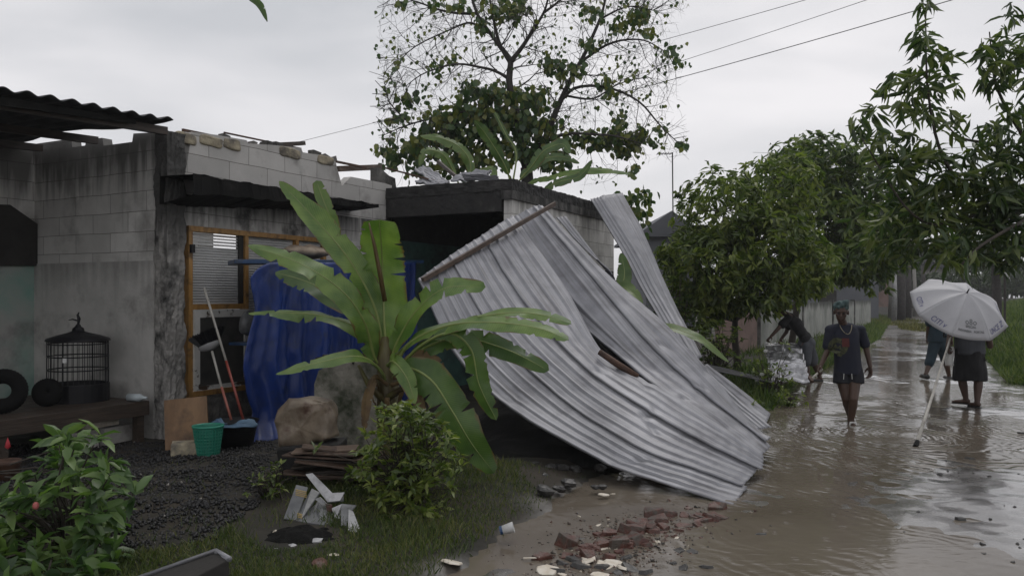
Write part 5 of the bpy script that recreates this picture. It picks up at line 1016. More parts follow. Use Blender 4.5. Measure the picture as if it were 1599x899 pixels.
# ================================================================== BUSHES
def bush(name, label, base, tips, mat, Ln, Wn, k=7, cat='bush', stem_r=.01, kind='kite', spread=.9, droop=.2, twig=True, group=None):
    t = thing(name, label, cat, base, group); base = Vector(base); mb = MB()
    for q in tips:
        q = Vector(q); m = base.lerp(q, .5)+Vector((random.uniform(-.08,.08), random.uniform(-.08,.08), .08)); mb.tube([base+Vector((random.uniform(-.06,.06),random.uniform(-.06,.06),0)), m, q], [stem_r, stem_r*.7, stem_r*.35], 5)
    mb.build('stem', 'bark', t)
    T = np.array([tuple(q) for q in tips]); ax = unit(T-np.array(base)+rng.normal(size=T.shape)*.15+[0,0,.25]); Pn, D, LL, WW = whorls(T, ax, k, Ln, Wn, spread, droop)
    leaves('foliage', Pn, D, LL, WW, mat, t, kind, flip=.35); return t
b0 = G(100,880,.08); tips = []
for _ in range(125):
    px, py = random.uniform(-40,205), random.uniform(680,905); 
    lim = 905-(abs(px-95)/110)**3*60
    top_ = np.interp(px, [-40,0,60,110,150,190,215], [800,745,700,668,668,695,755])
    if py < top_ or (px > 190 and py > 780): continue
    if px < 70 and py < 760 and random.random() < .75: continue
    Yq = min(random.uniform(4.5,5.6), 1.5*F/max(20,py-HY)); tips.append(P(px, py, Yq))
lb = bush('oleander_bush', 'leafy green bush with long leaves and a pink bud at the lower left', (P(95,860,4.9).x, 5.0, .05), tips, 'leaf_bush', .15, .055, 8, stem_r=.01, kind='long')
for px, py, m0 in ((56,789,'flower_pink'),):
    c = P(px,py,4.5); mb = MB(); mb.ell(c, (.018,.018,.022), None, 8, 6); mb.build('flower', m0, lb)
mb = MB()
for _ in range(9):
    a0 = P(random.uniform(-30,20),random.uniform(720,800),5.4); mb.tube([a0, a0+Vector((.35,.0,random.uniform(-.05,.15))), a0+Vector((.6,.1,random.uniform(-.2,.1)))], [.007,.006,.003], 5)
mb.build('bare_twig', 'bark', lb)
c = P(12,705,6.6); fp = thing('flower_pot', 'dark red pot holding a pink pointed flower bud left behind the bush', 'flower pot', (c.x, c.y, .05))
mb = MB(); mb.lathe([(0,0),(.07,0),(.09,.16),(.1,.17),(.1,.2),(.085,.2),(0,.18)], (c.x,c.y,.1), 20); mb.build('pot', 'rust', fp, smooth=True)
mb = MB(); mb.tube([(c.x,c.y,.35),(c.x,c.y,c.z+.0)], .008, 6); mb.build('stem', 'bark', fp); mb = MB(); mb.lathe([(0,-.04),(.022,-.02),(.014,.02),(0,.06)], (c.x,c.y,c.z+.06), 10); mb.build('flower', 'flower_red', fp, smooth=True)
tips = []
for _ in range(420):
    px, py = random.gauss(638,44), random.uniform(625,825)
    top_ = np.interp(px, [550,580,600,650,700,720], [700,650,632,630,665,720]); bot = np.interp(px, [550,600,700,720], [760,820,800,740])
    if top_ < py < bot: tips.append(P(px, py, min(random.uniform(5.5,6.5), 1.56*F/(py-HY))))
bush('leafy_shrub', 'dense light green shrub growing round the foot of the big banana plant', (P(640,800,6.0).x, 6.1, .05), tips, 'leaf_light', .085, .034, 8, stem_r=.006)
for lbl, cx_, cy_, sx_, sy_, Y0, n, L_ in (('low weedy bush with white scraps caught in it beside the bending man',1205,585,36,42,12.6,70,.09),('weedy tuft with broad leaves at the water edge below the bending man',1232,628,26,12,12.0,30,.09),('weeds growing through the low zinc sheet end',1165,632,28,14,11.2,26,.08),('leafy weeds between the narrow zinc strip and the young tree',1120,545,40,40,14.2,90,.13),('scraggly undergrowth behind the narrow zinc strip',1050,480,38,65,14.8,120,.15),('dark weedy tangle at the left foot of the old sack',425,765,26,36,6.3,60,.05)):
    tips = [P(random.gauss(cx_, sx_*.5), random.gauss(cy_, sy_*.5), Y0+random.uniform(-.4,.4)) for _ in range(n)]
    tips = [t_ if t_.z > .05 else Vector((t_.x,t_.y,.05)) for t_ in tips]
    bush('weed_bush', lbl, (P(cx_,cy_,Y0).x, Y0, .02), tips, 'leaf_light' if cx_ < 1300 and cx_ != 1050 else 'leaf_mango', L_, L_*.42, 6)
# ================================================================== TREES
def branch(mb, a, b, r0, r1, n=5, wob=.08, seg=7):
    a, b = Vector(a), Vector(b); L_ = (b-a).length; pts = [a.lerp(b, i/n)+(noise.noise_vector(a+Vector((i*1.7, i, 0)))*wob*L_*math.sin(math.pi*i/n)) for i in range(n+1)]
    mb.tube(pts, [r0+(r1-r0)*i/n for i in range(n+1)], seg); return pts
def crown_tree(name, label, base, trunk_top, tr, clumps, mat, Ln, Wn, k, cat='tree', group=None, kind='long', droop=.6, spread=1.0, bark='bark', hollow=.45, dens=1.0):
    t = thing(name, label, cat, base, group); mb = MB(); base = Vector(base); tt = Vector(trunk_top); branch(mb, base+Vector((0,0,-.1)), tt, tr, tr*.65, 6, .06, 10)
    tips, ax = [], []
    for (c, r_, n) in clumps:
        c = Vector(c); pts = branch(mb, tt, c, tr*.5, tr*.18, 5, .15)
        for _ in range(int(n*dens)):
            d = Vector(rng.normal(size=3)).normalized(); q = (hollow+(1-hollow)*random.random()**.6)*(1+.3*nzv(Vector(d)*2.2+c)); v = c+Vector((d.x*r_[0], d.y*r_[1], d.z*r_[2]))*q
            tips.append(tuple(v)); ax.append(tuple((v-c).normalized()+Vector((0,0,.35))))
            if random.random() < .12: mb.tube([c.lerp(v,.15), c.lerp(v,.6)+Vector((0,0,-.05)), v], [tr*.1, tr*.06, tr*.03], 4)
    mb.build('trunk', bark, t, smooth=True); T, A = np.array(tips), np.array(ax); Pn, D, LL, WW = whorls(T, A, k, Ln, Wn, spread, droop); leaves('crown', Pn, D, LL, WW, mat, t, kind); return t
def CL(px, py, Y, rx, ry, rz, n): return (P(px,py,Y), (rx/F*Y, ry, rz/F*Y), n)
crown_tree('mango_tree', 'rounded young mango tree with pale green leaves beside the narrow zinc strip', (P(1150,590,16).x,16,0), P(1148,500,16), .09, [
    CL(1130,330,15.6,75,1.0,65,230),CL(1200,390,15.3,80,1.1,80,330),CL(1110,420,15.3,70,1.0,70,230),CL(1220,300,16.0,60,1.0,60,180),CL(1165,452,15.2,80,.9,40,190),CL(1258,412,15.6,50,.9,50,130),CL(1070,400,15.5,38,.7,45,80),CL(1095,480,15.4,50,.8,40,100)], 'leaf_light', .2, .06, 9)
crown_tree('mango_tree', 'taller dark mango tree rising behind the rounded young one', (P(1232,520,22).x,22,0), P(1250,430,21.5), .1, [
    CL(1270,260,21,55,1.4,48,200),CL(1330,300,21,60,1.5,70,260),CL(1280,350,20.5,75,1.6,80,330),CL(1350,390,20.5,60,1.4,60,200),CL(1230,260,20.5,40,1.2,38,110),CL(1310,412,20,70,1.2,32,150),CL(1385,350,21,45,1.3,60,150)], 'leaf_mango', .25, .08, 9)
# mango tree at the right whose branches reach over the road
tb = Vector((7.4,8.3,0)); t = thing('mango_tree', 'near mango tree reaching in from the right with long drooping dark leaves over the road', 'tree', tb); mb = MB()
hub = Vector((7.2,8.6,2.3)); branch(mb, tb, hub, .16, .13, 6, .05, 12)
tips, ax = [], []
limbs = [(((1600,330,8.4),(1540,330,8.2),(1480,350,8.0),(1420,330,7.9),(1345,215,7.8)),),(((1600,300,8.4),(1530,310,8.2),(1475,250,8.0),(1450,150,7.9),(1445,20,7.8)),),(((1640,250,8.6),(1590,200,8.4),(1555,130,8.2),(1545,50,8.0)),),(((1640,330,8.2),(1590,350,7.8),(1530,385,7.5),(1495,420,7.3)),),(((1600,330,8.9),(1500,370,9.0),(1430,380,9.0),(1390,320,9.0)),),(((1620,280,8.8),(1560,230,9),(1500,215,9),(1470,185,9)),),(((1640,350,9.2),(1580,400,9.2),(1560,430,9.2)),)]
for (cv,) in limbs:
    pts = cr_pts([hub+Vector((0,0,.3))]+[P(*q) for q in cv], 24); mb.tube(pts, [.034-.028*i/23 for i in range(24)], 7)
def addt(px, py, Y, spx, spy, n, up=.6):
    for _ in range(n if n < 12 else int(n*(.75 if py < 300 else .85))):
        v = P(px+random.gauss(0,spx), py+random.gauss(0,spy), Y+random.uniform(-.35,.35)); tips.append(tuple(v)); ax.append((random.gauss(0,.5), random.gauss(0,.5), up))
for a_ in ((1446,8,7.8,3,6,3),(1440,50,7.8,8,12,5),(1455,90,7.85,18,14,9),(1430,120,7.9,14,10,6),(1462,130,7.9,22,15,12),(1455,170,7.95,22,12,12),(1400,115,7.9,6,6,2),(1388,125,7.9,5,6,2),(1480,185,8,14,10,6),(1420,150,7.9,16,10,6),
           (1345,200,7.8,8,12,4),(1370,170,7.8,6,6,3),(1372,215,7.8,10,14,5),(1398,210,7.9,14,12,6),(1400,245,7.9,18,10,7),(1425,250,8,20,15,9),
           (1565,60,8.0,18,14,8),(1550,90,8.1,18,12,8),(1590,80,8.1,16,20,9),(1585,130,8.2,16,18,10),(1590,20,8.0,8,8,2),(1560,120,8.2,14,12,6),
           (1500,260,8.1,40,16,26),(1560,220,8.2,30,26,26),(1590,260,8.3,20,40,26),(1470,290,8.2,50,22,34),(1540,300,8.2,45,25,34),(1420,320,8.7,40,26,30),(1480,345,8.1,60,20,40),(1560,350,8.1,40,24,34),(1395,350,9.0,30,24,22),(1520,385,7.6,48,14,26),(1590,390,7.9,22,24,18),(1450,385,8.6,40,12,18),(1575,185,8.4,22,20,12)):
    addt(*a_)
mb.build('trunk', 'bark', t, smooth=True); TT, AA = np.array(tips), np.array(ax); pyy = HY-(TT[:,2]-H)/TT[:,1]*F; hi = pyy < 235
W1 = whorls(TT[hi], AA[hi], 6, .2, .042, .75, 1.0); W2 = whorls(TT[~hi], AA[~hi], 9, .21, .046, 1.0, .8)
Pn, D, LL, WW = [np.concatenate([a_, b_]) for a_, b_ in zip(W1, W2)]; leaves('crown', Pn, D, LL, WW, 'leaf_mango_near', t, 'long')
bl = P(1512,398,7.0); leaves('hanging_leaf', np.array([tuple(bl)]), np.array([[-.12,0,-1.]]), np.array([.3]), np.array([.085]), 'leaf_mango_near', t, 'long')
# the sparse tall tree behind the annex
tb = Vector((P(832,470,17).x, 17, 0)); t = thing('storm_bare_tree', 'tall half bare tree with dark heart shaped leaf clusters behind the annex', 'tree', tb); mb = MB(); ends = []
fork = P(822,262,17); branch(mb, tb, fork, .2, .13, 6, .04, 12)
main = [([(822,262,17),(806,190,17),(795,130,17),(797,95,17),(780,70,17),(745,20,17.2),(730,-30,17.3)], .1), ([(797,98,17),(825,60,16.8),(850,20,16.6),(862,-30,16.5)], .055), ([(797,98,17),(778,60,17.2),(768,10,17.3),(760,-40,17.4)], .05),
        ([(795,122,17),(760,108,16.8),(720,100,16.6),(670,110,16.4),(635,135,16.3)], .035), ([(822,262,17),(850,220,17.1),(880,150,17.2),(905,95,17.3),(935,30,17.4),(950,-20,17.5)], .085),
        ([(875,160,17.2),(900,138,17),(950,140,16.8),(1000,160,16.6),(1030,195,16.5),(1062,225,16.5)], .04), ([(905,95,17.3),(950,70,17.1),(1000,60,17),(1045,85,16.9)], .035), ([(745,20,17.2),(700,20,17),(650,5,17),(610,-10,17)], .035), ([(762,50,17),(735,35,17.3),(700,50,17.5),(640,80,17.6),(600,130,17.6)], .03),
        ([(806,190,17),(760,170,16.8),(700,180,16.6),(640,195,16.5),(600,210,16.5)], .04), ([(822,240,17),(870,215,16.7),(940,210,16.4),(1000,225,16.3)], .05), ([(935,30,17.4),(980,10,17.2),(1020,15,17.1)], .025), ([(850,20,16.6),(880,-5,16.5),(900,-30,16.4)], .03),([(880,150,17.2),(925,155,17.5),(970,130,17.7),(1010,120,17.8)],.028),([(640,195,16.5),(610,160,16.4),(600,120,16.4)],.02)]
for cv, r0 in main:
    n = 18; pts = cr_pts([P(*q) for q in cv], n); pts = [p_+.05*noise.noise_vector(p_*1.3) for p_ in pts]; mb.tube(pts, [r0*(1-.78*i/(n-1)) for i in range(n)], 7)
    for i in range(3, n): ends.append((pts[i], (pts[i]-pts[i-1]).normalized(), r0*(1-.78*i/(n-1))))
twt = []
def grow(p_, d, r_, L_, lev):
    k = 5; pts = [p_]; d = d.normalized()
    for i in range(k):
        pxx = pts[-1].x/pts[-1].y*F+CXP
        if pxx > 1070 or pxx < 592: break
        d = (d+Vector((random.gauss(0,.16), random.gauss(0,.16), random.gauss(.0,.14)+.02-.03*lev))).normalized(); pts.append(pts[-1]+d*L_/k)
    if len(pts) < 3: return
    mb.tube(pts, [r_*(1-.7*i/k) for i in range(len(pts))], 4 if lev > 0 else 5, False); twt.append((pts[-1], d))
    if lev < 2:
        for i in (1,2,3,4,5):
            if i < len(pts) and random.random() < (.78 if lev == 0 else .62):
                s = d.cross(Vector(rng.normal(size=3))).normalized(); grow(pts[i], d*.6+s*.9, r_*.5, L_*random.uniform(.45,.75), lev+1)
for p_, d, r_ in ends:
    for _ in range(random.choice((1,1,2))):
        s = d.cross(Vector(rng.normal(size=3))).normalized(); grow(p_, d*.5+s, max(.0095, r_*.32), random.uniform(.45,1.15), 0)
mb.build('trunk', 'bark_far', t, smooth=True)
Pn, D = [], []
for q, d in twt:                            # last small leaves on the twig ends
    if random.random() < .11:
        for _ in range(random.choice((1,2,3))): Pn.append(tuple(q+Vector(rng.normal(size=3))*.07)); D.append((random.gauss(0,.4), random.gauss(0,.4), -1))
Ls = [.09]*len(Pn)
def cluster(px, py, spx, spy, n, L_=.15, Y0=16.8, dy=.45):
    for _ in range(int(n*(2.2 if py < 130 else 2.2))):
        Pn.append(tuple(P(px+random.gauss(0,spx), py+random.gauss(0,spy), Y0+random.uniform(-dy,dy)))); D.append((random.gauss(0,.45), random.gauss(0,.45), -.8)); Ls.append(L_*(1 if py < 130 else 1.15)*random.uniform(.6,1.15))
for a_ in ((625,5,6,4,8),(680,4,6,4,8),(720,8,9,6,14),(752,35,6,14,20),(780,15,14,12,34),(800,12,12,10,22),(812,5,8,6,12),(925,15,9,8,20),(962,40,7,8,12),(985,30,10,8,24),(1005,18,8,6,20),(1010,50,7,6,10),(925,68,9,6,18),(865,98,12,8,28),(882,108,13,9,30),(902,112,9,8,20),(955,132,9,8,18),(1045,80,6,7,14),(1060,92,4,4,6),(968,188,7,8,16),(640,155,7,6,14),(620,180,8,8,14),(680,100,6,6,10),(700,92,5,5,5),(732,138,10,9,26),(770,148,14,10,40),(800,150,16,10,40),(835,155,14,10,36),(755,170,20,12,60),(720,180,18,12,60),(690,190,18,12,60),(670,215,16,14,60),(645,235,14,12,40),(610,245,10,8,24),(605,230,7,5,10),(780,190,24,14,80),(820,195,20,14,70),(850,205,14,12,44),(750,215,25,14,70),(800,230,22,14,60),(715,225,18,12,50),(890,215,12,8,26),(930,215,16,8,34),(960,212,14,7,34),(990,215,9,7,26),(975,232,12,7,22),(1002,205,4,4,6),(1018,220,4,4,7),(840,240,16,12,46),(870,250,14,10,34),(700,255,18,10,40),(660,260,14,8,30),(750,250,20,10,40),(1065,222,5,4,6),(1035,200,5,4,6),(990,265,6,5,8),(620,100,5,4,5),(605,215,4,3,4),(980,310,10,8,16),(1000,330,10,14,22),(985,345,8,10,14),(1010,300,7,6,8)):
    cluster(*a_)
Pn, D, Ls = np.array(Pn), np.array(D), np.array(Ls); leaves('crown', Pn, D, Ls, Ls*.85, 'leaf_broad', t, 'heart', flip=1.0)
# near leaf tip hanging into the frame top left
lt = thing('overhanging_twig', 'dark leaf tip hanging into the very top of the view left of the bare tree', 'twig', P(390,-60,3.2)); mb = MB(); mb.tube([P(380,-60,3.2), P(392,-8,3.2)], .004, 6); mb.build('stem', 'bark', lt)
bleaf(lt, PL((380,-12,3.2),(393,-2,3.2),(407,10,3.2),(417,33,3.2)), .036, (.1,-1,.3), mat='banana_dark', rib='bark', stalk=.05, tears=0, thick=.002, seed=77)
# ================================================================== FAR THINGS
wall = thing('boundary_wall', 'long low mossy white boundary wall behind the walking man', 'wall', (5.9,21,0)); d = Vector((13.3,22,0)).normalized()
w0, w1 = P(1182,470,22.5), P(1358,470,43); w0.z = w1.z = 0; n = 4
for i in range(n):
    a0, b0 = w0.lerp(w1, i/n), w0.lerp(w1, (i+1)/n); q = (b0-a0).to_track_quat('X','Z').to_matrix().to_4x4(); mb = MB(); mb.box((a0+b0)/2+Vector((0,0,.7)), ((b0-a0).length-.005,.12,1.42), q); mb.build('panel', 'mossy_white', wall)
    mb = MB(); mb.box(a0+Vector((0,0,.73)), (.14,.2,1.5), q); mb.build('pier', 'old_concrete', wall)
a0, b0 = P(1120,470,20), P(1179,470,22.3); a0.z = b0.z = 0; q = (b0-a0).to_track_quat('X','Z').to_matrix().to_4x4(); mb = MB(); mb.box((a0+b0)/2+Vector((0,0,.65)), ((b0-a0).length,.12,1.3), q); tag(mb.build('pink_wall', 'pink_wall'), 'faded pink wall glimpsed through the young mango trunk', 'wall')
def house_box(name, label, px0, px1, Y, D_, ztop, mat, roof=None, rmat='red_tile', group=None):
    x0, x1 = P(px0,0,Y).x, P(px1,0,Y).x; t = thing(name, label, 'house', ((x0+x1)/2,Y,0), group); mb = MB(); mb.bx(x0,x1,Y,Y+D_,-.2,ztop); mb.build('wall', mat, t)
    mb = MB(); rz = roof or .15
    mb.prism([(x0-.3,ztop+.002),(x1+.3,ztop+.002),(x1+.3,ztop+.1),((x0+x1)/2,ztop+rz),(x0-.3,ztop+.1)], 'y', Y-.3, Y+D_+.3); mb.build('roof', rmat, t, recalc=True)
    mb = MB(); mb.bx(x0+(x1-x0)*.3, x0+(x1-x0)*.5, Y-.03, Y-.005, .9, 2.0); mb.build('window', 'dark', t); return t
house_box('far_house', 'dark grey gabled house end behind the young mango tree', 1008, 1085, 28, 6, 3.7, 'grey_wall', .9, 'grey_wall')
house_box('far_house', 'low dark grey house behind the end of the white wall', 1240, 1372, 50, 8, 3.9, 'grey_wall', .7, 'asbestos')
house_box('far_house', 'pale house with a glimpse of red tiled roof behind the grey one', 1340, 1392, 62, 8, 4.3, 'far_grey', 1.2, 'red_tile')
house_box('far_house', 'far shed behind the row of poles at the end of the road', 1412, 1478, 75, 6, 4.2, 'far_grey', .8, 'asbestos')
Yg = 58; gt = thing('garden_gate', 'pale pinkish closed gate panel at the far end of the wall', 'gate', P(1379,480,Yg)); mb = MB(); A, B = P(1370,443,Yg), P(1388,479,Yg); mb.bx(A.x,B.x,Yg,Yg+.08,B.z,A.z); mb.build('panel', 'pink_wall', gt); mb = MB(); mb.bx(A.x-.12,A.x-.002,Yg-.05,Yg+.15,B.z,A.z+.1); mb.bx(B.x+.002,B.x+.12,Yg-.05,Yg+.15,B.z,A.z+.1); mb.build('post', 'far_grey', gt)
for px, pt, Y0, r0, m0, lb in ((1396,385,50,.16,'galv','pale tall post left of the row of poles at the road end'),(1406,380,52,.3,'bark_far','thick dark trunk beside the pale tall post'),(1418,392,56,.22,'bark_far','second dark trunk in the row at the road end'),(1428,420,58,.14,'far_grey','short grey post in the row at the road end'),(1442,415,60,.16,'bark_far','dark post right of the short grey one'),(1391,425,54,.2,'far_grey','squat grey post beside the gate')):
    x = P(px,0,Y0).x; mb = MB(); mb.tube([(x,Y0,-.1),(x+.05,Y0,1.5),(x-.03,Y0,P(px,pt,Y0).z)], [r0,r0*.9,r0*.8], 10); tag(mb.build('road_post', m0, smooth=True), lb, 'post', 'posts and trunks at the end of the road')
fence = thing('field_fence', 'low dark rail fence across the end of the road', 'fence', P(1445,470,64))
for i in range(7):
    x = P(1420+i*9,0,64).x; mb = MB(); mb.bx(x-.06,x+.06,64,64.1,0,1.5); mb.build('post', 'bark_far', fence)
for z in (.7,1.2): mb = MB(); mb.bx(P(1418,0,64).x,P(1478,0,64).x,63.94,63.995,z,z+.1); mb.build('rail', 'bark_far', fence)
for px, py, Y0, rx, rz, hh, lb in ((1440,400,80,30,26,0,'hazy tree above the far shed'),(1475,405,85,26,24,0,'hazy tree left behind the umbrella'),(1505,402,90,24,26,0,'hazy tree straight behind the umbrella top'),(1540,415,95,26,20,0,'hazy tree right behind the umbrella'),(1580,418,100,28,16,0,'hazy low tree above the green bank'),(1620,410,95,30,22,0,'hazy tree at the right picture edge'),(1415,420,70,18,34,0,'dark tree behind the posts at the road end'),(1400,350,66,24,40,0,'dark tree over the pale house with the red roof'),(1360,430,58,16,12,0,'low bush over the far end of the white wall'),(1460,440,72,30,12,0,'low hedge in front of the far shed'),(1520,440,84,40,12,0,'low hedge below the hazy trees'),(1600,442,70,50,22,0,'hazy hedge along the top of the green bank'),(1550,440,76,45,24,0,'grey green thicket behind the palm'),(1495,442,78,40,22,0,'grey green thicket behind the umbrella')):
    Y0 = float(Y0); c = P(px,py,Y0); crown_tree('distant_tree', lb, (c.x,Y0,0), (c.x,Y0,max(.6,c.z-rz/F*Y0)), .18, [(c,(rx/F*Y0,1.6,rz/F*Y0),130),(c+Vector((rx/F*Y0*.5,.5,-.5)),(rx/F*Y0*.7,1.4,rz/F*Y0*.7),70)], 'leaf_far', .55, .26, 7, 'tree', 'trees at the far end of the road', 'kite', bark='bark_far', hollow=.1)
# palm beyond the umbrella
Yp = 32; px_ = P(1555,440,Yp).x; t = thing('palm_tree', 'dark palm with drooping fronds behind the right side of the umbrella', 'palm', (px_,Yp,0)); mb = MB(); tp = P(1553,385,Yp); mb.tube([(px_,Yp,0),(px_+.05,Yp,1.5),tp], [.22,.17,.14], 10); mb.build('trunk', 'bark_far', t, smooth=True)
Pn, D = [], []
for k in range(15):
    a0 = k*2*math.pi/15; mb = MB(); d = Vector((math.cos(a0), math.sin(a0)*.8, .35+.3*(k%3)-.2)); pts = [tp+d*s*1.6+Vector((0,0,-1.5*s*s)) for s in (i/10 for i in range(11))]; mb.tube(pts, [.03-.0025*i for i in range(11)], 5); mb.build('frond_stalk', 'leaf_far', t)
    for i in range(2, 11):
        for sg in (-1,1):
            for j in (0,.5):
                q = pts[i-1].lerp(pts[i], j); s_ = d.cross(Vector((0,0,1))).normalized(); Pn.append(tuple(q)); D.append(tuple(s_*sg*.8+(pts[i]-pts[i-1]).normalized()*.6+Vector((0,0,-.7))))
leaves('fronds', np.array(Pn), np.array(D), np.full(len(Pn),.5), np.full(len(Pn),.06), 'leaf_far', t, 'kite')
# post with a white cloth by the bank
Y0 = 24; x = P(1569,450,Y0).x; t = thing('bank_post', 'thin post with a white cloth tied at its top on the green bank', 'post', (x,Y0,0)); mb = MB(); mb.tube([(x,Y0,0),(x,Y0,P(1569,428,Y0).z)], .035, 8); mb.build('post', 'bark_far', t)
mb = MB(); c = P(1567,432,Y0); mb.grid(lambda u,v: c+Vector(((u-.5)*.28+.1*v, .05*math.sin(u*7), .12-.26*v*u)), 8, 6); mb.build('white_cloth', 'white_plastic', t, solid=.01)
# television aerial
Y0 = 27; x = P(1050,240,Y0).x; t = thing('tv_aerial', 'thin television aerial on a tall pole right of the bare tree', 'aerial', (x,Y0,0)); mb = MB(); mb.tube([(x+.06,Y0,0),(x,Y0,P(1050,238,Y0).z)], .022, 8); mb.build('pole', 'cable', t)
mb = MB(); zt = P(1050,240,Y0).z; mb.tube([(P(1026,0,Y0).x,Y0,zt),(x+.02,Y0,zt)], .012, 6)
for i in range(6): xx = P(1027+i*4,0,Y0).x; mb.tube([(xx,Y0-.25,zt),(xx,Y0+.25,zt)], .008, 5); mb.tube([(xx,Y0,zt-.05),(xx,Y0,zt+.05)], .006, 4)
mb.build('antenna', 'cable', t)
# overhead lines
for i, (a0, b0, lb) in enumerate((((1000,72,24),(1290,-8,20),'uppermost of the three thin power lines at upper right'),((1000,115,26),(1390,-10,20),'middle one of the three thin power lines at upper right'),((980,142,24),(1520,-6,17),'lowest and thickest of the three power lines at upper right'),((440,228,30),(640,178,30),'single thin power line left of the bare tree'),((1380,236,30),(1640,222,22),'power line crossing behind the near mango leaves'),((1370,322,30),(1640,300,22),'lower power line glimpsed behind the near mango leaves'))):
    A, B = P(*a0), P(*b0); d = B-A; A2, B2 = A-d*1.5, B+d*1.0; pts = [A2.lerp(B2, k/30) for k in range(31)]; L_ = (B2-A2).length
    pts = [p_+Vector((0,0,-.0004*L_*L_*4*(k/30)*(1-k/30)+.0004*L_*L_*4*.25*.93)) for k, p_ in enumerate(pts)]
    mb = MB(); mb.tube(pts, .008 if i != 2 else .0105, 6); tag(mb.build('power_line', 'cable_grey'), lb, 'power line', 'overhead power lines')
# crumpled tin stack where the bending man works
for k, (a_, b_, c_, lb) in enumerate((((1196,533,15.4),(1250,538,15.3),(1200,574,13.9),'topmost corrugated tin sheet the bending man is holding'),((1200,562,14.3),(1256,556,14.2),(1206,600,13.2),'lower bright tin sheet sloping down to the water by the bending man'),((1178,584,13.6),(1206,590,13.2),(1182,603,12.9),'small crumpled tin scrap left of the sheets by the bending man'))):
    crumple('tin_sheet', lb, P(*a_), P(*b_), P(*c_), 'tin_bright', 'tin sheets piled by the bending man', 24, .035, (4,5,3)[k])
for (px, py), lbw in zip(((1205,576),(1196,548),(1222,570),(1212,586),(1190,584)), ('middle','topmost','rightmost','lowest','leftmost')):
    c = P(px,py,12.3); mb = MB(); mb.grid(lambda u,v: c+Vector(((u-.5)*.08*(1-.7*abs(v-.5)), .04*nzv((u*5,v*5,px)), (v-.5)*.06*(1-.8*abs(u-.4))+.03*nzv((u*6,v*6,px+3)))), 6, 6); tag(mb.build('white_scrap', 'white_plastic', smooth=True, solid=.002), lbw+' white plastic scrap caught in the weedy bush', 'scrap', 'white scraps in the weedy bush')

# ================================================================== PEOPLE
def limb(mb, pts, rad):
    for i in range(len(pts)-1): mb.cap(pts[i], pts[i+1], rad[i], rad[i+1])
def hand(mb, w_, dirv, palm_n, s=1.0, curl=.4):
    d = Vector(dirv).normalized(); n = Vector(palm_n); n = (n-d*n.dot(d)).normalized(); sd = d.cross(n).normalized(); w_ = Vector(w_)
    rot = Matrix((sd, n, d)).transposed(); mb.ell(w_+d*.045*s, (.04*s,.017*s,.052*s), rot, 10, 8)
    for k, ln in enumerate((.066,.078,.072,.056)):
        b0 = w_+d*.085*s+sd*(.030-.02*k)*s; m1 = b0+(d*math.cos(curl)+n*math.sin(curl))*ln*.5*s; m2 = m1+(d*math.cos(curl*2.4)+n*math.sin(curl*2.4))*ln*.5*s; mb.cap(b0, m1, .0095*s, .0085*s); mb.cap(m1, m2, .0085*s, .007*s)
    b0 = w_+d*.02*s+sd*.035*s; m1 = b0+(d*.6+sd*.75+n*.3).normalized()*.042*s; m2 = m1+(d*.9+n*.35+sd*.2).normalized()*.034*s; mb.cap(b0, m1, .012*s, .011*s); mb.cap(m1, m2, .0105*s, .008*s)
def head(mb, c, fw, up, s=1.0):
    fw = Vector(fw).normalized(); up = Vector(up).normalized(); sd = fw.cross(up).normalized(); up = sd.cross(fw).normalized(); rot = Matrix((sd, fw, up)).transposed(); c = Vector(c)
    mb.ell(c+up*.025*s-fw*.005*s, (.074*s,.092*s,.088*s), rot); mb.ell(c-up*.04*s+fw*.025*s, (.056*s,.062*s,.068*s), rot); mb.ell(c-up*.088*s+fw*.055*s, (.026*s,.024*s,.02*s), rot)
    mb.cap(c+fw*.088*s+up*.012*s, c+fw*.106*s-up*.022*s, .008*s, .0145*s); mb.ell(c+fw*.084*s-up*.048*s, (.023*s,.012*s,.007*s), rot); mb.ell(c+fw*.082*s-up*.06*s, (.02*s,.012*s,.007*s), rot)
    mb.ell(c+fw*.078*s+up*.03*s, (.052*s,.014*s,.009*s), rot)
    for sg in (-1,1): mb.ell(c+sd*sg*.078*s-fw*.005*s-up*.005*s, (.01*s,.019*s,.031*s), rot); mb.ell(c+sd*sg*.04*s+fw*.062*s-up*.018*s, (.022*s,.018*s,.02*s), rot)
    return rot
def eyes(parent, c, rot, s=1.0):
    for sg in (-1,1):
        mb = MB(); mb.ell(Vector(c)+rot@Vector((sg*.031*s,.080*s,.012*s)), .011*s, None, 8, 6); mb.build('eye', 'hair', parent, smooth=True)
def torso(mb, pel, chest, neck, shl, shr, k=1.0, waist=None):
    pel, chest, neck, shl, shr = map(Vector, (pel, chest, neck, shl, shr)); sd = (shr-shl).normalized(); up = (neck-pel).normalized(); fw = sd.cross(up).normalized(); sd = up.cross(fw).normalized(); rot = Matrix((sd, fw, up)).transposed()
    H_ = (neck-pel).length; mb.ell(pel, (.155*k,.105*k,.12*k), rot); mb.ell(pel.lerp(chest,.5), (.135*k,.095*k,H_*.3), rot); mb.ell(chest, (.155*k,.11*k,H_*.3), rot); mb.ell(chest.lerp(neck,.55), (.135*k,.085*k,.1*k), rot)
    mb.cap(neck-up*.03, shl, .05*k, .056*k); mb.cap(neck-up*.03, shr, .05*k, .056*k); return rot
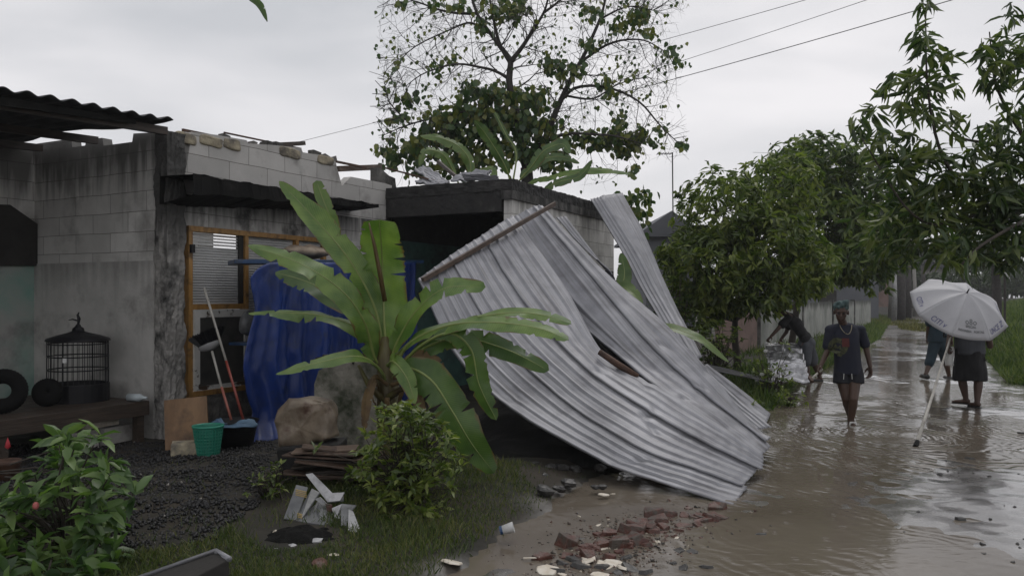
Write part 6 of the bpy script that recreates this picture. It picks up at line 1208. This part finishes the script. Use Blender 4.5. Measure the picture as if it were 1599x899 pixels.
def foot(mb, ankle, dirv, s=1.0):
    d = Vector(dirv).normalized(); a0 = Vector(ankle); mb.cap(a0, a0+Vector((0,0,-.045)), .04*s, .036*s); mb.cap(a0+Vector((0,0,-.045))-d*.03, a0+d*.13+Vector((0,0,-.06)), .034*s, .026*s); mb.cap(a0+d*.12+Vector((0,0,-.062)), a0+d*.175+Vector((0,0,-.068)), .024*s, .017*s)
def loft(mb, secs, sd=(1,0,0), n=26):
    sd = Vector(sd).normalized(); cs = [Vector(c) for c,_,_ in secs]; vs = []
    for i, (c, rx, ry) in enumerate(secs):
        t = (cs[min(i+1,len(cs)-1)]-cs[max(i-1,0)]).normalized(); fw = t.cross(sd).normalized(); s2 = fw.cross(t)
        for k in range(n):
            a0 = 2*math.pi*k/n; x, y = math.cos(a0), math.sin(a0); x = math.copysign(abs(x)**.85, x); y = math.copysign(abs(y)**.85, y); vs.append(Vector(c)+s2*rx*x+fw*ry*y)
    m = len(secs); mb.add(vs, [(i*n+k, i*n+(k+1)%n, (i+1)*n+(k+1)%n, (i+1)*n+k) for i in range(m-1) for k in range(n)]+[tuple(range(n-1,-1,-1)), tuple((m-1)*n+k for k in range(n))])
def decal(name, target, origin_pts, mat, parent, off=.004, direction=(0,1,0)):
    """drape a little polygon mesh (points, faces) on to the target surface, seen from the front of the wearer"""
    bvh = BVHTree.FromPolygons([v.co for v in target.data.vertices], [tuple(p.vertices) for p in target.data.polygons]); vs, fs = origin_pts; out_ = []
    d = Vector(direction).normalized()
    for v in vs:
        h = bvh.ray_cast(Vector(v)-d*1.2, d, 3)
        out_.append(h[0]-d*off if h[0] else Vector(v))
    mb = MB(); mb.add(out_, fs); return mb.build(name, mat, parent)
# --- the man walking towards the camera
Yw = 10.42; base = Vector((P(1326,660,Yw).x, Yw, 0)); man = thing('person', 'man in dark navy T shirt, shorts and teal head wrap walking through the flood', 'person', base)
Q = lambda px, py, dy=0: P(px, py, Yw+dy)
hc = Q(1313.5,487.5,-.05); pel = Q(1324,576); chest = Q(1322,533,.0); neck = Q(1318,507,.02); shl, shr = Q(1296,515,.02), Q(1344,515,.04)
mb = MB(); rot = head(mb, hc, (-.42,-1,-.28), (-.03,-.12,1), 1.1); torso(mb, pel, chest, neck, shl, shr, .88); mb.cap(neck-Vector((0,0,.02)), hc-Vector((0,-.02,.06)), .055, .05)
kl, kr = Q(1321,622,-.05), Q(1333,623,-.16); al, ar = Q(1328,650,.12), Q(1329,655,-.1)
el_, er_ = Q(1292,548,.02), Q(1353,546,.05); wl, wr = Q(1281,572,-.1), Q(1359,572,-.0)
limb(mb, [shl, el_, wl], [.05,.038,.027]); limb(mb, [shr, er_, wr], [.05,.038,.027])
hipl, hipr = Q(1314,584,0), Q(1335,584,0); limb(mb, [hipl, kl], [.088,.055]); limb(mb, [kl, kl.lerp(al,.3), al], [.053,.057,.036]); limb(mb, [hipr, kr], [.088,.055]); limb(mb, [kr, kr.lerp(ar,.3), ar], [.053,.057,.036])
hand(mb, wl, (Q(1276,582,-.14)-wl), (.6,-.2,-.2), 1.05, 1.0); hand(mb, wr, Vector((.02,-.03,-1)), (-1,-.2,0), 1.1, .45)
foot(mb, al, (-.15,-1,0)); foot(mb, ar, (-.1,-1,0))
remeshed(mb, 'body', 'skin', man, .0075, 2); eyes(man, hc, rot, 1.1)
mb = MB(); loft(mb, [(Q(1324,584),.178,.13),(Q(1324,570),.168,.122),(Q(1323,552),.16,.115),(Q(1322,535),.165,.118),(Q(1321,522,.01),.172,.112),(Q(1320,515,.02),.16,.097),(Q(1319,510,.02),.105,.082),(Q(1318.5,506.5,.02),.072,.07)])
mb.cap(neck-Vector((0,0,.035)), shl, .062, .066); mb.cap(neck-Vector((0,0,.035)), shr, .062, .066); limb(mb, [shl, shl.lerp(el_,.4), shl.lerp(el_,.75)], [.06,.062,.067]); limb(mb, [shr, shr.lerp(er_,.4), shr.lerp(er_,.72)], [.06,.062,.067])
shirt = remeshed(mb, 'shirt', 'navy', man, .011, 4, .018, 8)
mb = MB(); mb.ell(Q(1325,578), (.165,.12,.1)); mb.tube([Q(1315,574),Q(1314,585,-.01),Q(1313.5,599,-.03)], [.09,.1,.104], 18); mb.tube([Q(1335,574),Q(1336,585,-.02),Q(1337,599,-.05)], [.09,.1,.104], 18); sh_ = remeshed(mb, 'shorts', 'shorts_dark', man, .012, 2, .012, 8)
mb = MB(); mb.ell(hc+Vector((.004,.008,.062)), (.093,.105,.066)); mb.ell(hc+Vector((.008,.01,.105)), (.075,.085,.045))
for _ in range(16):
    a0 = random.random()*6.3; mb.ell(hc+Vector((math.cos(a0)*.07, math.sin(a0)*.08, .075+random.random()*.06)), random.uniform(.022,.038), None, 8, 6)
remeshed(mb, 'head_wrap', 'green_wrap', man, .008, 1, .012, 30)
c = Q(1317,543,-.25); ring = ([], []); n = 28
for i in range(n):
    a0 = 2*math.pi*i/n
    for r_ in (.055,.075,.1,.118): ring[0].append(c+Vector((math.cos(a0)*r_*.95, 0, math.sin(a0)*r_)))
for i in range(n):
    for j in range(3):
        if j == 1 and i%9 == 4: continue
        ring[1].append((i*4+j, i*4+j+1, ((i+1)%n)*4+j+1, ((i+1)%n)*4+j))
dcl = decal('shirt_print', shirt, ring, 'olive_print', shirt)
vv = []; ff = []
for i in range(7):
    for j in range(6): vv.append(c+Vector((.045+i*.014, 0, .005+j*.022)))
for i in range(6):
    for j in range(5): ff.append((i*6+j,(i+1)*6+j,(i+1)*6+j+1,i*6+j+1))
decal('shirt_print', shirt, (vv, ff), 'red_print', shirt, .007)
vv, ff = [], []
for i, (x, z) in enumerate(((-.05,-.03),(-.02,.045),(.0,.0),(.03,.03),(.045,-.045),(.01,-.02))): vv.append(c+Vector((x,0,z)))
ff = [(0,1,2),(0,2,5),(2,3,4),(2,4,5)]; decal('shirt_print', shirt, (vv, ff), 'olive_print', shirt, .006)
mb = MB(); bv = BVHTree.FromPolygons([v.co for v in shirt.data.vertices], [tuple(p.vertices) for p in shirt.data.polygons]); cp_ = []
for i in range(17):
    a0 = -math.pi*.5+math.pi*i/16*1; u = i/16*2-1; v = Vector((neck.x-.005+u*.075, Yw-1, neck.z-.0-.115*(1-u*u)**.8)); h = bv.ray_cast(v, Vector((0,1,0)), 3); cp_.append((h[0] if h[0] and h[0].y < Yw+.05 else Vector((v.x, Yw-.05, v.z)))-Vector((0,.008,0)))
mb.tube(cp_, .0055, 6); mb.build('necklace', 'chain', man)
for a0, d0 in ((al,(-.15,-1,0)),(ar,(-.1,-1,0))):
    d0 = Vector(d0).normalized(); sdv = d0.cross(Vector((0,0,1))); q = a0+Vector((0,0,-.082)); mb = MB(); mb.ell(q+d0*.055, (.05,.05,.013)); mb.v = [tuple(q+d0*.055+(Vector(v)-q-d0*.055).dot(d0)*d0*2.5+(Vector(v)-q-d0*.055).dot(sdv)*sdv+Vector((0,0,(Vector(v)-q).z))) for v in mb.v]; s_ = mb.build('sandal', 'sandal_white', man, smooth=True)
    mb = MB(); mb.tube([q+d0*.08+sdv*.045+Vector((0,0,.01)), q+d0*.07+sdv*.03+Vector((0,0,.055)), q+d0*.07-sdv*.03+Vector((0,0,.055)), q+d0*.08-sdv*.045+Vector((0,0,.01))], .014, 8); mb.build('strap', 'sandal_white', s_, smooth=True)
for dx in (-.05,.05): mb = MB(); mb.tube([Q(1324,583,-.145)+Vector((dx,0,0)), Q(1324,592,-.15)+Vector((dx*1.1,0,0))], .004, 5); mb.build('drawstring', 'sandal_white', man)
hm = thing('hammer', 'hammer with pale wooden handle held by the walking man', 'hammer', Q(1276,583,-.14)); mb = MB(); mb.tube([Q(1284,576,-.12), Q(1275,584,-.15), Q(1266,592,-.2)], .014, 8); mb.build('handle', 'white_handle', hm, smooth=True); mb = MB(); mb.box(Q(1266,592,-.2), (.04,.11,.04), Matrix.Rotation(.5,4,'X')); mb.build('head', 'rust', hm, bevel=.006)
# --- the bending man
Yb = 15.3; Q = lambda px, py, dy=0: P(px, py, Yb+dy); base = Vector((P(1268,598,Yb).x, Yb, 0)); pr = thing('person', 'man in black T shirt and grey shorts bending over the tin sheets', 'person', base)
pel, chest, neck = Q(1260,533), Q(1243,506,-.0), Q(1229,491,-.02); shl, shr = Q(1231,496,-.17), Q(1235,494,.17); hc = Q(1217,486,-.03)
mb = MB(); rot = head(mb, hc, (-.8,-.2,-.65), (-.65,-.1,.75), 1.02); torso(mb, pel, chest, neck, shl, shr, 1.0); mb.cap(neck, hc, .055, .05)
e1, e2, w1_, w2_ = Q(1216,512,-.22), Q(1228,518,.2), Q(1204,525,-.2), Q(1219,530,.1); limb(mb, [shl,e1,w1_],[.052,.04,.028]); limb(mb, [shr,e2,w2_],[.052,.04,.028]); hand(mb, w1_, (-.6,-.2,-.5), (.2,0,-1), 1.1, .9); hand(mb, w2_, (-.5,-.3,-.8), (.3,0,-1), 1.1, .9)
k1, k2, a1, a2 = Q(1258,567,-.12), Q(1271,566,.14), Q(1263,592,-.12), Q(1280,588,.2); limb(mb,[Q(1258,540,-.09),k1,k1.lerp(a1,.35),a1],[.09,.058,.058,.036]); limb(mb,[Q(1263,540,.09),k2,k2.lerp(a2,.35),a2],[.09,.058,.058,.036]); foot(mb, a1, (-1,-.4,0)); foot(mb, a2, (-1,.0,0))
remeshed(mb, 'body', 'skin', pr, .009, 2); eyes(pr, hc, rot)
mb = MB(); mb.ell(hc+rot@Vector((0,-.015,.04)), (.085,.1,.085), rot); remeshed(mb, 'hair', 'hair', pr, .01, 1)
mb = MB(); torso(mb, Q(1257,527), chest, neck-(neck-pel).normalized()*.03, shl, shr, 1.13); limb(mb,[shl,shl.lerp(e1,.62)],[.076,.08]); limb(mb,[shr,shr.lerp(e2,.62)],[.076,.08]); remeshed(mb, 'shirt', 'black_cloth', pr, .014, 2, .02, 7)
mb = MB(); mb.ell(Q(1260,536), (.17,.17,.13)); limb(mb,[Q(1259,541,-.09),Q(1258,564,-.12)],[.115,.11]); limb(mb,[Q(1263,541,.09),Q(1269,563,.13)],[.115,.11]); remeshed(mb, 'shorts', 'grey_cloth', pr, .014, 2, .02, 8)
for a0, d0 in ((a1,Vector((-1,-.4,0)).normalized()),(a2,Vector((-1,0,0)))):
    mb = MB(); q = a0+Vector((0,0,-.075))+d0*.06; mb.cap(q-d0*.09, q+d0*.09, .042, .04); remeshed(mb, 'shoe', 'sandal_black', pr, .012, 1)
# --- the person under the umbrella
Yu = 11.9; Q = lambda px, py, dy=0: P(px, py, Yu+dy); base = Vector((P(1515,635,Yu).x, Yu, 0)); pu = thing('person', 'person in grey top and black skirt walking away under the umbrella', 'person', base)
pel, chest, neck = Q(1514,551), Q(1514,510), Q(1514,482); shl, shr = Q(1493,490), Q(1537,490); hc = Q(1512,466,.03)
mb = MB(); rot = head(mb, hc, (-.1,1,-.1), (0,0,1), 1.02); torso(mb, pel, chest, neck, shl, shr, 1.12); mb.cap(neck, hc-Vector((0,0,.05)), .055,.05)
el_, er_ = Q(1484,520,.06), Q(1545,520,-.02); wl, wr = Q(1480,541,-.1), Q(1535,498,.18); limb(mb,[shl,el_,wl],[.056,.042,.03]); limb(mb,[shr,Q(1546,540,-.06),Q(1541,515,-.18)],[.056,.045,.03]); hand(mb, wl, (-.1,-.4,-.8), (.9,-.2,0), 1.05, 1.1); hand(mb, Q(1541,515,-.18), (-.3,-.2,1), (-.6,.5,0), 1.0, 1.1)
k1, k2, a1, a2 = Q(1502,591,.12), Q(1528,592,-.05), Q(1508,621,.1), Q(1526,626,-.1); limb(mb,[Q(1505,560,.02),k1,k1.lerp(a1,.35),a1],[.095,.06,.062,.038]); limb(mb,[Q(1524,560),k2,k2.lerp(a2,.35),a2],[.095,.06,.062,.038]); foot(mb, a1, (-.8,.6,0)); foot(mb, a2, (-.15,1,0))
remeshed(mb, 'body', 'skin', pu, .0085, 2); eyes(pu, hc, rot)
mb = MB(); mb.ell(hc+rot@Vector((0,-.02,.025)), (.088,.1,.1), rot); remeshed(mb, 'hair', 'hair', pu, .01, 1)
mb = MB(); loft(mb, [(Q(1514,552),.215,.15),(Q(1514,530),.2,.15),(Q(1514,505),.21,.15),(Q(1514,492),.2,.12),(Q(1514,486),.13,.1),(Q(1514,482),.08,.08)]); limb(mb,[shl,shl.lerp(el_,.85)],[.08,.08]); limb(mb,[shr,Q(1544,524,-.04)],[.08,.08]); remeshed(mb, 'shirt', 'grey_cloth', pu, .014, 2, .018, 7)
mb = MB(); mb.ell(Q(1514,549), (.235,.17,.12)); mb.tube([Q(1514,548),Q(1514,570),Q(1514,594)], [.21,.235,.245], 20); mb.v = [(v[0], Yu+(v[1]-Yu)*.72, v[2]) for v in mb.v]; remeshed(mb, 'skirt', 'black_cloth', pu, .014, 2, .03, 8)
for a0, d0 in ((a1,Vector((-.8,.6,0)).normalized()),(a2,Vector((-.15,1,0)).normalized())):
    q = a0+Vector((0,0,-.088))+d0*.06; mb = MB(); mb.cap(q-d0*.1, q+d0*.1, .045,.04); mb.v = [(v[0],v[1],q.z+(v[2]-q.z)*.25) for v in mb.v]; mb.build('sandal', 'sandal_black', pu, smooth=True)
pole = MB(); pole.tube([Q(1492,502,.25), Q(1482,534,-.1), P(1455,620,10.4), P(1431,693,8.85)], [.013,.014,.017,.021], 12); po = pole.build('long_pole', 'white_handle', smooth=True); tag(po, 'long pale pole dragged at a slant by the person with the umbrella', 'pole')
mb = MB(); mb.tube([P(1432.5,689,8.93), P(1429,698,8.77)], [.024,.029], 12); o = mb.build('tip', 'rubber', po)
mb = MB(); c = Q(1484,556,-.12)
mb.grid(lambda u,v: c+Vector(((u-.5)*.1*(1+.3*v)+.015*math.sin(v*6), .03*math.sin(u*9), -.28*(v-.5))), 10, 12); tag(mb.build('hanging_cloth', 'white_plastic', smooth=True, solid=.006), 'pale cloth hanging beside the black skirt under the umbrella', 'cloth')
# umbrella
ax = Vector((.05,-.66,.75)).normalized(); apex = P(1510,457,11.15); Rr, hh = .66, .30; cen = apex-ax*hh; e1 = Vector((1,0,0)); e1 = (e1-ax*e1.dot(ax)).normalized(); e2 = ax.cross(e1)
um = thing('umbrella', 'large open pale grey umbrella with navy lettering held over the road', 'umbrella', tuple(cen)); az0 = R(15)
def canopy(az, r_):
    k = ((az-az0)/(math.pi/4))%1.0; half = math.pi/8; chord = math.cos(half)/math.cos((k-.5)*math.pi/4); sag = 1-(1-chord)*r_**1.5
    rr = Rr*r_*(1-(1-chord)*.95); b0 = math.sin(k*math.pi); return cen+e1*math.cos(az)*rr+e2*math.sin(az)*rr+ax*(hh*(1-r_**1.9)-.022*b0*math.sin(min(1,r_)*math.pi*.75)-.012*b0*r_**6)
for s in range(8):
    mb = MB(); a0 = az0+s*math.pi/4; mb.grid(lambda u,v: canopy(a0+(u*.9998+.0001)*math.pi/4, max(.01,v)), 12, 16); o = mb.build('canopy_panel', 'umb', um, smooth=True, solid=.0015) if 'umb' in mt else None
    if o is None:
        mt['umb'] = M('umbrella_fabric', [(.3,(.37,.37,.39)),(.7,(.45,.45,.47))], scale=3, rough=.5, bump=.15, bscale=12); o = mb.build('canopy_panel', 'umb', um, smooth=True, solid=.0015)
    mb = MB(); mb.tube([canopy(a0, v/10)-ax*.008 for v in range(1,11)], .0035, 5); mb.build('rib', 'cable', um)
mb = MB(); mb.tube([apex-ax*.02, apex+ax*.07], [.012,.007], 8); mb.build('ferrule', 'black_plastic', um)
mb = MB(); hp = Q(1541,510,-.2); mb.tube([apex, cen, cen-ax*.42], .008, 8); mb.build('shaft', 'cable', um); mb = MB(); q0 = cen-ax*.4; mb.tube([q0, q0-ax*.1, q0-ax*.16+e1*.03, q0-ax*.13+e1*.06], .013, 8); mb.build('handle', 'black_plastic', um)
def panel_text(txt, az_c, r0, size, mat, flipit=False, dr=0, shear=.15):
    cu = bpy.data.curves.new('lettering', 'FONT'); cu.body = txt; cu.size = size; cu.align_x = 'CENTER'; cu.shear = shear; cu.space_character = 1.05; cu.offset = .0015; cu.resolution_u = 3
    o = bpy.data.objects.new('tmp', cu); COL.objects.link(o); dg = bpy.context.evaluated_depsgraph_get(); dg.update(); me = bpy.data.meshes.new_from_object(o.evaluated_get(dg)); bpy.data.objects.remove(o)
    for v in me.vertices:
        x, y = v.co.x, v.co.y; rr = (r0*Rr-y)/Rr; az = az_c+x/max(.05,(rr*Rr)); p_ = canopy(az, rr); v.co = p_+ax*.004+(p_-cen).normalized()*.002
    me.materials.clear(); me.materials.append(mt[mat]); me.name = 'lettering'; ob = bpy.data.objects.new('lettering', me); put(ob, um); return ob
hf = math.pi/8
panel_text('CITI v', az0+R(45*4.5), .93, .088, 'navy_ink')
panel_text('CITI v', az0+R(45*3.5), .92, .08, 'navy_ink')
panel_text('UNCE Z', az0+R(45*6.5), .93, .09, 'navy_ink')
panel_text('UNCE Z', az0+R(45*7.5), .93, .08, 'navy_ink')
panel_text('o8o', az0+R(45*5.5), .74, .10, 'grey_ink', shear=0); panel_text('SPECIAL', az0+R(45*5.5), .80, .04, 'grey_ink', shear=0); panel_text('INDONESIA   PORTAL', az0+R(45*5.5), .88, .035, 'grey_ink', shear=0)
# --- the person in blue further on
Yt = 15.9; Q = lambda px, py, dy=0: P(px, py, Yt+dy); base = Vector((P(1462,592,Yt).x, Yt, 0)); pt_ = thing('person', 'person in dark teal clothes striding ahead, half hidden by the umbrella', 'person', base)
pel, chest, neck = Q(1464,528), Q(1466,502), Q(1467,484); shl, shr = Q(1454,489,-.02), Q(1482,489,.02); hc = Q(1466,472,.03)
mb = MB(); rot = head(mb, hc, (.1,1,-.1), (0,0,1), 1.0); torso(mb, pel, chest, neck, shl, shr, 1.0); mb.cap(neck, hc-Vector((0,0,.05)), .055,.05)
el_, er_ = Q(1450,508), Q(1485,508); wl, wr = Q(1448,527,.1), Q(1486,530,-.1); limb(mb,[shl,el_,wl],[.052,.04,.028]); limb(mb,[shr,er_,wr],[.052,.04,.028]); hand(mb, wl, (0,.2,-1), (1,0,0), 1.05, .5); hand(mb, wr, (0,-.2,-1), (-1,0,0), 1.05, .5)
k1, k2, a1, a2 = Q(1454,560,-.05), Q(1476,560,.1), Q(1446,583,-.15), Q(1482,586,.15); limb(mb,[Q(1458,535),k1,k1.lerp(a1,.35),a1],[.09,.058,.058,.036]); limb(mb,[Q(1469,535),k2,k2.lerp(a2,.35),a2],[.09,.058,.058,.036]); foot(mb, a1, (-.2,1,0)); foot(mb, a2, (.1,1,0))
remeshed(mb, 'body', 'skin', pt_, .0095, 2)
mb = MB(); mb.ell(hc+rot@Vector((0,-.02,.025)), (.088,.1,.1), rot); remeshed(mb, 'hair', 'hair', pt_, .01, 1)
mb = MB(); loft(mb, [(Q(1464,534),.19,.14),(Q(1464,520),.18,.13),(Q(1466,503),.19,.13),(Q(1467,492),.18,.11),(Q(1467,486),.11,.09),(Q(1467,484),.07,.07)]); limb(mb,[shl,shl.lerp(el_,.8)],[.078,.076]); limb(mb,[shr,shr.lerp(er_,.8)],[.078,.076]); remeshed(mb, 'shirt', 'teal_cloth', pt_, .014, 2, .018, 7)
mb = MB(); mb.ell(Q(1464,532), (.17,.13,.12)); limb(mb,[Q(1459,537),k1,k1.lerp(a1,.3)],[.115,.095,.09]); limb(mb,[Q(1469,537),k2],[.115,.095]); remeshed(mb, 'trousers', 'teal_cloth', pt_, .014, 2, .018, 8)
for a0 in (a1,a2): mb = MB(); q = a0+Vector((0,.05,-.06)); mb.cap(q-Vector((0,.1,0)), q+Vector((0,.1,0)), .05,.045); remeshed(mb, 'shoe', 'sandal_black', pt_, .012, 1)

# ------------------------------------------------------------------ damp air
mh = bpy.data.materials.new('haze'); mh.use_nodes = True; nt = mh.node_tree; nt.nodes.clear(); oh = nt.nodes.new('ShaderNodeOutputMaterial'); pv = nt.nodes.new('ShaderNodeVolumePrincipled')
pv.inputs['Color'].default_value = (.85,.86,.88,1); pv.inputs['Density'].default_value = .0011; pv.inputs['Anisotropy'].default_value = .2; nt.links.new(pv.outputs[0], oh.inputs['Volume']); mt['haze'] = mh
mb = MB(); mb.bx(-450,450,-80,950,-8,14); hz_ = mb.build('haze', 'haze'); tag(hz_, kind='stuff')
